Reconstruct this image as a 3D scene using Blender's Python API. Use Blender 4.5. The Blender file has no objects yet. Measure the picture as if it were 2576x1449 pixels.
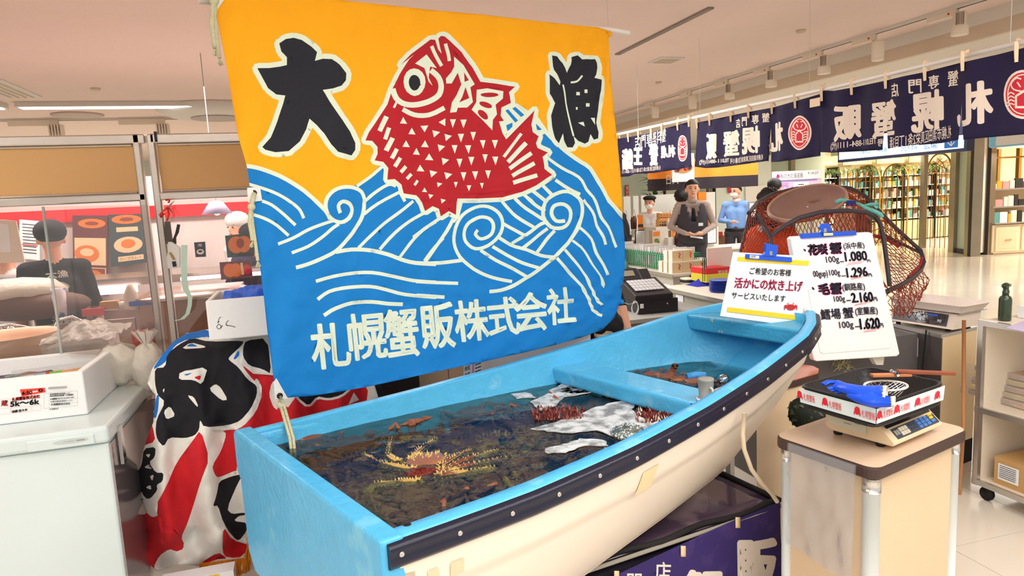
import bpy, bmesh, math, random
import numpy as np
from mathutils import Vector, Matrix, noise
from mathutils.geometry import delaunay_2d_cdt
random.seed(7); np.random.seed(7)
R = math.radians
SC = bpy.context.scene
COL = SC.collection
# ------------------------------------------------------------------ camera
FPX, CX, CY, CAMH = 1700.0, 1288.0, 724.5, 1.65
def _ray(x, y):
    v = np.array([x-CX, -(y-CY), -FPX]); return v/np.linalg.norm(v)
_a = _ray(0, 504+.05*1288); _b = _ray(2576, 504-.05*1288)
_U = np.cross(_b, _a); _U /= np.linalg.norm(_U)
if _U[1] < 0: _U = -_U
_F = _ray(763, 504-.05*(763-1288)); _X = np.cross(_F, _U)
_M = np.array([_X, _F, _U])           # camera coords -> world
CAM = np.array([0, 0, CAMH])
cd = bpy.data.cameras.new('camera'); cam = bpy.data.objects.new('camera', cd); COL.objects.link(cam)
cd.sensor_width = 36; cd.lens = 36*FPX/2576; cd.clip_end = 100; cd.clip_start = .02
m4 = Matrix([[*_M[i], CAM[i]] for i in range(3)] + [[0, 0, 0, 1]])
cam.matrix_world = m4
SC.camera = cam
# ------------------------------------------------------------------ world, lights, exposure
SC.view_settings.view_transform = 'Standard'; SC.view_settings.look = 'None'
SC.view_settings.gamma = 1; SC.view_settings.use_curve_mapping = False
SC.view_settings.exposure = 0.24
w = bpy.data.worlds.new('world'); SC.world = w; w.use_nodes = True
bgn = w.node_tree.nodes['Background']; bgn.inputs[0].default_value = (1, .97, .93, 1); bgn.inputs[1].default_value = 0.75
def area(name, loc, size, power, col=(1, .97, .92), rot=(0, 0, 0)):
    l = bpy.data.lights.new(name, 'AREA'); l.shape = 'RECTANGLE'; l.size, l.size_y = size; l.energy = power; l.color = col
    o = bpy.data.objects.new(name, l); o.location = loc; o.rotation_euler = rot; COL.objects.link(o); return o
def point(name, loc, power, col=(1, .95, .88), r=.1):
    l = bpy.data.lights.new(name, 'POINT'); l.energy = power; l.color = col; l.shadow_soft_size = r
    o = bpy.data.objects.new(name, l); o.location = loc; COL.objects.link(o); return o
area('ceiling_light_front', (0.6, -0.6, 2.8), (4.5, 1.6), 100)
area('ceiling_light_over_boat', (1.5, 1.05, 2.83), (2.4, .3), 26)
area('ceiling_light_counter', (3.3, .6, 2.8), (1.4, 1.4), 34)
area('ceiling_light_left', (-2.6, 1.8, 2.8), (1.2, 2.4), 42)
area('ceiling_light_middle', (6.2, 7.8, 2.55), (1.2, 4.0), 85)
area('ceiling_light_hall', (9.5, 8.5, 2.55), (2.0, 5.0), 115)
area('ceiling_light_stall', (1.6, 5.5, 2.8), (2.0, 1.6), 80)
area('ceiling_light_kitchen', (-1.6, 5.4, 2.6), (2.6, .5), 70, (1, .92, .88))
area('shop_light_glass_front', (15.2, 13.4, 2.55), (4.5, 1.2), 330, (1, .9, .74), (R(35), 0, 0))
area('shop_light_corner', (16.2, 9.2, 2.6), (3, 1.5), 230, (1, .88, .76))
area('fill_light_back_left', (-3.0, 11.5, 2.6), (5, 2), 170)  # added fill: lifts the dark left ceiling by floor bounce, no fixture modelled
area('mall_light_far', (9.5, 13.5, 2.7), (4, 2), 90)
# ------------------------------------------------------------------ projection helpers
def dr(x, y): return _M @ np.array([x-CX, -(y-CY), -FPX])
def az(x, y, z): r = dr(x, y); return Vector(CAM + r*(z-CAMH)/r[2])
def ay(x, y, Y): r = dr(x, y); return Vector(CAM + r*Y/r[1])
def ax_(x, y, X): r = dr(x, y); return Vector(CAM + r*X/r[0])
def apl(x, y, Q, deg):
    a = R(deg); n = np.array([-math.sin(a), math.cos(a), 0]); r = dr(x, y); Q = np.array(Q)
    return Vector(CAM + r*(((Q-CAM) @ n)/(r @ n)))
# ------------------------------------------------------------------ materials
def lin(c):
    c = c/255.0
    return c/12.92 if c <= .04045 else ((c+.055)/1.055)**2.4
MATS = {}
def mat(name, rgb, rough=.5, metal=0, var=.05, scale=8, bump=0, bscale=60, emit=0, trans=0, ior=1.45, coat=0, sub=0, second=None, sscale=3, sth=.5, alpha=1):
    if name in MATS: return MATS[name]
    m = bpy.data.materials.new(name); m.use_nodes = True; nt = m.node_tree; b = nt.nodes['Principled BSDF']
    c = [lin(x) for x in rgb]
    b.inputs['Roughness'].default_value = rough; b.inputs['Metallic'].default_value = metal
    b.inputs['IOR'].default_value = ior
    if coat: b.inputs['Coat Weight'].default_value = coat; b.inputs['Coat Roughness'].default_value = .05
    if trans: b.inputs['Transmission Weight'].default_value = trans
    if alpha < 1: b.inputs['Alpha'].default_value = alpha
    tc = nt.nodes.new('ShaderNodeTexCoord')
    nz = nt.nodes.new('ShaderNodeTexNoise'); nz.inputs['Scale'].default_value = scale; nz.inputs['Detail'].default_value = 4
    nt.links.new(tc.outputs['Object'], nz.inputs['Vector'])
    mx = nt.nodes.new('ShaderNodeMixRGB')
    mx.inputs[1].default_value = (*[x*(1-var) for x in c], 1); mx.inputs[2].default_value = (*[min(1, x*(1+var)) for x in c], 1)
    nt.links.new(nz.outputs['Fac'], mx.inputs[0])
    out = mx.outputs[0]
    if second:
        n2 = nt.nodes.new('ShaderNodeTexNoise'); n2.inputs['Scale'].default_value = sscale; n2.inputs['Detail'].default_value = 6
        nt.links.new(tc.outputs['Object'], n2.inputs['Vector'])
        cr = nt.nodes.new('ShaderNodeValToRGB'); cr.color_ramp.elements[0].position = sth; cr.color_ramp.elements[1].position = min(1, sth+.06)
        nt.links.new(n2.outputs['Fac'], cr.inputs[0])
        m2 = nt.nodes.new('ShaderNodeMixRGB'); nt.links.new(cr.outputs[0], m2.inputs[0]); nt.links.new(out, m2.inputs[1])
        m2.inputs[2].default_value = (*[lin(x) for x in second], 1); out = m2.outputs[0]
    nt.links.new(out, b.inputs['Base Color'])
    if emit:
        nt.links.new(out, b.inputs['Emission Color']); b.inputs['Emission Strength'].default_value = emit
    if bump:
        n3 = nt.nodes.new('ShaderNodeTexNoise'); n3.inputs['Scale'].default_value = bscale; n3.inputs['Detail'].default_value = 5
        nt.links.new(tc.outputs['Object'], n3.inputs['Vector'])
        bp = nt.nodes.new('ShaderNodeBump'); bp.inputs['Strength'].default_value = bump; bp.inputs['Distance'].default_value = .01
        nt.links.new(n3.outputs['Fac'], bp.inputs['Height']); nt.links.new(bp.outputs[0], b.inputs['Normal'])
    MATS[name] = m; return m
def clearmat(name, tint, gloss=.12, rough=.05, ior=1.45, bump=0, bscale=8, haze=0):
    m = bpy.data.materials.new(name); m.use_nodes = True; nt = m.node_tree
    for n in list(nt.nodes): nt.nodes.remove(n)
    o = nt.nodes.new('ShaderNodeOutputMaterial'); mx = nt.nodes.new('ShaderNodeMixShader')
    t = nt.nodes.new('ShaderNodeBsdfTransparent'); t.inputs[0].default_value = (*[lin(x) for x in tint], 1)
    g = nt.nodes.new('ShaderNodeBsdfGlossy'); g.inputs['Roughness'].default_value = rough
    fr = nt.nodes.new('ShaderNodeFresnel'); fr.inputs['IOR'].default_value = ior
    ad = nt.nodes.new('ShaderNodeMath'); ad.operation = 'ADD'; ad.inputs[1].default_value = gloss; ad.use_clamp = True
    nt.links.new(fr.outputs[0], ad.inputs[0]); nt.links.new(ad.outputs[0], mx.inputs[0])
    if haze:
        m2 = nt.nodes.new('ShaderNodeMixShader'); m2.inputs[0].default_value = haze; df = nt.nodes.new('ShaderNodeBsdfDiffuse'); df.inputs[0].default_value = (.9, .9, .92, 1); nt.links.new(t.outputs[0], m2.inputs[1]); nt.links.new(df.outputs[0], m2.inputs[2]); t = m2
    nt.links.new(t.outputs[0], mx.inputs[1]); nt.links.new(g.outputs[0], mx.inputs[2]); nt.links.new(mx.outputs[0], o.inputs[0])
    if bump:
        tc = nt.nodes.new('ShaderNodeTexCoord'); n3 = nt.nodes.new('ShaderNodeTexNoise'); n3.inputs['Scale'].default_value = bscale; n3.inputs['Detail'].default_value = 3
        nt.links.new(tc.outputs['Object'], n3.inputs['Vector'])
        bp = nt.nodes.new('ShaderNodeBump'); bp.inputs['Strength'].default_value = bump; bp.inputs['Distance'].default_value = .02
        nt.links.new(n3.outputs['Fac'], bp.inputs['Height'])
        nt.links.new(bp.outputs[0], g.inputs['Normal']); nt.links.new(bp.outputs[0], fr.inputs['Normal'])
    MATS[name] = m; return m
# ------------------------------------------------------------------ objects
def tagp(o, label=None, cat=None, group=None, kind=None):
    if label: o['label'] = label
    if cat: o['category'] = cat
    if group: o['group'] = group
    if kind: o['kind'] = kind
    return o
def thing(name, label, cat, loc=(0, 0, 0), rz=0, group=None):
    o = bpy.data.objects.new(name, None); COL.objects.link(o); o.empty_display_size = .1
    o.location = loc; o.rotation_euler = (0, 0, rz); tagp(o, label, cat, group)
    o['_base'] = [float(v) for v in loc]; return o
def base_of(o):
    return Vector(o['_base']) if o is not None and '_base' in o else Vector((0, 0, 0))
class MB:
    def __init__(s): s.v = []; s.f = []; s.m = []; s.sm = []
    def add(s, vs, fs, mi=0, smooth=False):
        k = len(s.v); s.v += [tuple(v) for v in vs]
        for f in fs: s.f.append(tuple(i+k for i in f)); s.m.append(mi); s.sm.append(smooth)
        return s
    def box(s, c, d, mi=0, rot=0, tilt=None):
        hx, hy, hz = d[0]/2, d[1]/2, d[2]/2; vs = []
        Mx = Matrix.Rotation(rot, 3, 'Z')
        if tilt is not None: Mx = tilt
        for x in (-hx, hx):
            for y in (-hy, hy):
                for z in (-hz, hz): vs.append(Mx @ Vector((x, y, z)) + Vector(c))
        return s.add(vs, [(0, 1, 3, 2), (4, 6, 7, 5), (0, 4, 5, 1), (2, 3, 7, 6), (0, 2, 6, 4), (1, 5, 7, 3)], mi)
    def bb(s, lo, hi, mi=0):
        return s.box([(a+b)/2 for a, b in zip(lo, hi)], [abs(b-a) for a, b in zip(lo, hi)], mi)
    def tube(s, pts, r, n=8, mi=0, closed=False, caps=True):
        pts = [Vector(p) for p in pts]; N = len(pts); rs = r if hasattr(r, '__len__') else [r]*N
        vs = []; fs = []; up = None
        for i, p in enumerate(pts):
            if closed: t = pts[(i+1) % N]-pts[i-1]
            else: t = pts[min(i+1, N-1)]-pts[max(i-1, 0)]
            t = t.normalized() if t.length > 1e-9 else Vector((0, 0, 1))
            if up is None: up = Vector((0, 0, 1)) if abs(t.z) < .9 else Vector((1, 0, 0))
            a = t.cross(up)
            if a.length < 1e-6: a = t.orthogonal()
            a.normalize(); b = a.cross(t).normalized(); up = b
            for k in range(n):
                th = 2*math.pi*k/n; vs.append(p+a*math.cos(th)*rs[i]+b*math.sin(th)*rs[i])
        M = N if closed else N-1
        for i in range(M):
            for k in range(n):
                j = (i+1) % N; fs.append((i*n+k, i*n+(k+1) % n, j*n+(k+1) % n, j*n+k))
        if caps and not closed: fs.append(tuple(range(n))); fs.append(tuple((N-1)*n+k for k in reversed(range(n))))
        return s.add(vs, fs, mi, n > 5)
    def cyl(s, a, b, r, n=12, mi=0, r2=None): return s.tube([a, b], [r, r if r2 is None else r2], n, mi)
    def lathe(s, prof, c, n=16, mi=0, axis=None, closed=False):
        vs = []; fs = []; c = Vector(c)
        Mx = Matrix.Identity(3) if axis is None else Vector((0, 0, 1)).rotation_difference(Vector(axis)).to_matrix()
        for (r, z) in prof:
            for k in range(n):
                th = 2*math.pi*k/n; vs.append(c+Mx @ Vector((r*math.cos(th), r*math.sin(th), z)))
        for i in range(len(prof)-1):
            for k in range(n): fs.append((i*n+k, i*n+(k+1) % n, (i+1)*n+(k+1) % n, (i+1)*n+k))
        if prof[0][0] > 1e-5: fs.append(tuple(reversed(range(n))))
        if prof[-1][0] > 1e-5: fs.append(tuple((len(prof)-1)*n+k for k in range(n)))
        return s.add(vs, fs, mi, True)
    def ball(s, c, r, mi=0, n=10, m=6, fn=None):
        r = r if hasattr(r, '__len__') else (r, r, r); vs = []; fs = []
        for i in range(m+1):
            ph = math.pi*i/m
            for k in range(n):
                th = 2*math.pi*k/n
                d = Vector((math.sin(ph)*math.cos(th), math.sin(ph)*math.sin(th), math.cos(ph)))
                q = 1 if fn is None else fn(d)
                vs.append((c[0]+d.x*r[0]*q, c[1]+d.y*r[1]*q, c[2]+d.z*r[2]*q))
        for i in range(m):
            for k in range(n): fs.append((i*n+k, (i+1)*n+k, (i+1)*n+(k+1) % n, i*n+(k+1) % n))
        return s.add(vs, fs, mi, True)
    def quad(s, a, b, c, d, mi=0): return s.add([a, b, c, d], [(0, 1, 2, 3)], mi)
    def grid(s, fn, nu, nv, mi=0, smooth=True):
        vs = [fn(i/nu, j/nv) for j in range(nv+1) for i in range(nu+1)]
        fs = [(j*(nu+1)+i, j*(nu+1)+i+1, (j+1)*(nu+1)+i+1, (j+1)*(nu+1)+i) for j in range(nv) for i in range(nu)]
        return s.add(vs, fs, mi, smooth)
    def slab(s, pts, off, mi=0):
        """polygon pts (3D, planar) extruded by vector off"""
        n = len(pts); off = Vector(off); vs = [Vector(p) for p in pts]+[Vector(p)+off for p in pts]
        fs = [tuple(reversed(range(n))), tuple(range(n, 2*n))]+[(i, (i+1) % n, n+(i+1) % n, n+i) for i in range(n)]
        return s.add(vs, fs, mi)
    def build(s, name, mats, parent=None, bevel=0, solid=0, seg=2, label=None, smooth=None):
        if not isinstance(mats, (list, tuple)): mats = [mats]
        me = bpy.data.meshes.new(name); B = base_of(parent)
        top = parent
        vs = [(v[0]-B.x, v[1]-B.y, v[2]-B.z) for v in s.v]
        me.from_pydata(vs, [], s.f); 
        for m in mats: me.materials.append(m)
        me.polygons.foreach_set('material_index', s.m)
        me.polygons.foreach_set('use_smooth', s.sm if smooth is None else [smooth]*len(s.f))
        me.update()
        o = bpy.data.objects.new(name, me); COL.objects.link(o)
        if parent is not None:
            o.parent = parent; o['_base'] = [B.x, B.y, B.z]
        if bevel:
            bm = bmesh.new(); bm.from_mesh(me)
            bmesh.ops.recalc_face_normals(bm, faces=bm.faces)
            ed = [e for e in bm.edges if len(e.link_faces) == 2 and e.calc_face_angle(0) > .6]
            bmesh.ops.bevel(bm, geom=ed, offset=bevel, segments=seg, affect='EDGES', profile=.5, clamp_overlap=True)
            bm.to_mesh(me); bm.free()
        if solid:
            md = o.modifiers.new('solid', 'SOLIDIFY'); md.thickness = solid; md.offset = 0
        if label: o['label'] = label
        return o
def copy_tree(o, parent=None, loc=None, rz=None, label=None):
    c = o.copy(); COL.objects.link(c)
    if parent is not None: c.parent = parent
    if loc is not None: c.location = loc
    if rz is not None: c.rotation_euler = (0, 0, rz)
    if label: c['label'] = label
    for ch in list(o.children): copy_tree(ch, c)
    return c
def single(name, mb, mats, label, cat, group=None, **k):
    """a thing that is one mesh, with its origin at the base of its geometry"""
    xs = np.array(mb.v); b = Vector(((xs[:, 0].min()+xs[:, 0].max())/2, (xs[:, 1].min()+xs[:, 1].max())/2, xs[:, 2].min()))
    mb.v = [(v[0]-b.x, v[1]-b.y, v[2]-b.z) for v in mb.v]
    o = mb.build(name, mats, None, **k); o.location = b; tagp(o, label, cat, group); return o
def struct(name, mb, mats, **k):
    o = mb.build(name, mats, None, **k); o['kind'] = 'structure'; return o
# ------------------------------------------------------------------ 2D printing on cloth and panels
_tc = {}
def glyphs(s, bold=0.0, shear=0):
    """verts (2D), tris, directed boundary loops for a string, normalised to its bounding box"""
    k = (s, bold, shear)
    if k in _tc: return _tc[k]
    cu = bpy.data.curves.new('t', 'FONT'); cu.body = s; cu.offset = bold; cu.resolution_u = 3; cu.shear = shear
    o = bpy.data.objects.new('t', cu); COL.objects.link(o)
    dg = bpy.context.evaluated_depsgraph_get(); dg.update(); me = bpy.data.meshes.new_from_object(o.evaluated_get(dg))
    vs = np.array([v.co[:2] for v in me.vertices]).reshape(-1, 2)
    fs = [tuple(p.vertices) for p in me.polygons]
    bpy.data.objects.remove(o); bpy.data.curves.remove(cu); bpy.data.meshes.remove(me)
    if len(vs) == 0: _tc[k] = (np.zeros((0, 2)), [], [], 1); return _tc[k]
    lo = vs.min(0); hi = vs.max(0); asp = (hi[0]-lo[0])/max(1e-6, hi[1]-lo[1]); vs = (vs-lo)/np.maximum(hi-lo, 1e-6)
    _tc[k] = (vs, fs, None, asp); return _tc[k]
def loops_of(vs, fs):
    # merge identical points then walk the boundary, keeping face orientation
    key = {}; idx = []
    for v in vs:
        q = (round(float(v[0]), 5), round(float(v[1]), 5)); idx.append(key.setdefault(q, len(key)))
    pts = [None]*len(key)
    for q, i in key.items(): pts[i] = q
    cnt = {}
    for f in fs:
        g = [idx[i] for i in f]
        A = sum(pts[g[i]][0]*pts[g[(i+1) % len(g)]][1]-pts[g[(i+1) % len(g)]][0]*pts[g[i]][1] for i in range(len(g)))
        if A < 0: g = g[::-1]
        for i in range(len(g)):
            e = (g[i], g[(i+1) % len(g)])
            if e[0] != e[1]: cnt[e] = cnt.get(e, 0)+1
    nxt = {}
    for e in cnt:
        if (e[1], e[0]) not in cnt: nxt.setdefault(e[0], []).append(e[1])
    out = []
    while nxt:
        s0 = next(iter(nxt)); l = [s0]; c = s0
        while c in nxt:
            n = nxt[c].pop()
            if not nxt[c]: del nxt[c]
            if n == s0: break
            l.append(n); c = n
        if len(l) > 2: out.append([pts[i] for i in l])
    return out
def gl_loops(s, bold, fn):
    """glyph outline loops, thickened by bold (fraction of the glyph box)"""
    vs, fs, _, _ = glyphs(s, 0); ls = loops_of(vs, fs); out = [[fn(*p) for p in l] for l in ls]
    if bold:
        a = np.array(fn(0, 0)); b = np.array(fn(1, 1)); wd = bold*2*abs((b-a)[1]); ex = []
        for l in out:
            l2 = [l[0]]
            for p in l[1:]:
                if math.hypot(p[0]-l2[-1][0], p[1]-l2[-1][1]) > wd*.5: l2.append(p)
            if len(l2) > 2:
                for q in closed_stroke(l2, wd): ex.append(q)
        return Glyph(out, ex)
    return Glyph(out, [])
class Glyph(list):
    """loops usable as a layer: body by winding, thickening by union"""
    def __init__(s, body, extra): super().__init__(body+extra); s.body = body; s.extra = extra
def boxmap(x0, y0, x1, y1, lean=0):
    """unit square (v up) -> pixel box (y down)"""
    return lambda u, v: (x0+(x1-x0)*u + lean*(y1-(y0+(y1-y0)*(1-v)))*-1, y1-(y1-y0)*v)
def stroke(pts, wd, cap=True, taper=False):
    P = [np.array(p, float) for p in pts]; L = []; Rr = []
    # resample smooth (catmull-rom)
    if len(P) > 2:
        Q = []
        for i in range(len(P)-1):
            p0 = P[max(i-1, 0)]; p1 = P[i]; p2 = P[i+1]; p3 = P[min(i+2, len(P)-1)]
            for t in (0, .33, .66): Q.append(.5*((2*p1)+(-p0+p2)*t+(2*p0-5*p1+4*p2-p3)*t*t+(-p0+3*p1-3*p2+p3)*t**3))
        Q.append(P[-1]); P = Q
    n = len(P); h = wd/2
    for i in range(n):
        t = P[min(i+1, n-1)]-P[max(i-1, 0)]; t = t/max(1e-9, np.linalg.norm(t)); nn = np.array([-t[1], t[0]])
        L.append(tuple(P[i]+nn*h)); Rr.append(tuple(P[i]-nn*h))
    return L+Rr[::-1]
def ell(cx, cy, rx, ry, rot=0, n=16):
    c, s = math.cos(R(rot)), math.sin(R(rot))
    return [(cx+rx*math.cos(2*math.pi*k/n)*c-ry*math.sin(2*math.pi*k/n)*s, cy+rx*math.cos(2*math.pi*k/n)*s+ry*math.sin(2*math.pi*k/n)*c) for k in range(n)]
def closed_stroke(pts, wd, jn=6):
    """quads + round joints around a closed outline"""
    out = []; n = len(pts)
    for i in range(n):
        a = np.array(pts[i], float); b = np.array(pts[(i+1) % n], float); t = b-a; l = np.linalg.norm(t)
        if l < 1e-6: continue
        t /= l; nn = np.array([-t[1], t[0]])*wd/2
        out.append([tuple(a+nn), tuple(b+nn), tuple(b-nn), tuple(a-nn)]); out.append(ell(a[0], a[1], wd/2, wd/2, 0, jn))
    return out
def winding(P, loops):
    """nonzero winding test, every loop on its own orientation (sum); P (n,2)"""
    W = np.zeros(len(P), int)
    for l in loops:
        l = np.array(l); lo = l.min(0); hi = l.max(0)
        ii = np.where((P[:, 0] >= lo[0]) & (P[:, 0] <= hi[0]) & (P[:, 1] >= lo[1]) & (P[:, 1] <= hi[1]))[0]
        if len(ii) == 0: continue
        x = P[ii, 0]; y = P[ii, 1]; w_ = np.zeros(len(ii), int)
        for i in range(len(l)):
            x0, y0 = l[i]; x1, y1 = l[(i+1) % len(l)]
            if y0 == y1: continue
            xs = x0+(y-y0)*(x1-x0)/(y1-y0)
            if y1 > y0: w_ += ((y >= y0) & (y < y1) & (xs > x)).astype(int)
            else: w_ -= ((y >= y1) & (y < y0) & (xs > x)).astype(int)
        W[ii] += w_
    return W != 0
def union_w(P, loops):
    m = np.zeros(len(P), bool)
    for l in loops: m |= winding(P, [l])
    return m
def printed(outline, layers, step, fn, name, mats, parent=None, glyph_layers=(), holes=(), solid=.0012, label=None):
    """cloth cut along every printed border: layers=[(mat_index,[loops])] painted in order, mapped by fn(x,y)->3D"""
    V = []; E = []
    def addloop(l):
        k = len(V)
        for p in l: V.append(Vector((p[0], p[1])))
        for i in range(len(l)): E.append((k+i, k+(i+1) % len(l)))
    addloop(outline)
    for mi, ls, mode in layers:
        for l in ls: addloop(l)
    for l in holes: addloop(l)
    o = np.array(outline); lo = o.min(0); hi = o.max(0)
    gx = np.arange(lo[0]+step/2, hi[0], step); gy = np.arange(lo[1]+step/2, hi[1], step)
    G = np.array([(x+(step/2 if j % 2 else 0), y) for j, y in enumerate(gy) for x in gx])
    G = G[winding(G, [outline])]
    for p in G: V.append(Vector((float(p[0]), float(p[1]))))
    res = delaunay_2d_cdt(V, E, [], 0, 1e-3)
    vo = np.array([tuple(v) for v in res[0]]); F = [f for f in res[2] if len(f) == 3]
    F = np.array(F); cen = vo[F].mean(1)
    keep = winding(cen, [outline])
    for l in holes: keep &= ~winding(cen, [l])
    F = F[keep]; cen = cen[keep]
    lab = np.arange(len(vo))
    while True:
        m_ = lab[F].min(1); n2 = lab.copy()
        for c_ in range(3): np.minimum.at(n2, F[:, c_], m_)
        n2 = n2[n2]
        if (n2 == lab).all(): break
        lab = n2
    fl_ = lab[F[:, 0]]; u_, c_ = np.unique(fl_, return_counts=True); big = fl_ == u_[c_.argmax()]
    F = F[big]; cen = cen[big]; mi_ = np.zeros(len(F), int)
    for mi, ls, mode in layers:
        if isinstance(ls, Glyph): m = winding(cen, ls.body) | (union_w(cen, ls.extra) if ls.extra else False)
        else: m = union_w(cen, ls) if mode == 'u' else winding(cen, ls)
        mi_[m] = mi
    mb = MB(); P3 = [fn(float(p[0]), float(p[1])) for p in vo]
    mb.add(P3, [tuple(int(i) for i in f) for f in F], 0, True); mb.m = [int(x) for x in mi_]
    return mb.build(name, mats, parent, solid=solid, label=label)
def decal(parent, name, items, fn, mats, bold=.0, label=None):
    """flat print: items=[('t',text,fnbox,mi,bold)|('p',poly,mi)] mapped by fn(x,y,layer)->3D"""
    mb = MB()
    for k, it in enumerate(items):
        if it[0] == 't':
            vs, fs, _, _ = glyphs(it[1], 0); bd = it[4] if len(it) > 4 else bold
            mb.add([fn(*it[2](*v), k) for v in vs], fs, it[3])
            if bd and not getattr(fn, 'aniso', False):
                g = gl_loops(it[1], bd, it[2])
                for q in g.extra: mb.add([fn(a, b, k) for a, b in q], [tuple(range(len(q)))], it[3])
        else:
            p = it[1]; cen = None
            from mathutils.geometry import tessellate_polygon
            tr = tessellate_polygon([[Vector((a, b, 0)) for a, b in p]])
            mb.add([fn(a, b, k) for a, b in p], [tuple(t) for t in tr], it[2])
    return mb.build(name, mats, parent, label=label) if mb.v else None
def rect(x0, y0, x1, y1): return [(x0, y0), (x1, y0), (x1, y1), (x0, y1)]
def bil(A, B, Cc, D):
    """A top-left, B top-right, C bottom-right, D bottom-left ; (u,v) v down, lifted towards the viewer side"""
    A, B, Cc, D = [Vector(p) for p in (A, B, Cc, D)]; n = (B-A).cross(D-A).normalized()
    if n.dot(Vector(CAM)-A) < 0: n = -n
    def f(u, v, k=0): return A*(1-u)*(1-v)+B*u*(1-v)+Cc*u*v+D*(1-u)*v + n*(.0012+.00025*k)
    f.aniso = True
    return f
def T(f, pts): return [f(*p) for p in pts]
# ================================================================== THE ROOM
CZ = 2.85
M_ceil = mat('ceiling_board', (240, 216, 204), .9, var=.03, scale=3, bump=.25, bscale=90, second=(176, 160, 150), sscale=55, sth=.70)
M_white = mat('white_paint', (226, 220, 210), .6, var=.03)
M_cream2 = mat('cream_soffit', (216, 196, 172), .7, var=.03)
M_wall = mat('wall_paint', (206, 210, 196), .7, var=.03, bump=.1)
M_alu = mat('aluminium', (205, 204, 200), .28, .9, var=.08, scale=6)
M_stain_s = mat('stainless_frame', (196, 186, 176), .3, .85, var=.12, scale=9, bump=.08, bscale=30)
mb = MB(); mb.bb((-7, -3, CZ), (4.9, 16, CZ+.05)); struct('ceiling', mb, M_ceil)
mb = MB(); mb.bb((4.85, -3, 2.76), (4.90, 16, CZ)); struct('trim_1', mb, M_white)
mb = MB(); mb.bb((4.87, -3, 2.66), (4.92, 16, 2.765)); struct('trim_2', mb, M_cream2)
mb = MB(); mb.bb((4.92, -3, 2.66), (19, 16, 2.72)); struct('ceiling', mb, mat('ceiling_hall', (232, 222, 208), .9, var=.02, bump=.15, bscale=60))
mb = MB(); mb.bb((-7, 16, 0), (19, 16.1, CZ)); struct('wall_back', mb, M_wall)
mb = MB(); mb.bb((-7.1, -3, 0), (-7, 16, CZ)); struct('wall_left', mb, M_wall)
mb = MB(); mb.bb((19, -3, 0), (19.1, 16, CZ)); struct('wall_right', mb, mat('wall_warm', (240, 222, 196), .7))
mb = MB(); mb.bb((-7, -3, -.1), (19, 16, -.006)); flo = struct('floor', mb, mat('floor_joint', (120, 112, 98), .6))
# floor tiles: laid along the line of the joints seen by the shelf
td = (az(2576, 1325, 0)-az(2390, 1367, 0)).normalized(); tn = Vector((-td.y, td.x, 0)); T0 = az(2390, 1378, 0); ts = .60
M_tile = mat('floor_tile', (226, 218, 204), .14, var=.03, scale=2, coat=.3)
tm = None; cnt = 0; cand = []
for i in range(-14, 28):
    for j in range(-12, 30):
        c = T0+td*ts*(i+.5)+tn*ts*(j+.5)
        if -6.7 < c.x < 18.7 and -2.7 < c.y < 15.7: cand.append((c, i, j))
def vis(c):
    v = _M.T @ (np.array(c)-CAM)
    if v[2] > -.1: return 1e9
    x = CX-v[0]/v[2]*FPX; y = CY+v[1]/v[2]*FPX
    return (v[2]**2) if 2040 < x < 2700 and y < 1600 else 1e9
cand.sort(key=lambda q: vis(q[0]))
rest = MB()
for k, (c, i, j) in enumerate(cand):
    if k < 260 and vis(c) < 1e8:
        if tm is None:
            mb = MB(); h = ts/2-.0015
            A = [td*sx*h+tn*sy*h for sx, sy in ((-1, -1), (1, -1), (1, 1), (-1, 1))]; mb.slab(A, (0, 0, -.006)); tm = mb.build('floor_tile', M_tile, flo); tm.location = c
        else:
            o = tm.copy(); COL.objects.link(o); o.location = c; o.rotation_euler = (random.uniform(-.0006, .0006), random.uniform(-.0006, .0006), 0)
    else:
        h = ts/2-.0015; rest.add([c+td*sx*h+tn*sy*h+Vector((0, 0, -.0005)) for sx, sy in ((-1, -1), (1, -1), (1, 1), (-1, 1))], [(0, 1, 2, 3)])
o = rest.build('floor_tiles_beyond', M_tile, flo); o['kind'] = 'stuff'
# ------------------------------------------------------------------ ceiling fittings
mb = MB(); a = az(1540, 135, CZ); b = az(1805, 18, CZ); mb.box(((a.x+b.x)/2, (a.y+b.y)/2, CZ-.006), (.045, abs(a.y-b.y), .012)); struct('trim_3', mb, mat('grey_channel', (140, 128, 118), .5))
def track(p0, p1, name, label):
    t = thing(name, label, 'light track', (p0[0], p0[1], p0[2])); d = Vector(p1)-Vector(p0); L = d.length; mb = MB(); c = (Vector(p0)+Vector(p1))/2
    horiz = abs(d.x) > abs(d.y)
    mb.box(c+Vector((0, 0, -.012)), (L, .035, .024) if horiz else (.035, L, .024)); mb.build('rail', M_white, t)
    mb = MB(); mb.box(c+Vector((0, 0, -.0255)), (L, .010, .003) if horiz else (.010, L, .003)); mb.build('slot', mat('dark_slot', (60, 54, 50), .5), t); return t
track((4.5, 2.0, CZ), (4.5, 10.5, CZ), 'light_track', 'long white ceiling track carrying spotlights above the navy curtains')
track((-3.2, 9.2, CZ), (-.2, 9.2, CZ), 'light_track', 'short white ceiling track behind the steel partition')
M_lampw = mat('lamp_white', (236, 222, 202), .4, var=.02); M_glow = mat('lamp_glow', (255, 214, 150), .5, emit=1.5)
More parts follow.
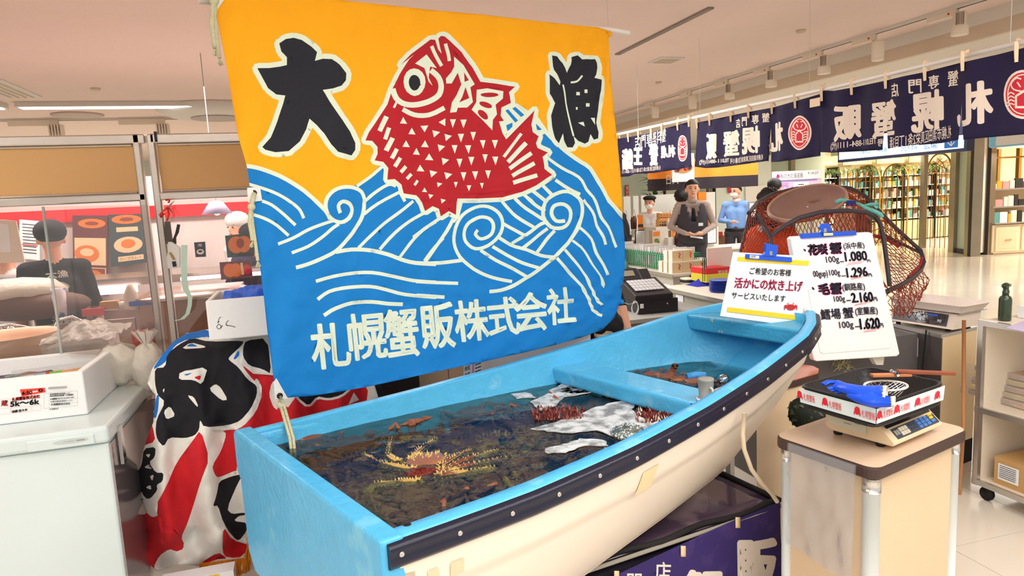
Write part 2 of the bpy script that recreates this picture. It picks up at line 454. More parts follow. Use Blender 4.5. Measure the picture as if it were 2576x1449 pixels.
def spot(px, py, X, label, style=0, s=1.0):
    p = ax_(px, py, X); t = thing('track_spotlight', label, 'spotlight', (p.x, p.y, p.z-.1), 0, None)
    mb = MB(); mb.box((X, p.y+.14, CZ-.045), (.03, .24, .045)); mb.build('driver_box', M_lampw, t, bevel=.004)
    mb = MB(); mb.lathe([(.008, -.001), (.008, .001), (0, .0015)], (X-.016, p.y+.08, CZ-.045), 10, 0, axis=(-1, 0, 0)); mb.build('indicator', mat('red_dot', (200, 30, 50), .4), t)
    mb = MB(); mb.tube([(X, p.y+.05, CZ-.06), (X, p.y+.05, p.z+.09), (X, p.y+.02, p.z+.06)], .011, 8); mb.build('stem', M_lampw, t)
    mb = MB()
    if style == 0:
        mb.lathe([(.0, .085), (.038, .085), (.042, .08), (.042, .0), (.052, -.01), (.055, -.07), (.05, -.072)], p, 20)
        mb.build('head', M_lampw, t)
        for k in range(5):
            a = R(190+k*14); q = p+Vector((.045*math.cos(a), .045*math.sin(a), .035)); m2 = MB(); m2.box(q, (.012, .004, .085), 0, a); m2.build('fin', mat('lamp_shadow_grey', (168, 154, 138), .5), t)
    else:
        mb.lathe([(0, .08), (.045, .08), (.048, .07), (.046, -.065), (.04, -.07)], p, 20); mb.build('head', M_lampw, t)
    mb = MB(); mb.lathe([(.048 if style == 0 else .038, 0), (0, .002)], p+Vector((0, 0, -.068)), 18); mb.build('lens', M_glow, t); return t
names = ['nearest at the right edge of the photo', 'second from the right edge, smooth body with dark slit', 'third from the right edge, ribbed body', 'fourth from the right, ribbed body above the crab emblem', 'fifth from the right, ribbed body', 'slim smooth body, second from the flag', 'slim smooth body nearest the big flag']
for (x, y, st_), nm in zip(((2415, 62, 0), (2208, 130, 1), (2073, 165, 0), (1940, 200, 0), (1835, 232, 0), (1742, 258, 1), (1648, 283, 1)), names): spot(x, y, 4.5, 'white track spotlight, '+nm, st_)
for x, y, nm in ((142, 325, 'left one above the steel partition'), (410, 322, 'right one above the steel partition post')):
    p = ay(x, y, 9.2); t = thing('track_spotlight', 'white finned spotlight, '+nm, 'spotlight', (p.x, p.y, p.z-.06))
    mb = MB(); mb.box((p.x-.22, 9.2, CZ-.05), (.5, .05, .07)); mb.build('driver_box', M_lampw, t, bevel=.005)
    mb = MB(); mb.tube([(p.x, 9.2, CZ-.03), (p.x, 9.2, p.z)], .012, 6); mb.build('stem', M_lampw, t)
    for k in range(5): m2 = MB(); m2.box((p.x+(k-2)*.03, 9.2, p.z-.02), (.014, .12, .14)); m2.build('fin', M_lampw, t)
def fluo(a, b, w, label):
    t = thing('ceiling_light', label, 'ceiling light', (a.x, a.y, CZ-.02)); mb = MB(); mb.bb((a.x, a.y-w/2, CZ-.05), (b.x, a.y+w/2, CZ-.001)); mb.build('housing', M_white, t)
    mb = MB(); mb.bb((a.x+.03, a.y-w/2+.02, CZ-.058), (b.x-.03, a.y+w/2-.02, CZ-.05)); mb.build('tube', mat('fluorescent', (240, 246, 255), .5, emit=4.0), t); return t
fluo(Vector((-2.62, 8.0, CZ)), Vector((-.70, 8.0, CZ)), .16, 'long fluorescent ceiling light left of the flag'); fluo(Vector((-4.7, 8.0, CZ)), Vector((-2.72, 8.0, CZ)), .16, 'fluorescent ceiling light at the left edge of the photo')
def disc(name, px, py, r, label, m, z=CZ):
    p = az(px, py, z); mb = MB(); mb.lathe([(r, 0), (r, -.012), (r*.8, -.02), (r*.3, -.018), (0, -.018)], p, 24); return single(name, mb, m, label, 'ceiling fitting')
disc('ceiling_speaker', 195, 288, .26, 'round grey speaker grille in the ceiling above the steel partition', mat('speaker_grille', (196, 176, 164), .6))
p = az(545, 272, CZ); t = thing('air_conditioner', 'white round ceiling air conditioner partly behind the flag', 'air conditioner', (p.x, p.y, CZ-.1))
mb = MB(); mb.lathe([(.62, 0), (.62, -.03), (.5, -.09), (.3, -.11), (0, -.11)], p, 32); mb.build('casing', M_white, t)
mb = MB(); mb.lathe([(.28, -.112), (.28, -.118), (.2, -.12), (0, -.12)], p, 24); mb.build('grille', mat('ac_grille', (190, 176, 168), .5), t)
for px, py, r, nm in ((240, 222, .04, 'left of the flag'), (1657, 206, .035, 'over the first navy curtain'), (2015, 76, .035, 'right of the ceiling channel')):
    disc('smoke_sprinkler', px, py, r, 'small round sprinkler head in the ceiling '+nm, M_cream2)
p = az(1676, 150, CZ); t = thing('ceiling_vent', 'small square white vent in the ceiling right of the flag', 'vent', (p.x, p.y, CZ-.01)); mb = MB(); mb.box(p+Vector((0, 0, -.006)), (.24, .24, .012)); mb.build('frame', M_white, t)
for k in range(5): mb = MB(); mb.box(p+Vector((0, -.08+.04*k, -.014)), (.2, .012, .006)); mb.build('slat', M_cream2, t)
p = az(10, 222, CZ); t = thing('ceiling_vent', 'slatted white vent at the left edge of the ceiling', 'vent', (p.x, p.y, CZ-.01)); mb = MB(); mb.box(p+Vector((0, 0, -.006)), (.3, .9, .012)); mb.build('frame', M_white, t)
for k in range(4): mb = MB(); mb.box(p+Vector((-.1+.06*k, 0, -.014)), (.02, .85, .01)); mb.build('slat', M_cream2, t)
p = az(2235, 230, 2.66); t = thing('ceiling_light', 'white rectangular ceiling light beyond the largest curtain', 'ceiling light', (p.x, p.y, 2.65)); mb = MB(); mb.box((p.x, p.y, 2.655), (1.2, .3, .012)); mb.build('diffuser', mat('fluorescent', (240, 246, 255), .5, emit=4.0), t)
# ------------------------------------------------------------------ the hall beyond: storefronts
M_green = mat('pillar_green_grey', (176, 186, 166), .6, var=.03); M_metal = mat('door_metal', (150, 140, 122), .3, .8, var=.2, scale=3); M_dkmetal = mat('dark_metal', (44, 40, 36), .4, .5)
M_warm = mat('shop_warm_wall', (252, 226, 186), .7); M_black = mat('skirting_black', (24, 24, 24), .5)
def vslab(x0, y0, x1, y1, z0, z1, th, name, m, mb=None):
    a = az(x0, y0, 0); b = az(x1, y1, 0); d = (b-a).normalized(); n = Vector((d.y, -d.x, 0)); n = n if n.dot(Vector((CAM[0]-a.x, CAM[1]-a.y, 0))) < 0 else -n
    own = mb is None; mb = mb or MB()
    mb.slab([Vector((a.x, a.y, z0)), Vector((b.x, b.y, z0)), Vector((b.x, b.y, z0))+n*th, Vector((a.x, a.y, z0))+n*th], (0, 0, z1-z0))
    return struct(name, mb, m) if own else mb
vslab(2396, 634, 2434, 640, .1, 2.7, .3, 'trim_4', M_green); vslab(2396, 635, 2434, 641, 0, .1, .3, 'baseboard_pillar', M_black)
vslab(2384, 634, 2397, 636, 0, 2.7, .12, 'trim_5', M_metal); vslab(2433, 645, 2441, 646, 0, 2.7, .2, 'trim_6', M_dkmetal); vslab(2441, 646, 2466, 645, 0, 2.7, .25, 'trim_7', M_metal)
vslab(2466, 642, 2477, 640, .05, 2.7, .1, 'trim_8', M_white); vslab(2477, 641, 2484, 641, 0, 2.7, .15, 'trim_9', M_dkmetal); vslab(2484, 641, 2498, 640, 0, 2.7, .15, 'trim_10', M_metal)
vslab(2070, 604, 2096, 606, 0, 2.7, .4, 'trim_11', M_green); vslab(2096, 606, 2101, 607, 0, 2.7, .2, 'trim_12', M_metal)
# glass shopfront
g = clearmat('shop_glass', (244, 246, 240), .02, .01, 1.12); a = az(2100, 607, 0); b = az(2310, 622, 0)
mb = MB(); mb.slab([a, b, b+Vector((.02, 0, 0)), a+Vector((.02, 0, 0))], (0, 0, 2.5)); struct('window_1', mb, g)
vslab(2310, 622, 2320, 624, 0, 2.55, .08, 'trim_13', M_metal)
mb = MB(); mb.slab([Vector((14.0, 11.6, 2.42)), Vector((14.0, 16, 2.42)), Vector((14.1, 16, 2.42)), Vector((14.1, 11.6, 2.42))], (0, 0, .3)); struct('trim_14', mb, M_green)
mb = MB(); mb.bb((18.6, 10.9, 0), (18.7, 15.9, 2.66)); struct('wall_shop', mb, M_warm)
mb = MB(); mb.bb((12.0, 15.5, 0), (18.6, 15.6, 2.66)); struct('wall_shop', mb, M_warm)
# shop shelving seen through the glass: units with shelf boards and rows of goods
def goods(mb, x, y0, y1, z, rnd, hmin=.08, hmax=.24, dep=.07):
    y = y0
    while y < y1:
        w_ = rnd.uniform(.04, .09); h = rnd.uniform(hmin, hmax); mb.box((y+w_/2, x+rnd.uniform(-.02, .02), z+h/2), (w_*.86, dep, h), rnd.randrange(6)); y += w_
GC = [mat('goods_%s' % n, c, .4) for n, c in (('cream', (240, 226, 200)), ('amber', (232, 168, 60)), ('pink', (232, 150, 150)), ('black', (40, 36, 34)), ('white', (246, 246, 240)), ('teal', (90, 160, 160)))]
rnd = random.Random(21)
for k in range(5):
    x0 = 12.6+k*1.12; W0 = 14.9; t = thing('shop_shelf', 'lit shop shelf with rows of small bottles behind the glass, %s' % ['farthest left', 'second from the left', 'middle one', 'fourth from the left', 'nearest the doorway'][k], 'shelf', (x0+.5, W0, 0))
    def sb(nm, lo, hi, m): mb = MB(); mb.bb(lo, hi); return mb.build(nm, m, t)
    sb('back', (x0, W0+.42, 0), (x0+1.1, W0+.46, 2.1), M_warm); sb('side', (x0, W0, 0), (x0+.03, W0+.42, 2.1), M_dkmetal); sb('drawer_base', (x0+.03, W0, .02), (x0+1.08, W0+.42, .55), mat('shop_cabinet', (226, 208, 172), .5))
    for q in range(5):
        z = .62+.30*q; sb('shelf_board', (x0+.03, W0+.02, z-.02), (x0+1.08, W0+.42, z), M_white)
        mb = MB(); goods(mb, W0+.12, x0+.05, x0+1.05, z, rnd); o = mb.build('bottles', GC, t); o['kind'] = 'stuff'
    sb('sign_board', (x0+.08, W0-.06, 2.14), (x0+1.03, W0-.03, 2.33), mat('sage_sign', (160, 168, 140), .6))
    decal(t, 'sign_lettering', [('t', 'Hair Care', lambda u, v: (.2+.6*u, .75-.5*v), 0, .01)], bil(Vector((x0+.08, W0-.061, 2.33)), Vector((x0+1.03, W0-.061, 2.33)), Vector((x0+1.03, W0-.061, 2.14)), Vector((x0+.08, W0-.061, 2.14))), [M_white])
    mb = MB()
    for q in range(220):
        p = Vector((x0+1.1*rnd.random(), W0-.08+rnd.uniform(-.06, .06), 2.0+rnd.gauss(0, .05))); d = Vector((rnd.uniform(-1, 1), rnd.uniform(-1, 1), rnd.uniform(-1.2, .4))).normalized()*.05; mb.quad(p, p+d+Vector((.015, 0, 0)), p+d*1.5, p+d-Vector((.015, 0, 0)))
    o = mb.build('garland', mat('garland_green', (96, 120, 60), .7, var=.4, scale=9), t); o['kind'] = 'stuff'
    for q in range(6): mb = MB(); mb.tube([(x0+.1+.18*q, W0-.2, 0), (x0+.1+.18*q, W0-.2, 1.95)], .010, 5); mb.build('grille_bar', M_dkmetal, t)
def arch(c, wd, h, label):
    t = thing('arch_screen', label, 'metal screen', (c.x, c.y, 0)); m = mat('antique_gold', (150, 112, 50), .35, .8)
    def pt(s, z): return Vector((c.x, c.y-s, z))
    pts = [pt(-wd/2, 0), pt(-wd/2, h*.8)]+[pt(-wd/2*math.cos(R(a_))**.9, h*.8+h*.2*math.sin(R(a_))) for a_ in range(15, 90, 15)]+[pt(0, h)]+[pt(wd/2*math.cos(R(a_))**.9, h*.8+h*.2*math.sin(R(a_))) for a_ in range(75, 0, -15)]+[pt(wd/2, h*.8), pt(wd/2, 0)]
    mb = MB(); mb.tube(pts, .022, 6); mb.build('frame', m, t)
    for k in range(1, 5): s = -wd/2+wd*k/5; mb = MB(); mb.tube([pt(s, 0), pt(s, h*.82+.1*math.sin(math.pi*k/5))], .01, 5); mb.build('bar', m, t)
    for s in (-1, 1): mb = MB(); mb.tube([pt(s*wd*.3, h*.8), pt(s*wd*.12, h*.9), pt(-s*wd*.1, h*.95)], .009, 5); mb.tube([pt(s*wd*.5, h*.8), pt(s*wd*.1, h*.86), pt(-s*wd*.3, h*.93)], .009, 5); mb.build('tracery', m, t)
    mb = MB(); mb.tube([pt(-wd/2, h*.8), pt(wd/2, h*.8)], .012, 5); mb.build('crossbar', m, t)
arch(Vector((14.6, 12.65, 0)), .66, 2.25, 'gold pointed-arch metal screen standing at the shop doorway')
arch(Vector((15.0, 14.3, 0)), .8, 2.1, 'gold arch screen behind the shop glass'); arch(Vector((14.3, 14.5, 0)), .8, 2.1, 'gold arch screen at the far left behind the shop glass')
# right-hand shop counter with drawers and shelves
t = thing('display_counter', 'pale wooden drawer cabinet with cosmetics shelves at the right edge', 'display counter', (14.4, 10.8, 0)); M_wood = mat('pale_wood', (232, 214, 182), .5, var=.06, scale=4)
P0 = az(2497, 641, 0); P1 = az(2620, 634, 0); dd = (P1-P0).normalized(); nn = Vector((-dd.y, dd.x, 0)); Lc = 2.4
def cq(s, q, z): return P0+dd*s+nn*q+Vector((0, 0, z))
def cbx(mb, s0, s1, q0, q1, z0, z1, mi=0): return mb.slab([cq(s0, q0, z0), cq(s1, q0, z0), cq(s1, q1, z0), cq(s0, q1, z0)], (0, 0, z1-z0), mi)
mb = MB(); cbx(mb, 0, Lc, .03, .5, .04, .62); mb.build('cabinet', M_wood, t)
for k in range(4):
    mb = MB(); cbx(mb, .06+k*.58, .06+k*.58+.52, 0, .03, .06, .58); dr_ = mb.build('drawer_front', M_wood, t, bevel=.008)
    mb = MB(); cbx(mb, .12+k*.58, .06+k*.58+.46, -.004, 0, .12, .52); mb.build('panel', mat('pale_wood_panel', (226, 206, 172), .5), dr_)
    mb = MB(); mb.tube([cq(.25+k*.58, -.02, .30), cq(.39+k*.58, -.02, .30)], .008, 6); mb.build('handle', mat('antique_gold', (150, 112, 50), .35, .8), dr_)
for z, q0 in ((.64, -.04), (.98, .05), (1.35, .12)): mb = MB(); cbx(mb, 0, Lc, q0, .5, z, z+.03); mb.build('shelf_board', M_alu, t)
mb = MB(); cbx(mb, 0, Lc, .5, .53, .6, 1.5); mb.build('back_panel', M_warm, t)
rnd = random.Random(5)
for z, q0 in ((.67, .08), (1.01, .16), (1.38, .2)):
    mb = MB(); s = .05
    while s < Lc-.1:
        w_ = rnd.uniform(.05, .2); h = rnd.uniform(.1, .26); cbx(mb, s, s+w_*.85, q0, q0+.05, z, z+h, rnd.randrange(6)); s += w_
    o = mb.build('cosmetics', GC, t); o['kind'] = 'stuff'
mb = MB(); mb.bb((13.9, 13.4, 0), (19, 13.5, 2.7)) if False else mb.bb((17.85, 8, 0), (17.95, 10.9, 2.7)); struct('wall_shop', mb, M_warm)
for k, (dx, z0, z1) in enumerate(((1.0, 1.3, 2.66), (1.5, 1.3, 2.66))):
    mb = MB(); c = cq(dx, 1.2, 0); mb.bb((c.x-.04, c.y-.04, z0), (c.x+.04, c.y+.04, z1)); single('display_post', mb, mat('antique_gold', (150, 112, 50), .35, .8), 'gold display post above the cosmetics, %s' % ['left', 'right'][k], 'post')
mb = MB(); a = cq(0, .9, 2.05); b = cq(2.2, .9, 2.05); mb.tube([a, b], .02, 6); mb.tube([cq(.0, .6, 1.9), cq(.9, .9, 2.45)], .02, 6); single('display_rail', mb, mat('antique_gold', (150, 112, 50), .35, .8), 'gold rail over the cosmetics shelves', 'rail')
mb = MB(); cbx(mb, -.15, 2.5, -.2, -.17, 2.2, 2.62); sb = single('shop_banner', mb, mat('peach_banner', (250, 214, 196), .6, emit=.25), 'peach shop banner above the right-hand counter', 'banner')
# middle distance walls
def vpl(px0, py0, px1, py1, Y, th, m, name, kind=True, label=None, cat=None):
    a = ay(px0, py0, Y); b = ay(px1, py1, Y); mb = MB(); mb.bb((a.x, Y, b.z), (b.x, Y+th, a.z))
    return struct(name, mb, m) if kind else single(name, mb, m, label, cat)
vpl(1480, 380, 1652, 700, 12.0, .5, M_green, 'wall_pillar'); vpl(1800, 395, 1940, 720, 13.0, .3, mat('white_wall', (216, 220, 208), .6), 'wall_center')
vpl(1640, 380, 1810, 700, 14.5, .1, mat('glow_panel', (200, 196, 170), .6, emit=.15), 'wall_center'); vpl(1782, 380, 1792, 700, 12.6, .1, M_metal, 'trim_15'); vpl(1798, 380, 1803, 700, 12.5, .1, M_dkmetal, 'trim_16'); vpl(1672, 395, 1677, 560, 13.9, .1, M_dkmetal, 'trim_17')  # first panel is matte, with a faint glow put into its material
vpl(1938, 380, 2072, 700, 14.0, .2, M_green, 'wall_center'); vpl(1990, 380, 2000, 560, 13.8, .1, M_metal, 'trim_18')
vpl(1876, 468, 1925, 560, 12.95, .04, M_white, 'door_1')
mb = MB(); p = ay(1577, 483, 11.95); mb.box(p, (.07, .02, .27)); s_ = single('fire_sign', mb, mat('sign_red', (176, 50, 34), .5), 'small red upright fire equipment sign on the pale pillar', 'sign')
decal(s_, 'lettering', [('t', c, (lambda u, v, k=k: (.2+.6*u, .08+.3*k+.26*(1-v))), 0, .02) for k, c in enumerate('消火栓')], (lambda f: (lambda u, v, k=0: f(u, v, k)-Vector(s_.location)))(bil(p+Vector((-.035, -.012, .135)), p+Vector((.035, -.012, .135)), p+Vector((.035, -.012, -.135)), p+Vector((-.035, -.012, -.135)))), [mat('sign_cream', (240, 220, 190), .5)])
mb = MB(); p = ay(1836, 468, 12.95); mb.box(p, (.09, .02, .3)); single('fire_notice', mb, mat('sign_red2', (196, 40, 56), .5), 'thin red notice on the white wall behind the masked man', 'sign')
mb = MB(); p = ay(1876, 428, 12.8); mb.lathe([(.2, 0), (.2, .02), (.1, .07), (0, .08)], p, 18); single('wall_lamp', mb, mat('wall_lamp_glow', (236, 255, 224), .5, emit=1.6), 'glowing greenish wall lamp under the navy curtain', 'lamp')
M_part = mat('white_partition', (222, 222, 214), .6)
for k, (x0, x1) in enumerate(((1568, 1592), (1592, 1612), (1612, 1708), (1708, 1802))):
    a = ay(x0, 500, 10.8); b = ay(x1, 700, 10.8); mb = MB(); mb.bb((a.x+.005, 10.8, .02), (b.x-.005, 10.84, 1.62)); single('partition_panel', mb, M_part, 'white partition panel behind the food stalls, %s' % ['leftmost narrow one', 'second narrow one', 'wide one behind the woman in white', 'wide one behind the man in the waistcoat'][k], 'partition')
# potted plant behind the partition
p = ay(1650, 500, 11.6); t = thing('rubber_plant', 'leafy green plant rising behind the white partition', 'plant', (p.x, p.y, 0)); rnd = random.Random(8)
mb = MB(); mb.lathe([(.14, 0), (.18, .35), (.16, .35), (.15, .3), (0, .3)], (p.x, p.y, 0), 16); mb.build('pot', M_white, t)
mb = MB(); mb.tube([(p.x, p.y, .3), (p.x+.02, p.y, 1.2), (p.x-.03, p.y, 2.0)], .02, 6); mb.build('stem', mat('plant_stem', (80, 70, 40), .7), t)
for k in range(46):
    z = rnd.uniform(1.45, 2.15); a = rnd.random()*6.28; l_ = rnd.uniform(.16, .3); c = Vector((p.x, p.y, z)); d = Vector((math.cos(a), math.sin(a)*.6, rnd.uniform(-.2, .7))).normalized(); sd_ = d.cross(Vector((0, 0, 1))).normalized()*l_*.2
    mb = MB(); b0 = c+d*.08; mb.add([b0, b0+d*l_*.4+sd_, b0+d*l_, b0+d*l_*.4-sd_, b0+d*l_*.4+Vector((0, 0, -.01))], [(0, 4, 1), (1, 4, 2), (2, 4, 3), (3, 4, 0)]); mb.build('leaf', mat('leaf_green', (46, 84, 40), .45, var=.3), t)
# hanging orange banner and food poster
a = ay(1628, 405, 8.8); b = ay(1905, 462, 8.8); t = thing('stall_banner', 'orange and black stall banner hanging behind the waistcoated man', 'banner', (a.x, 8.8, b.z))
mb = MB(); mb.grid(lambda u, v: Vector((a.x+(b.x-a.x)*u, 8.8+.02*math.sin(u*30), 2.12-.27*v)), 30, 3); mb.build('orange_band', mat('banner_orange', (244, 146, 48), .8), t); mb = MB(); mb.tube([(a.x+.1, 8.8, 2.1), (a.x+.1, 8.8, 2.66)], .003, 4); mb.tube([(b.x-.1, 8.8, 2.1), (b.x-.1, 8.8, 2.66)], .003, 4); mb.build('hanging_wire', M_white, t)
mb = MB(); mb.grid(lambda u, v: Vector((a.x+(b.x-a.x)*u, 8.8+.02*math.sin(u*30), 1.85-.17*v)), 30, 3); mb.build('black_band', mat('banner_black', (48, 38, 46), .8), t)
q = ay(1676, 452, 8.75); decal(t, 'lettering', [('t', '日大', lambda u, v: (u, 1-v), 0, .02)], bil(q+Vector((0, 0, .07)), q+Vector((.2, 0, .07)), q+Vector((.2, 0, -.07)), q+Vector((0, 0, -.07))), [M_white])
a = ay(1690, 405, 8.6); b = ay(1747, 456, 8.6); t = thing('food_poster', 'white hanging poster with a platter of food', 'poster', (a.x, 8.6, b.z)); mb = MB(); mb.bb((a.x, 8.6, b.z), (b.x, 8.61, min(2.6, a.z+.1))); mb.build('sheet', mat('poster_white', (240, 246, 250), .5), t); mb = MB(); mb.tube([(a.x+.1, 8.605, 2.5), (a.x+.1, 8.605, 2.66)], .003, 4); mb.build('hanging_wire', MATS['thin_wire'] if 'thin_wire' in MATS else M_white, t)
its = [('p', ell(.5, .5, .42, .2), 0)]+[('p', ell(.15+.7*random.random(), .32+.3*random.random(), .07, .08), random.randrange(1, 4)) for _ in range(26)]
decal(t, 'printed_food', its, bil(Vector((a.x, 8.595, a.z+.1)), Vector((b.x, 8.595, a.z+.1)), Vector((b.x, 8.595, b.z)), Vector((a.x, 8.595, b.z))), [mat('food_tan', (214, 150, 90), .5), mat('food_red', (206, 60, 40), .5), mat('food_green', (120, 150, 50), .5), mat('food_dark', (70, 36, 26), .5)])
# purple map sign
a = ay(1945, 432, 8.5); b = ay(2066, 478, 8.5); t = thing('event_sign', 'pinkish event map sign on a stand above the crab trap', 'sign', (a.x, 8.5, 0)); mb = MB(); mb.bb((a.x, 8.5, b.z-.3), (b.x, 8.53, a.z)); mb.build('board', mat('sign_lilac', (236, 206, 232), .5), t)
mb = MB(); mb.bb((a.x+.1, 8.53, 0), (a.x+.14, 8.57, a.z)); mb.bb((b.x-.14, 8.53, 0), (b.x-.1, 8.57, a.z)); mb.build('legs', M_alu, t)
f = bil(Vector((a.x, 8.49, a.z)), Vector((b.x, 8.49, a.z)), Vector((b.x, 8.49, b.z)), Vector((a.x, 8.49, b.z)))
its = [('p', rect(0, 0, 1, .42), 0), ('t', '秋の大北海道展', lambda u, v: (.14+.46*u, .36-.26*v), 1, .008), ('p', [(.07, .12), (.11, .16), (.13, .25), (.1, .33), (.05, .28)], 2), ('t', '9.14-27', lambda u, v: (.70+.22*u, .2-.12*v), 1, .01), ('p', rect(.05, .46, .9, .49), 3), ('p', rect(.12, .56, .3, .7), 4), ('p', rect(.4, .56, .72, .95), 5), ('p', rect(.5, .66, .62, .7), 1)]+[('p', rect(.05+.1*k, .75, .11+.1*k, .8), 4) for k in range(9)]
decal(t, 'map_print', its, f, [mat('sign_pale', (244, 236, 240), .5), mat('ink_dark', (50, 40, 60), .6), mat('ink_magenta', (190, 40, 130), .6), mat('ink_blue', (90, 100, 190), .6), mat('ink_pink', (214, 150, 206), .6), mat('sign_white', (250, 250, 250), .5)])
# light blue lit sign in the hall, dark hanging signs
a = ax_(2108, 386, 8.0); b = ax_(2432, 375, 8.0)
t = thing('lit_direction_sign', 'lit pale blue direction sign hanging in the hall behind the curtains', 'sign', (8, (a.y+b.y)/2, a.z))
mb = MB(); mb.bb((8.0, b.y, 1.98), (8.12, a.y, 2.36)); mb.bb((8.05, b.y+.3, 2.36), (8.07, b.y+.32, 2.66)); mb.bb((8.05, a.y-.32, 2.36), (8.07, a.y-.3, 2.66)); mb.build('case', mat('sign_navy_case', (22, 30, 66), .4), t)
mb = MB(); mb.bb((7.985, b.y+.04, 2.02), (8.0, a.y-.04, 2.33)); mb.build('lit_panel', mat('lit_panel_blue', (214, 240, 252), .4, emit=.8), t)
f = bil(Vector((7.984, a.y, 2.36)), Vector((7.984, b.y, 2.36)), Vector((7.984, b.y, 1.98)), Vector((7.984, a.y, 1.98)))
decal(t, 'sign_print', [('p', rect(.86, .45, .95, .85), 0), ('t', '↓', lambda u, v: (.88+.05*u, .8-.3*v), 1, .01), ('t', '広場', lambda u, v: (.72+.09*u, .82-.22*v), 0, .01), ('t', 'ひとやすみ', lambda u, v: (.55+.12*u, .8-.18*v), 0, .005), ('t', '介護用品', lambda u, v: (.2+.1*u, .75-.16*v), 2, .005), ('t', '補聴器', lambda u, v: (.36+.08*u, .75-.16*v), 2, .005)], f, [mat('ink_sign_blue', (30, 110, 200), .5), M_white, mat('ink_sign_green', (20, 120, 80), .5)])
for x0, y0, x1, y1, lab, X in ((2262, 155, 2424, 260, 'dark navy hanging sign with white arrow behind the largest curtain', 7.0), (1604, 300, 1656, 360, 'dark navy hanging sign behind the first curtain', 9.0)):
    a = ax_(x0, y0, X); b = ax_(x1, y1, X); t = thing('hanging_sign', lab, 'sign', (X, a.y, b.z)); zt_ = min(a.z, 2.62); mb = MB(); mb.bb((X, min(a.y, b.y), zt_-.5), (X+.05, max(a.y, b.y), zt_)); mb.build('board', mat('sign_navy', (30, 28, 72), .5), t)
    f = bil(Vector((X-.001, a.y, zt_)), Vector((X-.001, b.y, zt_)), Vector((X-.001, b.y, zt_-.5)), Vector((X-.001, a.y, zt_-.5))); decal(t, 'arrow', [('t', '↑', lambda u, v: (.1+.2*u, .75-.5*v), 0, .03)], f, [M_white])
p = ax_(2540, 90, 5.9); t = thing('hanging_sign', 'pale blue framed hanging sign at the top right corner', 'sign', (5.9, p.y, 1.9)); a = ax_(2497, 52, 5.9); b = ax_(2640, 40, 5.9); zt_ = min(2.64, a.z)
mb = MB(); mb.bb((5.9, b.y, 1.9), (5.94, a.y, zt_)); mb.build('board', mat('sign_sky', (130, 196, 226), .4), t, bevel=.02)
f = bil(Vector((5.899, a.y, zt_)), Vector((5.899, b.y, zt_)), Vector((5.899, b.y, 1.9)), Vector((5.899, a.y, 1.9))); decal(t, 'sign_print', [('p', rect(.16, .2, .9, .98), 0), ('t', '札幌', lambda u, v: (.24+.3*u, .36-.12*v), 1, .01), ('t', 'Kit', lambda u, v: (.3+.3*u, .62-.14*v), 1, .01)], f, [M_white, mat('ink_dark', (50, 40, 60), .6)])
mb = MB(); mb.tube([(5.92, p.y, zt_), (5.92, p.y, 2.66)], .004, 4); mb.build('hook', M_dkmetal, t)
# ------------------------------------------------------------------ NAVY NOREN CURTAINS on a long pipe, seen from behind
M_noren = mat('noren_navy', (30, 22, 62), .85, var=.12, scale=6, bump=.15, bscale=200); M_nw = mat('noren_cream', (238, 224, 208), .8, var=.03); M_nr = mat('noren_red', (206, 40, 62), .8, var=.05); M_nk = mat('noren_dark', (26, 20, 56), .8)
NX = 3.1
pt_ = thing('curtain_pipe', 'long white pipe carrying the navy curtains below the ceiling', 'pipe', (NX, 4.3, 2.2))
mb = MB(); mb.tube([(NX, 1.6, 2.235), (NX, 3.4, 2.225), (NX, 6.6, 2.26)], .013, 10); mb.build('pipe', mat('white_pipe', (236, 232, 226), .35), pt_)
for y in (2.35, 3.62, 4.85, 5.9): mb = MB(); mb.tube([(NX, y, 2.23), (NX, y, CZ)], .0015, 4); mb.build('hanging_wire', mat('thin_wire', (190, 190, 185), .3), pt_)
def crab_emblem(cx_, cy_, rx, ry):
    out = [(1, [ell(cx_, cy_, rx, ry, 0, 26)], 'u'), (2, [ell(cx_, cy_, rx*.88, ry*.9, 0, 26)], 'u'), (1, [ell(cx_, cy_, rx*.80, ry*.83, 0, 26)], 'u'), (2, [ell(cx_, cy_, rx*.74, ry*.78, 0, 26)], 'u')]
    S_ = []
    for s in (-1, 1):
        for k in range(4): S_.append(stroke([(cx_+s*rx*.42, cy_+ry*(.0+.14*k)), (cx_+s*rx*.62, cy_+ry*(-.08+.15*k)), (cx_+s*rx*.78, cy_+ry*(.06+.15*k))], ry*.055))
        S_.append(stroke([(cx_+s*rx*.05, cy_-ry*.12), (cx_+s*rx*.45, cy_-ry*.2), (cx_+s*rx*.6, cy_-ry*.42), (cx_+s*rx*.35, cy_-ry*.66), (cx_+s*rx*.12, cy_-ry*.62)], ry*.06))
        S_.append(stroke([(cx_+s*rx*.30, cy_-ry*.50), (cx_+s*rx*.15, cy_-ry*.3)], ry*.06))
    S_.append([(cx_-rx*.40, cy_+ry*.05), (cx_, cy_-ry*.2), (cx_+rx*.40, cy_+ry*.05), (cx_+rx*.40, cy_+ry*.56), (cx_-rx*.40, cy_+ry*.56)])
    out.append((1, S_, 'u')); out.append((2, [[(cx_-rx*.30, cy_+ry*.09), (cx_, cy_-ry*.08), (cx_+rx*.30, cy_+ry*.09), (cx_+rx*.30, cy_+ry*.47), (cx_-rx*.30, cy_+ry*.47)]], 'u')); return out
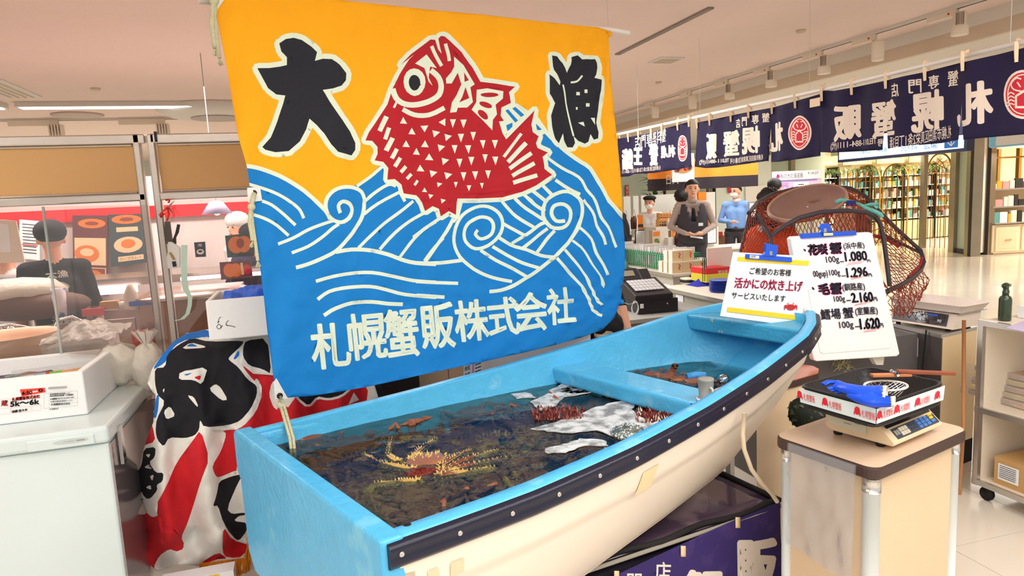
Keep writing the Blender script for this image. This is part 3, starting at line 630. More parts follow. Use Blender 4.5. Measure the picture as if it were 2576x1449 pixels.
def noren(f, outline, texts, label, name='navy_curtain', em=None, slits=(), clips=(), ph=0, step=9):
    """f maps drawing coords to photo pixels"""
    def fn(x, y):
        p = ax_(x, y, NX); d = .012*math.sin(p.y*14+ph)+.008*math.sin(p.y*31+ph*2)+.01*noise.noise(Vector((p.y*5, p.z*3, ph)))
        return Vector((NX+d, p.y, p.z))
    L = list(texts)
    if em: L += [(a, [T(f, l) for l in b], c) for a, b, c in crab_emblem(*em)]
    o3 = T(f, outline); t = thing(name, label, 'curtain', tuple(fn(*o3[0])))
    printed(o3, L, step, fn, 'cloth', [M_noren, M_nw, M_nr, M_nk], t, holes=[T(f, h) for h in slits])
    for (x, y) in clips:
        c = fn(*f(x, y)); m2 = MB(); m2.tube([c+Vector((-.008, 0, -.055)), c+Vector((-.012, 0, .0)), c+Vector((-.012, 0, .03)), Vector((NX, c.y, c.z+.045)), c+Vector((.02, 0, .0))], [.009, .011, .012, .012, .008], 4); m2.build('hanging_loop', M_tape2, t)
    return t
M_tape2 = mat('loop_tape', (238, 212, 180), .6)
q1 = lambda x, y: (2000+x/3.2205, y/3.2205)
q0 = lambda x, y: (1530+x/3.6226, 100+y/3.6226)
def mt(s, x0, y0, x1, y1, f, bold=.05, dy=0):
    """mirrored text (cloth seen from behind); dy = rise of the right edge"""
    def m_(u, v):
        uu = 1-u; return f(x0+(x1-x0)*uu, y1-(y1-y0)*v-dy*(uu-.5))
    return (1, gl_loops(s, bold, m_), 'w')
# largest curtain, right of the gap
noren(q1, [(215, 735), (330, 735), (480, 705), (740, 650), (1030, 585), (1370, 505), (1620, 445), (1890, 375), (1890, 1085), (1600, 1110), (1385, 1132), (1325, 1130), (1180, 1160), (1000, 1175), (980, 1172), (760, 1205), (700, 1215), (480, 1228), (300, 1237), (210, 1232), (205, 1000)],
      [mt('札', 1320, 680, 1590, 1005, q1, .045, 60), mt('幌', 950, 745, 1185, 1052, q1, .04, 40), mt('蟹', 628, 820, 830, 1105, q1, .03, 30), mt('販', 330, 858, 510, 1127, q1, .045, 30),
       mt('蟹', 1228, 572, 1320, 698, q1, .015, 12), mt('専', 1072, 610, 1160, 718, q1, .02, 12), mt('門', 928, 645, 1010, 752, q1, .02, 10), mt('店', 788, 675, 858, 782, q1, .02, 10),
       mt('札幌市清田区真栄2条1丁目3番', 780, 1062, 1250, 1165, q1, .03, 95), mt('15号', 670, 1125, 755, 1180, q1, .03, 12), mt('TEL011-884-1111(代)', 292, 1130, 662, 1202, q1, .03, 50)],
      'largest navy shop curtain with mirrored cream lettering, right of the gap', em=(1850, 765, 165, 200), slits=[[(742, 960), (752, 1080), (762, 1230), (704, 1230), (722, 1060)], [(1362, 805), (1368, 990), (1385, 1140), (1322, 1140), (1345, 960)]], clips=[(235, 745), (463, 690), (738, 635), (1050, 565), (1390, 480), (1805, 400)], ph=1)
noren(q0, [(805, 755), (950, 730), (1115, 690), (1300, 655), (1480, 620), (1700, 560), (1905, 495), (1915, 520), (1915, 1060), (1720, 1090), (1560, 1112), (1468, 1115), (1440, 1105), (1250, 1135), (1000, 1165), (880, 1170), (775, 1158), (790, 950), (800, 860)],
      [mt('札', 1465, 765, 1602, 1010, q0, .05, 30), mt('幌', 1238, 795, 1380, 1032, q0, .035, 20), mt('蟹', 1045, 832, 1180, 1060, q0, .03, 15), mt('販', 890, 860, 990, 1082, q0, .045, 10),
       mt('蟹', 1412, 668, 1462, 752, q0, .015, 5), mt('専', 1312, 685, 1376, 765, q0, .02, 5), mt('門', 1228, 705, 1276, 784, q0, .02, 5), mt('店', 1152, 722, 1196, 802, q0, .02, 5), mt('札幌市清田区真栄2条1丁目3番15号', 1105, 1062, 1412, 1112, q0, .03, 40), mt('TEL011-884-1111(代)', 828, 1085, 1095, 1135, q0, .03, 22)],
      'middle navy shop curtain with crab emblem and mirrored lettering', em=(1748, 848, 96, 158), clips=[(812, 745), (945, 715), (1118, 680), (1295, 642), (1488, 600), (1710, 545)], slits=[[(1470, 800), (1468, 1120), (1450, 1120), (1460, 900)]], ph=2.2, step=8)
noren(q0, [(85, 905), (180, 888), (280, 870), (385, 850), (510, 815), (635, 775), (765, 745), (772, 900), (775, 1155), (600, 1185), (400, 1215), (250, 1222), (180, 1245), (115, 1250), (95, 1100)],
      [mt('札幌', 488, 965, 592, 1072, q0, .05, 10), mt('蟹', 375, 948, 452, 1142, q0, .05, 0), mt('王', 242, 992, 314, 1135, q0, .05, 0), mt('鮨', 135, 1000, 200, 1180, q0, .05, 0),
       mt('蟹料理専門店', 255, 845, 540, 965, q0, .02, 75), mt('札幌市清田区真栄2条1丁目3番15号 TEL011-884-1111', 125, 1165, 480, 1205, q0, .03, 40)],
      'first navy shop curtain next to the big flag', em=(672, 990, 50, 120), clips=[(98, 900), (180, 880), (282, 858), (388, 835), (508, 805), (635, 765), (762, 730)], ph=4, step=8)
mb = MB(); p = ax_(2050, 258, NX-.03); mb.box(p, (.004, .085, .05)); single('care_label', mb, M_tape2, 'small cream care label pinned to the curtain', 'label')
# ================================================================== THE BOAT
BA = R(18); BO = Vector((.175, 1.581, 0)); BX = Vector((math.cos(BA), math.sin(BA), 0)); BN = Vector((-BX.y, BX.x, 0))
def bp(u, v, z):
    k = (.03+.07*v/1.12)*max(0, 1-u/2.3)
    return BO+BX*(u-k)+BN*v+Vector((0, 0, z))
_us = [0, .4, .8, 1.2, 1.6, 2.0, 2.15, 2.28]
def ip(u, ys, xs=_us): return float(np.interp(u, xs, ys))
def hb(u): return ip(u, [.562, .572, .555, .517, .462, .39, .335, .25])
def zt(u): return .855+.04*u*u
def cb(u): return ip(u, [.50, .43, .34, .29, .25, .19, .14, .08])
def zb(u): return ip(u, [.372, .372, .374, .41, .47, .62, .76, .90])
VM = .555
def hull_out(u, t, s):
    """t 0 at the gunwale .. 1 at the chine; s -1 near side, +1 far side"""
    z0 = zt(u)-.01; z1 = zb(u); H = z0-z1
    tt = t; k = math.cos(tt*math.pi/2)**.8
    lap = .012 if t < .36 else 0.0
    v = cb(u)+(hb(u)-cb(u))*(.25*(1-tt)+.75*k)+lap-.004
    return bp(u, VM+s*v, z0-H*tt)
def hull_in(u, t, s):
    z0 = zt(u); z1 = zb(u)+.05; k = math.cos(t*math.pi/2)**.8
    v = max(.03, cb(u)-.03)+(hb(u)-.055-max(.03, cb(u)-.03))*(.25*(1-t)+.75*k)
    return bp(u, VM+s*v, z0-(z0-z1)*t)
M_blue = mat('boat_blue_paint', (82, 186, 236), .32, var=.10, scale=14, bump=.35, bscale=38, coat=.15, second=(112, 200, 238), sscale=6, sth=.60)
M_bluew = mat('boat_blue_paint_worn', (66, 170, 214), .4, var=.12, scale=14, bump=.4, bscale=50, second=(196, 196, 168), sscale=30, sth=.66)
M_cream = mat('boat_cream_gelcoat', (240, 228, 212), .35, var=.03, scale=5, bump=.05, bscale=20, second=(222, 208, 190), sscale=5, sth=.68)
M_navy = mat('rub_rail_rubber', (24, 26, 48), .3, var=.15, scale=30, bump=.1)
M_steel = mat('steel', (190, 190, 190), .25, 1, var=.05)
M_screw = mat('screw_steel', (205, 205, 200), .3, 1)
boat = thing('boat', 'sky-blue and cream wooden rowing boat filled with water and crabs on a dark stand', 'boat', tuple(bp(.9, VM, .372)))
NU = 34; NT = 12
def hullgrid(fn, s, u0=0, u1=2.28):
    return lambda a, b: fn(u0+(u1-u0)*a, b, s)
mb = MB(); mb.grid(hullgrid(hull_out, -1), NU, 25, 0); mb.grid(hullgrid(hull_out, 1), NU, 25, 0)
mb.grid(lambda a, b: bp(2.28*a, VM+(2*b-1)*cb(2.28*a), zb(2.28*a)), NU, 4, 0)
mb.grid(lambda a, b: hull_out(2.28, b, -1).lerp(hull_out(2.28, b, 1), a), 4, 10, 0)
mb.build('hull', M_cream, boat)
mb = MB(); mb.grid(hullgrid(hull_in, -1, .02, 2.24), NU, NT, 0); mb.grid(hullgrid(hull_in, 1, .02, 2.24), NU, NT, 0)
mb.grid(lambda a, b: bp(.02+2.22*a, VM+(2*b-1)*max(.03, cb(.02+2.22*a)-.03), zb(.02+2.22*a)+.05), NU, 4, 0)
mb.grid(lambda a, b: hull_in(2.24, b, -1).lerp(hull_in(2.24, b, 1), a), 4, 8, 0)
mb.build('hull_lining', M_blue, boat)
for s in (-1, 1):
    mb = MB()
    def gw(a, b, s=s):
        u = -.03+2.31*a; h = hb(max(u, 0)); prof = [(-.057, -.03), (-.055, -.004), (-.045, .004), (-.01, .004), (.002, -.004), (.002, -.05)]
        i = min(4, int(b*5)); p = prof[int(round(b*5))]
        return bp(u, VM+s*(h+p[0]), zt(max(u, 0))+p[1])
    mb.grid(gw, 60, 5, 0); mb.build('gunwale', M_blue, boat)
    mb = MB()
    def rr(a, b, s=s):
        u = -.03+2.30*a; p = [(.0, .0), (.016, -.004), (.024, -.014), (.018, -.026), (.018, -.04), (.024, -.05), (.014, -.064), (0, -.066)][int(round(b*7))]
        return bp(u, VM+s*(hb(max(u, 0))+p[0]), zt(max(u, 0))+p[1]-.002)
    mb.grid(rr, 60, 7, 0); mb.add([rr(0, k/7) for k in range(8)], [tuple(range(8))])
    rail = mb.build('rub_rail', M_navy, boat)
    if s < 0:
        for k in range(14):
            u = .0+.158*k; h = hb(u)
            c = bp(u, VM-h-.019, zt(u)-.033); sc = MB(); sc.lathe([(.0075, -.004), (.0075, .001), (.005, .003), (.002, .001), (0, .001)], c, 10, 0, axis=-BN)
            sc.build('screw', M_screw, rail)
# transom with cap
tv = [(-.012, .862), (1.135, .862), (1.15, .845), (1.15, .70), (1.118, .672), (1.11, .40), (1.05, .335), (.08, .335), (.0, .50), (-.012, .66)]
mb = MB()
def tp(v, z, u): return bp(0, v, z)+BX*u
n = len(tv); a_ = [tp(v, z, .02) for v, z in tv]; b_ = [tp(v, z, -.045) for v, z in tv]
mb.add(a_+b_, [tuple(range(n)), tuple(range(2*n-1, n-1, -1))]+[(i, n+i, n+(i+1) % n, (i+1) % n) for i in range(n)])
mb.build('transom', M_blue, boat, bevel=.012, seg=3)
mb = MB(); mb.box(bp(0, .006, .58)+BX*.012-BN*.014, (.055, .006, .40), 0, BA); mb.build('worn_corner', mat('worn_wood', (190, 176, 150), .8, var=.35, scale=40, second=(90, 150, 160), sscale=18, sth=.5, bump=.6, bscale=80), boat)
mb = MB()
def plank(mb, u0, u1, z1, th, v0=None, v1=None, w=.058):
    A = [bp(u0, (VM-hb(u0)+w) if v0 is None else v0, z1), bp(u1, (VM-hb(u1)+w) if v0 is None else v0, z1), bp(u1, (VM+hb(u1)-w) if v1 is None else v1, z1), bp(u0, (VM+hb(u0)-w) if v1 is None else v1, z1)]
    mb.slab(A, (0, 0, -th))
plank(mb, 1.285, 1.465, .868, .075); mb.build('thwart', M_blue, boat, bevel=.015, seg=3)
mb = MB(); plank(mb, 2.05, 2.26, 1.02, .075, w=.03); mb.build('bow_deck', M_bluew, boat, bevel=.01, seg=2)
# tapes and stain patches stuck on the hull side, short dark joint near the stem
M_tape = mat('old_tape', (238, 212, 168), .6); M_stain = mat('glue_stain', (226, 205, 172), .7, var=.1, scale=40)
def hpatch(u0, u1, t0, t1, m, skew=0):
    mb = MB(); mb.grid(lambda a, b: hull_out(u0+(u1-u0)*a+skew*b, t0+(t1-t0)*b, -1)-BN*.003, 3, 3); mb.build('tape_patch', m, boat)
hpatch(.845, .925, .20, .35, M_tape, -.02); hpatch(.135, .175, .215, .30, M_stain); hpatch(.07, .10, .21, .33, M_stain, .01)
mb = MB(); pts = [hull_out(2.1, .15+.8*k/8, -1)+BX*.0-BN*.004 for k in range(9)]; mb.tube(pts, .009, 6); mb.build('stem_strip', mat('weed_strip', (30, 62, 72), .8, var=.5, scale=60), boat)
mb = MB(); mb.ball(bp(.05, .035, zt(0)+.003), (.012, .012, .003)); mb.build('drain_hole', mat('black_rubber', (16, 16, 18), .6), boat)
# ------------------------------------------------------------------ water
WZ = .79
M_water = clearmat('tank_water', (218, 238, 228), .0, .02, 1.33, bump=.3, bscale=9)
def wv(u, s):
    z0 = zt(u); z1 = zb(u)+.05; t = min(.95, max(0, (z0-WZ)/(z0-z1))); k = math.cos(t*math.pi/2)**.8; ci = max(.03, cb(u)-.03)
    return VM+s*(ci+(hb(u)-.055-ci)*(.25*(1-t)+.75*k)+.004)
mb = MB(); mb.grid(lambda a, b: bp(.02+2.05*a, wv(.02+2.05*a, -1)*(1-b)+wv(.02+2.05*a, 1)*b, WZ+.0016*noise.noise(Vector((a*38, b*14, 0)))), 150, 60)
wt = mb.build('water', M_water); tagp(wt, 'clear shallow sea water standing in the blue boat', 'water', None, 'stuff')
def inw(u, z):
    z0 = zt(u); z1 = zb(u)+.05; t = min(1, max(0, (z0-z)/(z0-z1))); ci = max(.03, cb(u)-.03); return ci+(hb(u)-.055-ci)*(.25*(1-t)+.75*math.cos(t*math.pi/2)**.8)
# ------------------------------------------------------------------ crabs
M_king = mat('king_crab_shell', (150, 96, 74), .35, var=.3, scale=18, bump=.5, bscale=60, second=(176, 130, 70), sscale=14, sth=.55, coat=.3)
M_kingleg = mat('king_crab_leg', (200, 162, 84), .35, var=.3, scale=16, bump=.4, bscale=60, second=(120, 62, 44), sscale=11, sth=.52, coat=.3)
M_spine = mat('crab_spine', (226, 196, 120), .4)
M_red = mat('crab_red_shell', (118, 42, 28), .35, var=.35, scale=30, coat=.3, bump=.4)
M_hair = mat('hairy_crab_shell', (136, 84, 60), .55, var=.35, scale=30, bump=.9, bscale=130, second=(172, 118, 90), sscale=20, sth=.55)
M_hairleg = mat('hairy_crab_leg', (146, 92, 68), .55, var=.3, scale=40, bump=.8, bscale=150)
def spine(mb, p, d, r, h, mi):
    d = Vector(d).normalized(); a = d.orthogonal().normalized(); b = d.cross(a); p = Vector(p)
    mb.add([p+a*r, p+b*r, p-a*r, p-b*r, p+d*h], [(0, 1, 4), (1, 2, 4), (2, 3, 4), (3, 0, 4)], mi)
def legmesh(pts, r0, r1, spines=7, mi=0, si=1, flat=.6, rnd=random.Random(3)):
    mb = MB(); N = len(pts)-1
    for i in range(N):
        a = Vector(pts[i]); b = Vector(pts[i+1]); ra = r0+(r1-r0)*i/N; rb_ = r0+(r1-r0)*(i+1)/N
        if i == N-1: rb_ = ra*(.25 if r0 < .014 else .6)
        mid = a.lerp(b, .6)
        mb.tube([a, a.lerp(b, .08), mid, b.lerp(a, .06), b], [ra*.7, ra*.85, ra*1.12, rb_*1.0, rb_*.75], 7, mi)
        t = (b-a).normalized(); sd = t.cross(Vector((0, 0, 1)))
        sd = sd.normalized() if sd.length > .01 else Vector((1, 0, 0)); up = sd.cross(t)
        for k in range(spines):
            q = a.lerp(b, (k+.5)/spines)
            for ang in (0, 75, 180, 120, 40):
                d = sd*math.cos(R(ang))+up*math.sin(R(ang)); rr_ = ra*(1.0 if ang in (0, 180) else .95)
                if rnd.random() < .75: spine(mb, q+d*rr_*.8, d+t*.3, ra*.22, ra*.75, si)
    return mb
def king_crab(label, group, loc=(0, 0, 0), legs=None, seed=1, red=False):
    rnd = random.Random(seed); t = thing('king_crab', label, 'crab', loc, 0, group); B = Vector(loc)
    mb = MB()
    def f(d): return 1+.10*noise.noise(d*3+Vector((seed, 0, 0)))+.03*noise.noise(d*11)
    mb.ball(B+Vector((0, 0, .0)), (.105, .095, .05), 0, 20, 10, f)
    for k in range(260 if red else 90):
        th = rnd.random()*6.283; ph = rnd.random()*1.5; d = Vector((math.sin(ph)*math.cos(th), math.sin(ph)*math.sin(th), math.cos(ph)))
        spine(mb, B+Vector((d.x*.1, d.y*.09, d.z*.047)), d, .004, .014, 1)
    mb.build('carapace', [M_red if red else M_king, M_spine if not red else M_red], t)
    legs_given = legs is not None
    if legs is None:
        legs = []
        for s in (-1, 1):
            for k in range(4):
                a = R(s*(35+35*k)+rnd.uniform(-12, 12)); d = Vector((math.cos(a), math.sin(a), 0))
                p0 = B+d*.08; a2 = a+R(rnd.uniform(-15, 15)); l = rnd.uniform(.09, .12)
                p1 = p0+Vector((math.cos(a2)*l, math.sin(a2)*l, rnd.uniform(.0, .02)))
                a3 = a2+R(s*rnd.uniform(95, 135)); p2 = p1+Vector((math.cos(a3)*l*.8, math.sin(a3)*l*.8, -rnd.uniform(.0, .03)))
                p3 = p2+Vector((math.cos(a3+R(s*30))*l*.5, math.sin(a3+R(s*30))*l*.5, -.02)); legs.append([p0, p1, p2, p3])
    for L in legs:
        legmesh(L, .0155 if legs_given else .0115, .008, 7, rnd=rnd).build('leg', [M_red if red else M_kingleg, M_spine], t)
    return t
def hairy_crab(label, group, loc=(0, 0, 0), seed=1):
    rnd = random.Random(seed); t = thing('hairy_crab', label, 'crab', loc, 0, group); B = Vector(loc)
    mb = MB(); mb.ball(B, (.062, .054, .03), 0, 18, 9, lambda d: 1+.05*noise.noise(d*7)+.03*noise.noise(d*20)); mb.build('carapace', M_hair, t)
    for s in (-1, 1):
        for k in range(4):
            a = R(s*(30+38*k)); d = Vector((math.cos(a), math.sin(a), 0)); p0 = B+d*.052
            p1 = p0+d*.05+Vector((0, 0, .018)); p2 = p1+Vector((math.cos(a+s*1.9), math.sin(a+s*1.9), 0))*.045+Vector((0, 0, -.015)); p3 = p2+Vector((math.cos(a+s*2.6), math.sin(a+s*2.6), 0))*.03+Vector((0, 0, -.015))
            m_ = MB(); m_.tube([p0, p0.lerp(p1, .5), p1, p1.lerp(p2, .5), p2, p3], [.007, .009, .0065, .0075, .005, .0015], 7, 0); m_.build('leg', M_hairleg, t)
        c0 = B+Vector((.045, s*.03, 0)); m_ = MB(); m_.tube([c0, c0+Vector((.035, s*.03, .01)), c0+Vector((.07, s*.01, .0))], [.011, .015, .013], 8, 0)
        e = c0+Vector((.07, s*.01, 0)); m_.tube([e, e+Vector((.025, -s*.012, .004)), e+Vector((.045, -s*.02, 0))], [.010, .007, .002], 6, 0); m_.tube([e, e+Vector((.03, s*.004, -.004)), e+Vector((.045, -s*.014, -.004))], [.008, .005, .002], 6, 0)
        m_.build('claw', M_hairleg, t)
    return t
def bw(px, py, z=.772): return az(px, py, z)
# the big golden legged king crab near the stern, its legs laid out one by one
bc = bw(1075, 1180, .752)
LG = [[(1110, 1185), (1200, 1150), (1255, 1138), (1290, 1150)], [(1110, 1192), (1200, 1170), (1278, 1156), (1300, 1205)], [(1105, 1200), (1180, 1190), (1248, 1180), (1300, 1240)],
      [(1040, 1185), (965, 1170), (905, 1142), (820, 1175)], [(1000, 1165), (975, 1150), (985, 1105), (1100, 1100)], [(1030, 1160), (1060, 1130), (1100, 1108), (1010, 1110)],
      [(1110, 1175), (1150, 1150), (1185, 1138), (1140, 1150)], [(1050, 1215), (1000, 1215), (940, 1222), (925, 1240)]]
kc = king_crab('large king crab with long golden spiny legs spread wide near the boat stern', None, tuple(bc), [[bc.lerp(bw(*p[0]), .9)]+[bw(*q, .782-.002*k) for k, q in enumerate(p)] for p in LG], 5)
k2 = king_crab('dark red spiny crab breaking the surface beside the golden-legged crab', None, tuple(bw(1060, 1200, .772)), None, 9, True)
for c in k2.children: c.scale = (.6, .45, .55)
kp = king_crab('brown king crab half hidden in the pile under the water', 'king crabs under the water', tuple(bp(.55, .62, .68)), None, 2)
kq = king_crab('brown king crab half hidden in the pile under the water', 'king crabs under the water', tuple(bp(1.0, .55, .66)), None, 12)
rnd = random.Random(11)
KS = [(.35, .74, .72), (.45, .42, .71), (.85, .38, .72), (.75, .70, .735), (1.05, .72, .735), (1.18, .45, .735), (.62, .55, .68), (1.62, .6, .735), (1.75, .48, .72), (.98, .50, .70), (1.2, .65, .70), (.25, .45, .70)]
for i, (u, v, z) in enumerate(KS): copy_tree(kp if i % 2 else kq, None, bp(u, max(VM-.13, min(VM+.13, v)), z-.03), rnd.random()*6.28)
hp = hairy_crab('brown hairy crab lying in the pile under the water', 'hairy crabs under the water', tuple(bp(.24, .75, .72)), 3)
HS = []
for i in range(190):
    u = rnd.uniform(.1, 1.95); v = VM+rnd.uniform(-1, 1)*(hb(u)-.20); HS.append((u, v, rnd.uniform(.62, .728)))
for (u, v, z) in HS:
    s_ = rnd.uniform(1.0, 1.35); lim = inw(u, z-.04)-.155*s_
    if lim < 0 or u < .14 or u > 1.95: continue
    v = max(VM-lim, min(VM+lim, v))
    c = copy_tree(hp, None, bp(u, v, z), rnd.random()*6.28); c.rotation_euler[0] = rnd.uniform(-.5, .5); c.rotation_euler[1] = rnd.uniform(-.4, .4); c.scale = [s_]*3
for (p, l) in (((745, 1118), 'two-toned hairy crab sticking out of the water in the far stern corner'), ((700, 1110), 'hairy crab half out of the water hard against the far stern corner'), ((1200, 1235), 'hairy crab with granular shell beside the near gunwale'),
              ((1000, 1262), 'hairy crab pressed against the transom near its middle'), ((1040, 1310), 'hairy crab wedged in the near stern corner'), ((850, 1130), 'pinkish hairy crab lying flat near the far stern side'), ((1160, 1050), 'hairy crab raising a small claw near the far side')):
    c = copy_tree(hp, None, bw(*p, .768 if p[0] < 800 else .750)+BX*.05, rnd.random()*6.28, l); c.scale = [1.25, 1.25, 1.0]
    if 'group' in c: del c['group']
# the packed crabs lower down: nobody could count them
mb = MB()
def bed(a, b):
    u = .06+1.9*a; iw = max(.05, inw(u, .62)-.02); wl = VM-iw; wr = VM+iw-.03; v = wl+(wr-wl)*b; q = Vector((u*9, v*9, 0))
    return bp(u, v, min(.775, .60+(.13*min(1, 5*b, 6*(1-b)))+.05*noise.noise(q)+.035*abs(noise.noise(q*2.3))+.012*noise.noise(q*7)))
mb.grid(bed, 190, 90); cb_ = mb.build('crab_bed', mat('crab_bed_brown', (140, 88, 60), .5, var=.5, scale=14, bump=.9, bscale=60, second=(40, 30, 32), sscale=7, sth=.56, coat=.2)); tagp(cb_, 'dark packed mass of crabs lower down in the boat', 'crabs', None, 'stuff')
# ------------------------------------------------------------------ foam
foam_px = [[(1335, 1012), (1390, 985), (1440, 970), (1500, 975), (1480, 990), (1420, 1000), (1400, 1020), (1360, 1035)],
           [(1415, 965), (1480, 972), (1510, 985), (1440, 992), (1380, 985)],
           [(1340, 1080), (1400, 1062), (1450, 1050), (1500, 1025), (1560, 1010), (1600, 1008), (1590, 1030), (1610, 1050), (1640, 1065), (1700, 1052), (1650, 1075), (1600, 1110), (1530, 1095), (1500, 1082), (1440, 1090), (1390, 1088)],
           [(1370, 1130), (1420, 1120), (1460, 1105), (1520, 1108), (1530, 1122), (1470, 1122), (1420, 1138), (1380, 1140)], [(1520, 1128), (1600, 1112), (1620, 1118), (1560, 1148), (1520, 1150)], [(1285, 992), (1330, 988), (1345, 1000), (1300, 1002)]]
M_foam = mat('sea_foam', (214, 224, 228), .7, var=.04, scale=60, alpha=.9)
_nt = M_foam.node_tree; _n = _nt.nodes.new('ShaderNodeTexNoise'); _n.inputs['Scale'].default_value = 22; _n.inputs['Detail'].default_value = 8
_c = _nt.nodes.new('ShaderNodeValToRGB'); _c.color_ramp.elements[0].position = .38; _c.color_ramp.elements[1].position = .60; _c.color_ramp.elements[0].color = (.2, .2, .2, 1)
_t = _nt.nodes.new('ShaderNodeTexCoord'); _nt.links.new(_t.outputs['Object'], _n.inputs['Vector']); _nt.links.new(_n.outputs['Fac'], _c.inputs[0]); _nt.links.new(_c.outputs[0], _nt.nodes['Principled BSDF'].inputs['Alpha'])
for i, pl in enumerate(foam_px):
    P = [az(x, y, WZ+.003) for x, y in pl]; P2 = []
    for a in range(len(P)):
        for t in (0, .25, .5, .75):
            q = P[a].lerp(P[(a+1) % len(P)], t); q = q+Vector((noise.noise(q*60), noise.noise(q*60+Vector((5, 5, 5))), 0))*.012; P2.append(q)
    mb = MB(); mb.slab(P2, (0, 0, .003)); f_ = mb.build('sea_foam', M_foam); tagp(f_, 'white foam floating on the water beside the seat plank', 'foam', None, 'stuff')
# bubbling aerator dome
ad = thing('bubble_dome', 'dome of bubbling water foaming up near the near gunwale', 'water', tuple(az(1575, 1098, WZ)))
mb = MB(); mb.ball(az(1580, 1092, WZ), (.065, .065, .035), 0, 24, 12, lambda d: 1+.08*noise.noise(d*6)); mb.build('dome', clearmat('bubbling_water', (205, 225, 215), .25, .15, 1.33, 1.0, 40), ad)
mb = MB()
for k in range(160):
    a = rnd.random()*6.28; r_ = .07*rnd.random()**.5; p = az(1580, 1092, WZ)+Vector((r_*math.cos(a), r_*math.sin(a), .035*(1-(r_/.075)**2))); mb.ball(p, rnd.uniform(.002, .005), 0, 5, 3)
o_ = mb.build('bubbles', mat('bubble_white', (235, 240, 240), .2, alpha=.8), ad); o_['kind'] = 'stuff'
# barnacle cluster and spiny shells poking out by the plank
cl = thing('spiny_shell', 'cluster of white-tipped spiny shells poking out by the seat plank', 'shellfish', tuple(az(1655, 1062, .78)))
mb = MB()
for k in range(190):
    p = az(1600+120*rnd.random(), 1030+38*rnd.random(), .79); spine(mb, p, (rnd.uniform(-.4, .4), rnd.uniform(-.4, .4), 1), .005, rnd.uniform(.012, .03), 0 if rnd.random() < .7 else 1)
mb.ball(az(1650, 1056, .765), (.08, .05, .03), 0, 14, 8); mb.build('spikes', [M_red, mat('barnacle_white', (236, 228, 210), .6)], cl)
cl = thing('spiny_shell', 'dark red spiny shell cluster above the water in the middle of the boat', 'shellfish', tuple(az(1400, 1045, .78)))
mb = MB()
for k in range(200):
    p = az(1340+130*rnd.random(), 1028+30*rnd.random(), .79); spine(mb, p, (rnd.uniform(-.6, .6), rnd.uniform(-.6, .6), 1), .005, rnd.uniform(.01, .03), 0)
mb.ball(az(1400, 1050, .765), (.09, .05, .03), 0, 14, 8); mb.build('spikes', [M_red], cl)
# grey bucket pump on the thwart with hose
pm = thing('water_pump', 'grey cylindrical pump clipped to the seat plank at the near gunwale', 'pump', tuple(az(1776, 1005, .86)))
c0 = az(1776, 1003, .875); M_gray = mat('grey_plastic', (150, 150, 145), .5, var=.04)
mb = MB(); mb.lathe([(.030, 0), (.030, .006), (.026, .008), (.029, .07), (.031, .075), (.029, .079), (0, .080)], c0, 20); mb.build('housing', M_gray, pm)
mb = MB(); mb.box(c0+Vector((-.02, -.01, -.012)), (.08, .05, .006), 0, BA); mb.build('bracket', mat('blue_plate', (70, 84, 150), .4), pm)
mb = MB(); mb.lathe([(.036, -.004), (.036, .003), (.03, .004)], c0, 20); mb.build('collar', mat('white_plastic', (232, 236, 238), .4), pm)
mb = MB(); mb.tube([c0+Vector((.0, -.031, .05)), c0+Vector((.002, -.042, .045)), c0+Vector((.0, -.044, .01)), c0+Vector((0, -.045, -.03))], .0045, 8); mb.build('outlet_tube', mat('clear_tube', (205, 205, 190), .3), pm)
mb = MB(); pts = [az(1800, 985, .84), az(1830, 975, .86), az(1860, 962, .88), az(1885, 950, .925)]; mb.tube(pts, [.011, .012, .013, .011], 10)
single('hose', mb, mat('ribbed_hose', (200, 170, 110), .5, var=.2, scale=90), 'ribbed tan hose running from the water over the near gunwale', 'hose')
mb = MB(); mb.tube([az(1727, 948, .80), az(1750, 943, .805), az(1775, 945, .80)], .016, 10); single('float_tube', mb, mat('blue_foam_tube', (60, 150, 220), .5), 'short blue tube floating in the bow compartment', 'tube')
mb = MB(); mb.ball(az(1820, 955, .81), (.028, .028, .026), 0, 14, 8, lambda d: 1+.1*noise.noise(d*4)); single('plastic_bag', mb, clearmat('clear_bag_ball', (225, 235, 240), .35, .1, 1.4), 'small clear plastic bag bobbing beside the pump', 'bag')
mb = MB(); mb.tube([az(1685, 945, .79), az(1695, 925, .83), az(1699, 919, .845)], [.02, .016, .014], 8); mb.ball(az(1693, 919, .85), .008, 1, 8, 5); mb.ball(az(1703, 919, .85), .008, 1, 8, 5)
single('crab_eye_stalk', mb, [M_hairleg, mat('black_eye', (15, 15, 18), .2)], 'crab raising its black eyes out of the water in the bow compartment', 'crab')
for k in range(4):
    c = copy_tree(hp, None, az(1640+35*k, 950+6*k, .77), k*1.3); c['label'] = 'brown hairy crab lying in the pile under the water'
# pale hose hanging from the hull to the stand corner
mb = MB(); H_ = [(1873, 1040), (1868, 1090), (1872, 1130), (1890, 1180), (1915, 1215), (1940, 1240), (1955, 1262)]
mb.tube([bp(1.45, -.0, 0)*0+apl(x, y, bp(1.6, .02, .7), 12) for x, y in H_], .0085, 8); single('drain_hose', mb, mat('cream_hose', (222, 206, 178), .5), 'cream hose hanging from the boat side to the stand corner', 'hose')

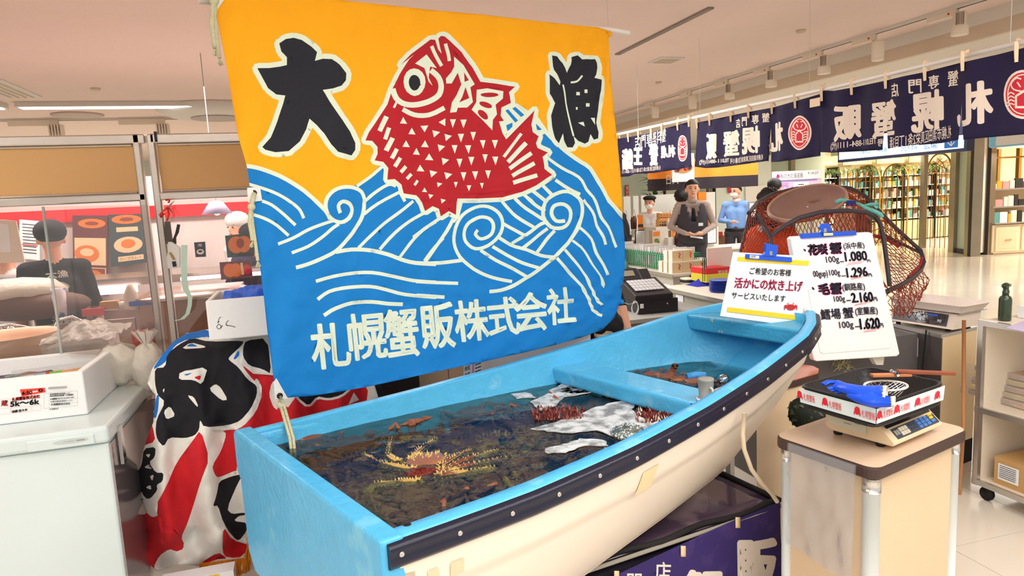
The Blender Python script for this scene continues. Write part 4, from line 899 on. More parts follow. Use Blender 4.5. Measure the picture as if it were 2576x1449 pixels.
# ================================================================== STAND UNDER THE BOAT
SZ = .36
A1 = az(1962, 1262, SZ); A2 = az(1400, 1449, SZ); sd = (A1-A2).normalized(); sn = Vector((-sd.y, sd.x, 0)); S0 = A1-sd*1.72
st = thing('boat_stand', 'dark stand under the boat with purple cloth front and glossy plastic top', 'stand', (S0.x, S0.y, 0))
mb = MB(); mb.slab([S0+Vector((0, 0, -.05)), A1+Vector((0, 0, -.05)), A1+sn*.80+Vector((0, 0, -.05)), S0+sn*.80+Vector((0, 0, -.05))], (0, 0, -SZ+.06)); mb.build('body', mat('stand_dark', (44, 38, 52), .6), st)
mb = MB()
mb.grid(lambda a, b: S0+sd*1.72*a+sn*.8*b+Vector((0, 0, -.006+.004*noise.noise(Vector((a*6, b*3, 1))))), 30, 10)
mb.build('plastic_top', mat('smoky_plastic_top', (122, 104, 112), .12, var=.15, scale=3, coat=.5, second=(70, 54, 74), sscale=2.2, sth=.5), st, solid=.004)
mb = MB(); mb.tube([S0+sd*1.72*k/30+Vector((0, 0, .006))+sn*.012*math.sin(k*.9) for k in range(31)], .012, 8); mb.tube([A1+sn*.8*k/8+Vector((0, 0, .006)) for k in range(9)], .012, 8); mb.build('foam_edging', mat('black_foam', (30, 28, 30), .8, bump=.5), st)
mb = MB(); mb.tube([S0-sn*.02+Vector((0, 0, -.006)), A1-sn*.02+Vector((0, 0, -.006))], .008, 8); mb.build('edge_rail', mat('grey_edge', (150, 146, 134), .5), st)
# purple cloth front with its lettering
def sfr(x, y):   # photo pixel -> front face plane of the stand
    dg = math.degrees(math.atan2(sd.y, sd.x)); p = apl(x, y, tuple(A1-sn*.03), dg); q = p-(A1-sn*.03); s_ = q.dot(sd)
    return p-sn*(.004*math.sin(s_*9+q.z*3)+.003*noise.noise(p*5))
pb = lambda x, y: (1300+x/3.435, 1150+y/3.435)
ol = [pb(*p) for p in ((2278, 385), (2285, 700), (2335, 1300), (2350, 2600), (-800, 2600), (-800, 1500), (400, 1200), (890, 1010), (1330, 790), (1800, 580))]
L = [(1, gl_loops('店', .012, boxmap(*pb(1195, 905), *pb(1325, 1090))), 'w'),
     (1, gl_loops('販', .05, boxmap(*pb(1915, 720), *pb(2240, 1180))), 'w'), (1, gl_loops('蟹', .05, boxmap(*pb(1450, 985), *pb(1760, 1400))), 'w'), (1, gl_loops('門', .012, boxmap(*pb(960, 1010), *pb(1080, 1190))), 'w')]
M_purple = mat('indigo_cloth', (52, 38, 104), .85, var=.15, scale=6, bump=.15, bscale=200, second=(64, 46, 110), sscale=12, sth=.55)
M_print = mat('cloth_cream_print', (232, 222, 208), .85, var=.05, bump=.1)
printed(ol, L, 22, sfr, 'cloth_front', [M_purple, M_print], st)
for x, y in ((1905, 560), (1422, 800), (860, 1025)):
    mb = MB(); mb.grid(lambda a, b: sfr(*pb(x-20+42*a, y-35+85*b))-sn*.006+Vector((0, 0, .004*(1-b))), 2, 4); mb.build('tape_tab', M_tape, st, solid=.001)
# ================================================================== THE BIG FLAG
FQ = bp(0, 1.12, 1.2)
fn_ = Vector((BX.y, -BX.x, 0))     # towards the camera
zA = lambda x, y: (500+x/2.898, y/2.898)
zB = lambda x, y: (1000+x/2.898, 50+y/2.898)
zC = lambda x, y: (580+x/2.415, 400+y/2.415)
zD = lambda x, y: (1050+x/2.6345, 400+y/2.6345)
def flagfn(x, y):
    p = apl(x, y, tuple(FQ), 18); s = (p-FQ).dot(BX); z = p.z; d = 0
    d += .012*math.sin(s*3.1+z*1.5)+.008*noise.noise(Vector((s*2.2, z*1.6, 3)))
    d += .007*noise.noise(Vector((s*8, z*4, 1)))+.0055*noise.noise(Vector((s*11+z*9, z*13-s*8, 7)))+.003*abs(noise.noise(Vector((s*16-z*7, z*9+s*5, 2))))
    # radial gathers at the tied right-hand corners
    for (gx, gy, am, n_) in ((1530, 80, .010, 26), (1556, 755, .014, 24)):
        dx, dy = x-gx, y-gy; r_ = math.hypot(dx, dy)
        if r_ < 330: d += am*math.sin(math.atan2(dy, dx)*n_)*math.exp(-r_/95)*min(1, r_/20)
    # left-hand slack folds
    d += .010*math.sin((x*.9+y*.28)/17)*math.exp(-max(0, x-(555+.14*y))/60)
    # fold creases
    for cy_, sl in ((238, .02), (500, .0), (745, -.06)):
        e = (y-(cy_+sl*(x-1000)))/4.5
        d += .006*math.exp(-e*e)*(.6+.4*math.sin(x/23))
    for cx_ in (880, 1190):
        e = (x-(cx_+.09*(y-500)))/5; d += .004*math.exp(-e*e)
    return p+fn_*d
C_y, C_b, C_w, C_r, C_k = range(5)
L = []
blue = T(zC, [(75, 40), (180, 55), (300, 100), (420, 170), (500, 230), (560, 290), (590, 225), (660, 180), (740, 165), (790, 150), (850, 100), (910, 40), (1000, 60), (1200, 330)]) + \
    T(zD, [(260, 250), (780, 180)]) + T(zB, [(900, 900), (760, 860), (740, 740), (760, 650), (850, 620), (985, 720), (1085, 830), (1180, 930), (1290, 1015), (1390, 1085), (1480, 1220), (1530, 1320), (1640, 1440)]) + \
    [(1600, 600), (1600, 1100), (560, 1100), (560, 420)]
L.append((C_b, [blue], 'u'))
S = []
def sC(*a, w_=19): S.append(stroke(T(zC, a), w_/2.415))
def sD(*a, w_=22): S.append(stroke(T(zD, a), w_/2.6345))
sC((75, 42), (180, 57), (300, 102), (420, 172), (500, 237), (575, 312), (605, 365), w_=25)
sC((90, 150), (190, 175), (290, 215), (370, 265), (420, 310), (445, 360)); sC((190, 255), (250, 280), (320, 335), (360, 370), (395, 402)); sC((130, 335), (200, 360), (280, 405), (352, 465))
sC((668, 328), (655, 285), (680, 258), (720, 270), (740, 310), (720, 360), (670, 385), (610, 360), (578, 300), (590, 230), (650, 180), (730, 170), (800, 200), (815, 270), (800, 350), (760, 420), (700, 500), (640, 560), (540, 610), (460, 640), (392, 659), w_=23)
sC((283, 516), (380, 480), (470, 430), (560, 395), (635, 372)); sC((368, 570), (470, 530), (560, 470), (620, 420), (660, 395))
sC((640, 565), (740, 550), (850, 555), (960, 580), (1040, 610), (1130, 632), (1256, 640), w_=24); sD((0, 690), (150, 690), (300, 672), w_=24)
sC((780, 540), (860, 460), (940, 390), (1020, 330), (1115, 255)); sC((910, 550), (1000, 450), (1090, 380), (1180, 330)); sC((1030, 600), (1100, 510), (1180, 430), (1256, 380)); sC((1185, 620), (1230, 560), (1300, 480))
sC((812, 335), (900, 270), (1030, 200)); sC((810, 265), (880, 205), (960, 155), (1005, 165)); sC((770, 165), (850, 110), (930, 40)); sC((1030, 200), (1060, 258))
sC((515, 742), (620, 715), (740, 695), (860, 690), (1000, 715), (1120, 740), (1256, 750), w_=21); sD((0, 813), (120, 820), (278, 825), w_=22)
sC((527, 853), (600, 805), (720, 780), (850, 775), (950, 795), (1070, 825), (1256, 842), w_=21); sD((0, 905), (188, 917), w_=24); sC((565, 950), (640, 905), (740, 875), (860, 868), (960, 880), (1057, 885), w_=23)
sD((405, 470), (390, 500), (430, 530), (490, 500), (505, 440), (480, 395), (420, 385), (350, 420), (320, 480), (330, 550), (390, 595), (470, 575), (540, 510), (565, 430), (540, 360), (470, 315), (390, 320), (310, 370), (260, 450), (250, 550), (290, 650), (380, 730), (470, 775), (560, 800), (632, 812))
sD((60, 682), (120, 600), (200, 480), (245, 395)); sD((170, 385), (60, 460), (-20, 520)); sD((300, 290), (280, 370), (245, 420), w_=14)
sD((967, 410), (910, 410), (880, 360), (900, 310), (960, 300), (1005, 340), (1000, 410), (950, 455), (880, 450), (830, 380), (840, 290), (900, 235), (990, 215), (1060, 260), (1085, 320), (1070, 410), (1030, 500), (960, 590), (870, 680), (780, 750), (720, 790), (640, 840), (560, 870), (482, 880), w_=24)
sD((555, 275), (610, 340), (680, 400), (770, 455)); sD((640, 260), (720, 330), (830, 400)); sD((700, 230), (770, 300), (840, 345)); sD((750, 205), (850, 285)); sD((820, 170), (885, 240))
sD((570, 430), (640, 470), (715, 510)); sD((540, 520), (620, 570), (720, 600), (820, 640), (905, 650)); sD((500, 580), (600, 640), (700, 690), (805, 722)); sD((425, 605), (520, 670), (620, 720), (725, 780))
sD((625, 560), (720, 500), (800, 440), (845, 420)); sD((695, 595), (780, 520), (860, 460)); sD((790, 618), (850, 540), (905, 475))
sD((915, 655), (1000, 750), (1080, 840), (1130, 930), (1160, 1000), (1212, 1037), w_=20); sD((970, 600), (1040, 680), (1110, 780), (1150, 870), (1180, 930), (1212, 967), w_=18); sD((1020, 540), (1100, 610), (1150, 700), (1200, 770), (1228, 852), w_=17)
sD((1065, 455), (1140, 530), (1170, 620), (1220, 700), (1248, 767), w_=18); sD((1090, 270), (1150, 350), (1180, 440), (1220, 520), (1237, 567), w_=17); sD((905, 140), (1000, 200), (1070, 235)); sD((850, -10), (950, 60), (1060, 120), (1110, 200), (1170, 280), (1200, 380), (1250, 450), (1310, 585), w_=19)
S.append(stroke(T(zB, [(985, 720), (1085, 830), (1180, 930), (1290, 1015), (1390, 1085), (1480, 1220), (1530, 1320), (1645, 1445)]), 10))
S.append(T(zB, [(750, 640), (860, 610), (955, 672), (1010, 700), (1095, 820), (1020, 850), (900, 830), (790, 890), (735, 740)]))
L.append((C_w, S, 'u'))
L.append((C_b, [T(zB, p) for p in ([(775, 660), (800, 655), (868, 735), (850, 750)], [(828, 648), (850, 636), (915, 695), (890, 710)], [(785, 770), (830, 750), (832, 790), (792, 812)], [(988, 750), (1045, 802), (1000, 810), (985, 785)])], 'u'))
fish = T(zA, [(1720, 282), (1620, 350), (1540, 430), (1470, 540), (1420, 640), (1380, 760), (1310, 870), (1250, 960), (1222, 1022), (1270, 1025), (1310, 1070), (1312, 1120), (1290, 1168), (1350, 1180), (1385, 1225), (1378, 1310), (1430, 1305), (1480, 1345), (1497, 1410)]) + \
    T(zD, [(0, 240), (40, 290), (60, 345), (110, 312), (150, 330), (165, 380), (215, 345), (262, 370), (272, 262), (400, 262), (560, 255), (700, 215), (780, 175), (885, 105), (835, 65)]) + \
    T(zB, [(1050, 1000), (1088, 968), (1015, 935), (1004, 900), (1022, 850), (975, 820), (965, 765), (990, 662), (785, 872), (760, 830), (735, 742), (768, 738), (745, 700), (752, 640), (818, 608), (805, 530), (846, 490), (720, 468), (600, 452), (545, 345), (460, 240), (380, 150), (345, 120), (318, 116), (300, 135), (312, 190), (325, 245), (300, 215), (275, 145), (240, 143), (180, 190), (100, 250), (30, 325)])
L.append((C_w, closed_stroke(fish, 22), 'u')); L.append((C_r, [fish], 'u'))
W = [stroke(T(zB, p), w_/2.898) for p, w_ in (
    ([(250, 190), (285, 265), (325, 335)], 26), ([(352, 172), (368, 240), (378, 300)], 24),
    ([(-30, 500), (-10, 565), (35, 605), (100, 618), (170, 612), (245, 588), (305, 545), (325, 480), (302, 415), (245, 365)], 40),
    ([(40, 650), (130, 690), (240, 690), (345, 640)], 34), ([(0, 590), (-25, 640)], 16))]
W += [T(zB, p) for p in ([(135, 315), (215, 250), (290, 350), (240, 340), (230, 420), (260, 480), (230, 450), (200, 350)],
    [(410, 268), (480, 330), (562, 470), (530, 492), (548, 600), (505, 640), (440, 640), (430, 672), (385, 676), (400, 600), (430, 550), (465, 470), (440, 385), (400, 462), (362, 462), (358, 425), (395, 380), (415, 340)],
    [(575, 510), (650, 500), (765, 522), (762, 575), (710, 620), (720, 690), (692, 730), (688, 806), (620, 735), (538, 655), (572, 600)])]
W.append(T(zB, ell(128, 452, 80, 102)))
for a, b, w_ in (((770, 1000), (895, 830), 22), ((800, 1038), (930, 898), 32), ((812, 1085), (968, 972), 30), ((832, 1138), (990, 1045), 30), ((838, 1188), (1012, 1133), 30)):
    W.append(stroke(T(zB, [a, ((a[0]+b[0])/2, (a[1]+b[1])/2), b]), w_/2.898))
for a, b, w_ in (((1372, 848), (1322, 955), 34), ((1390, 930), (1362, 1015), 30), ((1415, 1005), (1370, 1098), 34), ((1445, 1085), (1408, 1155), 30), ((1470, 1150), (1430, 1215), 30), ((1515, 1212), (1475, 1256), 28), ((1555, 1268), (1520, 1304), 24), ((1600, 1315), (1577, 1350), 20)):
    W.append(stroke(T(zA, [a, ((a[0]+b[0])/2, (a[1]+b[1])/2), b]), w_/2.898))
for i, (x, y) in enumerate([(45, 735), (110, 812), (65, 905), (145, 960), (205, 790), (207, 905), (240, 1000), (175, 1082), (288, 828), (325, 932), (355, 1030), (332, 745), (375, 855), (420, 940), (375, 1135), (270, 1120), (315, 1200), (405, 752), (480, 755), (465, 858), (550, 845), (515, 942), (620, 905), (705, 905), (455, 1040), (535, 1027), (635, 1008), (710, 1025), (485, 1138), (565, 1132), (660, 1125), (430, 1200), (523, 1225), (612, 1208), (205, 1240), (253, 1285), (340, 1320)]):
    s_ = 28 if y < 1180 else 19
    if x < 250: tr = [(-s_, s_*.7), (0, -s_), (s_*1.05, s_*.8)]
    elif x < 400: tr = [(-s_, -s_*.9), (s_, -s_*.4), (-s_*.6, s_)]
    else: tr = [(-s_*.7, -s_), (s_*.8, -s_), (s_*.1, s_*1.25)]
    if x == 332 or x == 205 and y == 790: tr = [(-s_, 0), (s_*.7, -s_), (s_*.7, s_)] if x == 332 else [(-s_, -s_*.7), (s_, -s_*.8), (0, s_)]
    W.append(T(zB, [(x+a, y+b) for a, b in tr]))
L.append((C_w, W, 'u'))
L.append((C_r, [T(zB, p) for p in (ell(665, 548, 65, 17), ell(640, 620, 48, 20, 20), ell(620, 692, 46, 24, 42), [(485, 382), (520, 440), (488, 452)], [(495, 490), (522, 570), (450, 602), (470, 560)], ell(165, 470, 8, 8))], 'u'))
dai = [(595, 310), (640, 280), (700, 270), (760, 285), (830, 335), (870, 375), (858, 437), (915, 422), (980, 425), (1040, 470), (1085, 530), (1083, 580), (1050, 620), (990, 640), (915, 650), (960, 730), (1050, 870), (1110, 955), (1150, 1040), (1150, 1090), (1120, 1132), (1080, 1122), (1020, 1105), (970, 1050), (920, 970), (870, 910), (815, 862), (790, 940), (740, 1030), (660, 1100), (565, 1108), (490, 1090), (467, 1070), (530, 1000), (580, 880), (620, 760), (637, 693), (570, 685), (510, 640), (470, 560), (433, 493), (520, 492), (600, 480), (652, 468), (650, 412), (610, 370)]
ryo = [(1115, 263), (1150, 270), (1190, 320), (1222, 390), (1250, 330), (1255, 275), (1300, 263), (1340, 290), (1430, 290), (1448, 350), (1440, 400), (1425, 425), (1472, 440), (1470, 520), (1450, 640), (1440, 750), (1460, 820), (1455, 865), (1420, 875), (1395, 835), (1380, 890), (1350, 905), (1300, 885), (1268, 850), (1280, 900), (1265, 932), (1230, 930), (1200, 880), (1192, 830), (1162, 902), (1140, 870), (1115, 780), (1105, 700), (1135, 610), (1100, 540), (1095, 400), (1130, 430), (1170, 480), (1175, 455), (1130, 370)]
dai = T(zA, dai); ryo = T(zB, ryo)
L.append((C_w, closed_stroke(dai, 26)+closed_stroke(ryo, 21)+[ryo], 'u'))
L.append((C_k, [dai, ryo, T(zB, ell(128, 456, 42, 58))], 'u'))
L.append((C_w, [stroke(T(zB, [(1195, 475), (1215, 560), (1235, 700), (1268, 850)]), 4), stroke(T(zB, [(1248, 460), (1300, 450), (1340, 408)]), 5)]+[T(zB, p) for p in (rect(1294, 528, 1320, 552), rect(1353, 510, 1373, 536), rect(1362, 610, 1388, 635), rect(1290, 638, 1302, 657), [(1305, 752), (1345, 745), (1353, 780)], [(1397, 716), (1428, 716), (1432, 768)])], 'u'))
for ch, z_, b in (('札', zC, (488, 1000, 718, 1265)), ('幌', zC, (716, 940, 945, 1212)), ('蟹', zC, (945, 915, 1148, 1202)), ('販', zD, (35, 962, 248, 1255)), ('株', zD, (258, 940, 472, 1203)), ('式', zD, (478, 922, 678, 1167)), ('会', zD, (655, 888, 858, 1138)), ('社', zD, (863, 857, 1037, 1092))):
    x0, y0 = z_(b[0], b[1]); x1, y1 = z_(b[2], b[3])
    L.append((C_w, gl_loops(ch, .022, (lambda u, v, x0=x0, y0=y0, x1=x1, y1=y1: (x0+(x1-x0)*u-.09*(y0-y1)*(v-.5)*-1*1, y1-(y1-y0)*v-.10*(x1-x0)*(u-.5)))), 'w'))
outline = [(555, 6), (562, -14), (650, -30), (760, -24), (870, 0), (1000, 14), (1100, 27), (1210, 38), (1303, 50), (1400, 60), (1500, 69), (1526, 76), (1531, 84), (1534, 200), (1541, 280), (1548, 350), (1556, 430), (1562, 520), (1566, 600), (1566, 650), (1563, 720), (1558, 748), (1563, 758), (1552, 766), (1545, 800), (1515, 830), (1460, 850), (1400, 868), (1300, 893), (1200, 915), (1100, 935), (1000, 957), (920, 973), (850, 985), (780, 994), (722, 999), (684, 950), (663, 752), (634, 508), (619, 420), (600, 345), (572, 180), (546, 20)]
M_F = [mat('flag_yellow', (255, 176, 8), .8, var=.05, scale=5, bump=.25, bscale=30), mat('flag_blue', (6, 128, 208), .8, var=.07, scale=6, bump=.3, bscale=30), mat('flag_white', (226, 240, 220), .8, var=.03, bump=.2, bscale=30),
       mat('flag_red', (180, 24, 38), .8, var=.07, scale=5, bump=.25, bscale=30), mat('flag_black', (26, 28, 40), .75, var=.15, scale=8, bump=.3, bscale=40)]
fl = thing('fishing_flag', 'large yellow and blue festive flag with red sea bream, waves and lettering', 'flag', tuple(flagfn(1100, 930)))
printed(outline, L, 11, flagfn, 'cloth', M_F, fl)
M_pat = mat('white_vinyl', (232, 236, 234), .5)
for pl in ([(619, 473), (654, 470), (658, 505), (622, 510)], [(683, 958), (690, 948), (722, 1001), (688, 1000)], [(533, 8), (548, -12), (575, -18), (552, 18), (545, 22)]):
    mb = MB(); mb.slab([flagfn(x, y)+fn_*.004 for x, y in pl], fn_*.002); mb.build('corner_patch', M_pat, fl)
for x, y in ((637, 486), (699, 992)):
    mb = MB(); mb.lathe([(.004, 0), (.011, 0), (.011, .004), (.006, .005)], flagfn(x, y)+fn_*.007, 14, 0, axis=fn_); mb.build('eyelet', mat('dark_brass', (60, 52, 44), .3, 1), fl)
M_rope = mat('cotton_rope', (214, 212, 176), .85, var=.12, scale=60, bump=.8, bscale=160)
def rope(pts, r, name, label, sep=0, off=.02, mtr=None):
    P = [flagfn(x, y)+fn_*off for x, y in pts]; mb = MB(); mb.tube(P, r, 8)
    if sep:
        for q in range(10):
            d = Vector((random.uniform(-1, 1), random.uniform(-1, 1), random.uniform(-3, -1))).normalized(); mb.tube([P[-1], P[-1]+d*.012, P[-1]+d*.026], .0016, 4)
    return mb
mb = rope([(637, 486), (632, 505), (628, 520), (625, 560), (630, 590), (632, 605)], .0075, '', '', 1); m2 = rope([(628, 520), (632, 560), (638, 610), (643, 655)], .006, '', '', 1); mb.add(m2.v, m2.f, 0, True); mb.ball(flagfn(629, 521)+fn_*.02, .014, 0, 8, 6)
mb.build('tie_cord', M_rope, fl)
mb = rope([(540, -10), (535, 20), (533, 60), (538, 100), (540, 122)], .0085, '', '', 1); m2 = rope([(544, -5), (540, 40), (545, 100), (550, 148)], .0065, '', '', 1); mb.add(m2.v, m2.f, 0, True); mb.ball(flagfn(538, 2)+fn_*.02, .017, 0, 8, 6); mb.build('tie_cord', M_rope, fl)
mb = MB(); e = bp(.10, .98, .775); P = [flagfn(699, 992)+fn_*.01, flagfn(704, 1018), e.lerp(flagfn(704, 1018), .3)+Vector((.006, 0, 0)), e]; mb.tube(P, .006, 8); P2 = [p+Vector((.012, -.004, 0)) for p in P]; P2[0] = P[0]; mb.tube(P2, .0055, 8); mb.ball(P[1], .014, 0, 8, 6); mb.build('tie_cord', M_rope, fl, label='greenish cord tied down into the boat')
mb = MB(); mb.ball(flagfn(1562, 760), .014, 0, 10, 7, lambda d: 1+.25*noise.noise(d*4)); mb.ball(flagfn(1536, 85), .014, 1, 10, 7, lambda d: 1+.25*noise.noise(d*4)); mb.build('corner_knot', [M_F[1], M_F[0]], fl)
mb = MB(); c = flagfn(1597, 776)+fn_*.0
for k in range(3): mb.tube([c+BX*(.028*math.cos(t*.6+k)*(1-.1*k))+Vector((0, 0, .034*math.sin(t*.6+k)+.004*k)) for t in range(12)], .0013, 5)
mb.tube([flagfn(1562, 760), flagfn(1580, 765), c+Vector((0, 0, .03))], .0013, 5)
mb.build('wire_loop', mat('clear_line', (215, 215, 215), .3), fl)
fp = thing('flag_pole', 'white plastic pole across the top of the big flag', 'pole', tuple(flagfn(600, -10)-fn_*.02))
mb = MB(); p0 = flagfn(545, -2)-fn_*.02; p1 = apl(1530, 74, tuple(FQ-fn_*.02), 18); p2 = apl(1582, 83, tuple(FQ-fn_*.02), 18)
mb.tube([p0-BX*.05, p1, p2], .0125, 12); mb.build('pole', mat('white_pipe', (236, 232, 226), .35), fp)
mb = MB(); mb.tube([p1, Vector((p1.x, p1.y, 2.85))], .0012, 5); mb.build('hanging_wire', mat('thin_wire', (190, 190, 185), .3), fp)
# ================================================================== THE DRAPED RED AND WHITE FLAG
zE = lambda x, y: (340+x/2.303, 820+y/2.303)
z7 = lambda x, y: (600+x/2.64, 900+y/2.64)
def drape(x, y):
    Y = 3.20
    # falls over a stack: bulges forward in the middle, tucks in at the bottom and to the left side
    Y += .16*max(0, (430-x)/75)**1.5 if x < 430 else 0
    Y -= .10*math.sin(max(0, min(1, (y-860)/520))*math.pi)
    if y < 900: Y += ((900-y)/60)**2*.14
    Y += .045*math.sin((x-.22*(y-840))/19+.8*math.sin(y/90))*min(1, max(.1, (y-900)/250)) + .02*noise.noise(Vector((x/30, y/60, 2))) + .008*noise.noise(Vector((x/9, y/22, 5)))
    if y > 1330: Y += .04*math.sin((x+y)/22)
    return ay(x, y, Y)
D_w, D_r, D_k, D_b = 0, 1, 2, 3
def chaik(P):
    o = []
    for i in range(len(P)):
        a, b = P[i], P[(i+1) % len(P)]; o += [(a[0]*.8+b[0]*.2, a[1]*.8+b[1]*.2), (a[0]*.2+b[0]*.8, a[1]*.2+b[1]*.8)]
    return o
E_ = lambda *p: chaik(T(zE, p))
Eo = lambda *p: T(zE, p)
L = [(D_b, [E_((95, 260), (175, 140), (225, 85), (300, 40), (435, 20), (440, 70), (410, 62), (300, 78), (232, 112), (192, 175), (172, 215)), E_((125, 400), (140, 400), (135, 480), (120, 540), (100, 520))], 'u'),
     (D_r, [E_((620, 225), (700, 290), (1700, 310), (1700, 480), (1700, 1500), (1000, 1500), (655, 1085), (670, 950), (680, 870), (590, 1500) if False else (690, 830), (585, 835), (480, 880), (460, 860), (445, 810), (500, 720), (530, 625), (505, 605), (610, 598), (670, 520), (730, 430), (735, 340), (690, 320), (640, 260)),
            E_((330, 670), (380, 600), (430, 770), (380, 900), (335, 1050), (300, 1150), (265, 1225), (285, 1290), (230, 1310), (160, 1250), (120, 1040), (180, 930), (240, 790)),
            E_((60, 1075), (100, 1110), (140, 1095), (200, 1150), (285, 1250), (270, 1300), (200, 1290), (140, 1330), (105, 1400), (140, 1420), (20, 1420), (20, 1200), (25, 1100)), E_((105, 590), (118, 670), (40, 695), (40, 640), (90, 560)),
            E_((510, 1160), (560, 1240), (700, 1280), (700, 1335), (530, 1345), (505, 1310)), E_((370, 1380), (480, 1310), (530, 1340), (520, 1400))], 'u'),
     (D_w, [E_((585, 835), (620, 690), (640, 800), (680, 830), (665, 950), (655, 1090), (560, 1100)), E_((700, 300), (720, 320), (735, 400), (700, 500), (620, 590), (400, 610), (395, 575), (600, 560), (690, 450), (690, 330)), E_((790, 330), (775, 400), (800, 470), (829, 490), (829, 300))], 'u'),
     (D_k, [E_((185, 165), (250, 110), (330, 68), (425, 92), (630, 85), (620, 110), (545, 180), (540, 195), (600, 240), (650, 310), (705, 345), (705, 400), (670, 480), (610, 550), (540, 575), (400, 588), (375, 540), (372, 600), (345, 635), (290, 650), (195, 645), (165, 700), (130, 660), (118, 610), (125, 540), (175, 440), (130, 400), (115, 330), (115, 245), (175, 240)),
            E_((640, 85), (765, 70), (790, 280), (740, 250), (660, 230), (625, 180), (625, 130)), E_((485, 900), (560, 870), (635, 855), (600, 900), (530, 1060), (560, 1090), (635, 1080), (640, 1095), (600, 1100), (570, 1130), (650, 1140), (645, 1190), (600, 1245), (570, 1225), (510, 1140), (480, 1040), (450, 1045), (465, 1000), (475, 960)),
            E_((50, 710), (120, 700), (115, 760), (80, 790), (120, 850), (165, 850), (160, 900), (125, 920), (130, 950), (90, 1000), (60, 1000), (15, 920), (15, 850), (40, 800))], 'u')]
o7 = chaik([z7(*q) for q in [(390, 230), (400, 270), (465, 320), (520, 255), (600, 270), (680, 250), (740, 200), (745, 120), (600, 100), (380, 100)]])
L += [(D_w, closed_stroke(o7, 12), 'u'), (D_k, [o7], 'u'), (D_w, [T(z7, p) for p in ([(765, 230), (800, 280), (730, 310)], [(800, 100), (870, 100), (950, 250), (850, 295), (860, 220)], [(230, 190), (270, 300), (330, 330), (380, 260), (370, 200)])], 'u'), (D_k, [T(z7, [(880, 100), (930, 110), (990, 255), (930, 270)])], 'u')]
L += [(D_w, [E_(*p) for p in ([(265, 135), (320, 95), (410, 118), (400, 128)], [(258, 265), (423, 235), (388, 342), (340, 312), (252, 312)], [(425, 365), (465, 335), (495, 355), (538, 428), (500, 432)], [(165, 495), (200, 462), (235, 520), (180, 543)], [(300, 400), (340, 410), (365, 460), (360, 470)], [(160, 370), (172, 360), (165, 390)], [(85, 870), (110, 860), (100, 900)], [(90, 920), (60, 935), (95, 950)], [(50, 820), (80, 800), (100, 830)], [(60, 745), (90, 740), (80, 765)], [(568, 200), (610, 115), (625, 130), (600, 240)])], 'u'),
      (D_b, [E_((292, 120), (325, 100), (368, 120)), E_((280, 281), (335, 271), (300, 289)), E_((568, 190), (600, 138), (605, 168), (580, 195))], 'u'), (D_r, [E_((338, 298), (382, 284), (375, 316))], 'u')]
ol = Eo((70, 330), (100, 245), (150, 175), (225, 88), (300, 42), (430, 18))+[(620, 826), (700, 835), (820, 855), (900, 880), (945, 930), (975, 1000), (985, 1090), (940, 1180), (860, 1260), (760, 1300), (660, 1340)]+Eo((665, 1290), (600, 1345), (480, 1350), (370, 1390), (250, 1385), (200, 1400), (130, 1418), (60, 1365), (25, 1200), (30, 1110), (70, 1080), (35, 1000), (15, 880), (25, 800), (60, 680), (105, 560), (120, 400), (100, 380))
dp = thing('draped_flag', 'red and white rayed flag with black lettering draped over boxes behind the stern', 'flag', tuple(drape(560, 1380)))
M_D = [mat('drape_white', (232, 232, 226), .85, var=.03, bump=.3, bscale=25), mat('drape_red', (206, 28, 40), .85, var=.06, bump=.3, bscale=25), mat('drape_black', (20, 20, 28), .85, var=.1, bump=.3, bscale=25), mat('drape_blue', (20, 110, 200), .85, var=.06, bump=.3, bscale=25)]
printed(ol, L, 9, drape, 'cloth', M_D, dp)
M_fr = mat('gold_fringe', (226, 140, 30), .8, var=.2, scale=50)
mb = MB(); rnd = random.Random(4)
for k in range(230):
    t = k/230
    if t < .55: x = 505+115*t/.55; y = 1412-14*t/.55
    else: x = 620+28*(t-.55)/.45; y = 1398-190*((t-.55)/.45)
    p = drape(x, y)+Vector((0, -.02, 0)); l_ = rnd.uniform(.07, .11); sw = rnd.uniform(-.35, .1)
    mb.tube([p, p+Vector((sw*l_*.4, rnd.uniform(-.01, .01), -l_*.5)), p+Vector((sw*l_, rnd.uniform(-.02, .01), -l_))], .0022, 4)
fo = mb.build('fringe', M_fr, dp); fo['kind'] = 'stuff'
# ================================================================== SIGNS AT THE BOW
M_paper = mat('paper_white', (244, 248, 252), .35, var=.01, coat=.4)
M_ink = mat('black_ink', (24, 24, 30), .5); M_pink = mat('crimson_ink', (212, 30, 90), .5); M_yel = mat('yellow_band', (250, 216, 50), .5); M_cobalt = mat('clip_blue_plastic', (14, 84, 216), .25, coat=.4)
zF = lambda x, y: (1800+x/4.026, 560+y/4.026)
def pix_f(Y, off=.003):
    return lambda x, y, k=0: ay(*zF(x, y), Y-off-.00025*k)
Ys = 2.64
t = thing('small_poster', 'small laminated poster with yellow bars clipped up at the bow', 'poster', tuple(ay(1905, 815, Ys)))
mb = MB(); mb.slab([ay(*zF(*p), Ys+dy) for p, dy in (((180, 298), 0), ((1015, 345), 0), ((850, 1055), 0), ((48, 945), 0))], (0, .003, 0)); mb.build('sheet', M_paper, t)
def tb(s, x0, y0, x1, y1, mi, bold=.02, slope=0, lean=0):
    return ('t', s, lambda u, v: (x0+(x1-x0)*u+lean*(1-v)*(y1-y0)*0+(-lean)*(1-v)*1.0, y1-(y1-y0)*v+slope*(x1-x0)*u), mi, bold)
its = [('p', [(228, 346), (950, 388), (942, 436), (220, 388)], 2), ('p', [(125, 856), (832, 940), (826, 988), (118, 902)], 2),
       tb('ご希望のお客様', 352, 452, 770, 522, 0, .018, .055, 6), tb('活かにの炊き上げ', 200, 555, 885, 660, 1, .035, .06, 10), tb('サービスいたします', 170, 700, 712, 765, 0, .03, .07, 8)]
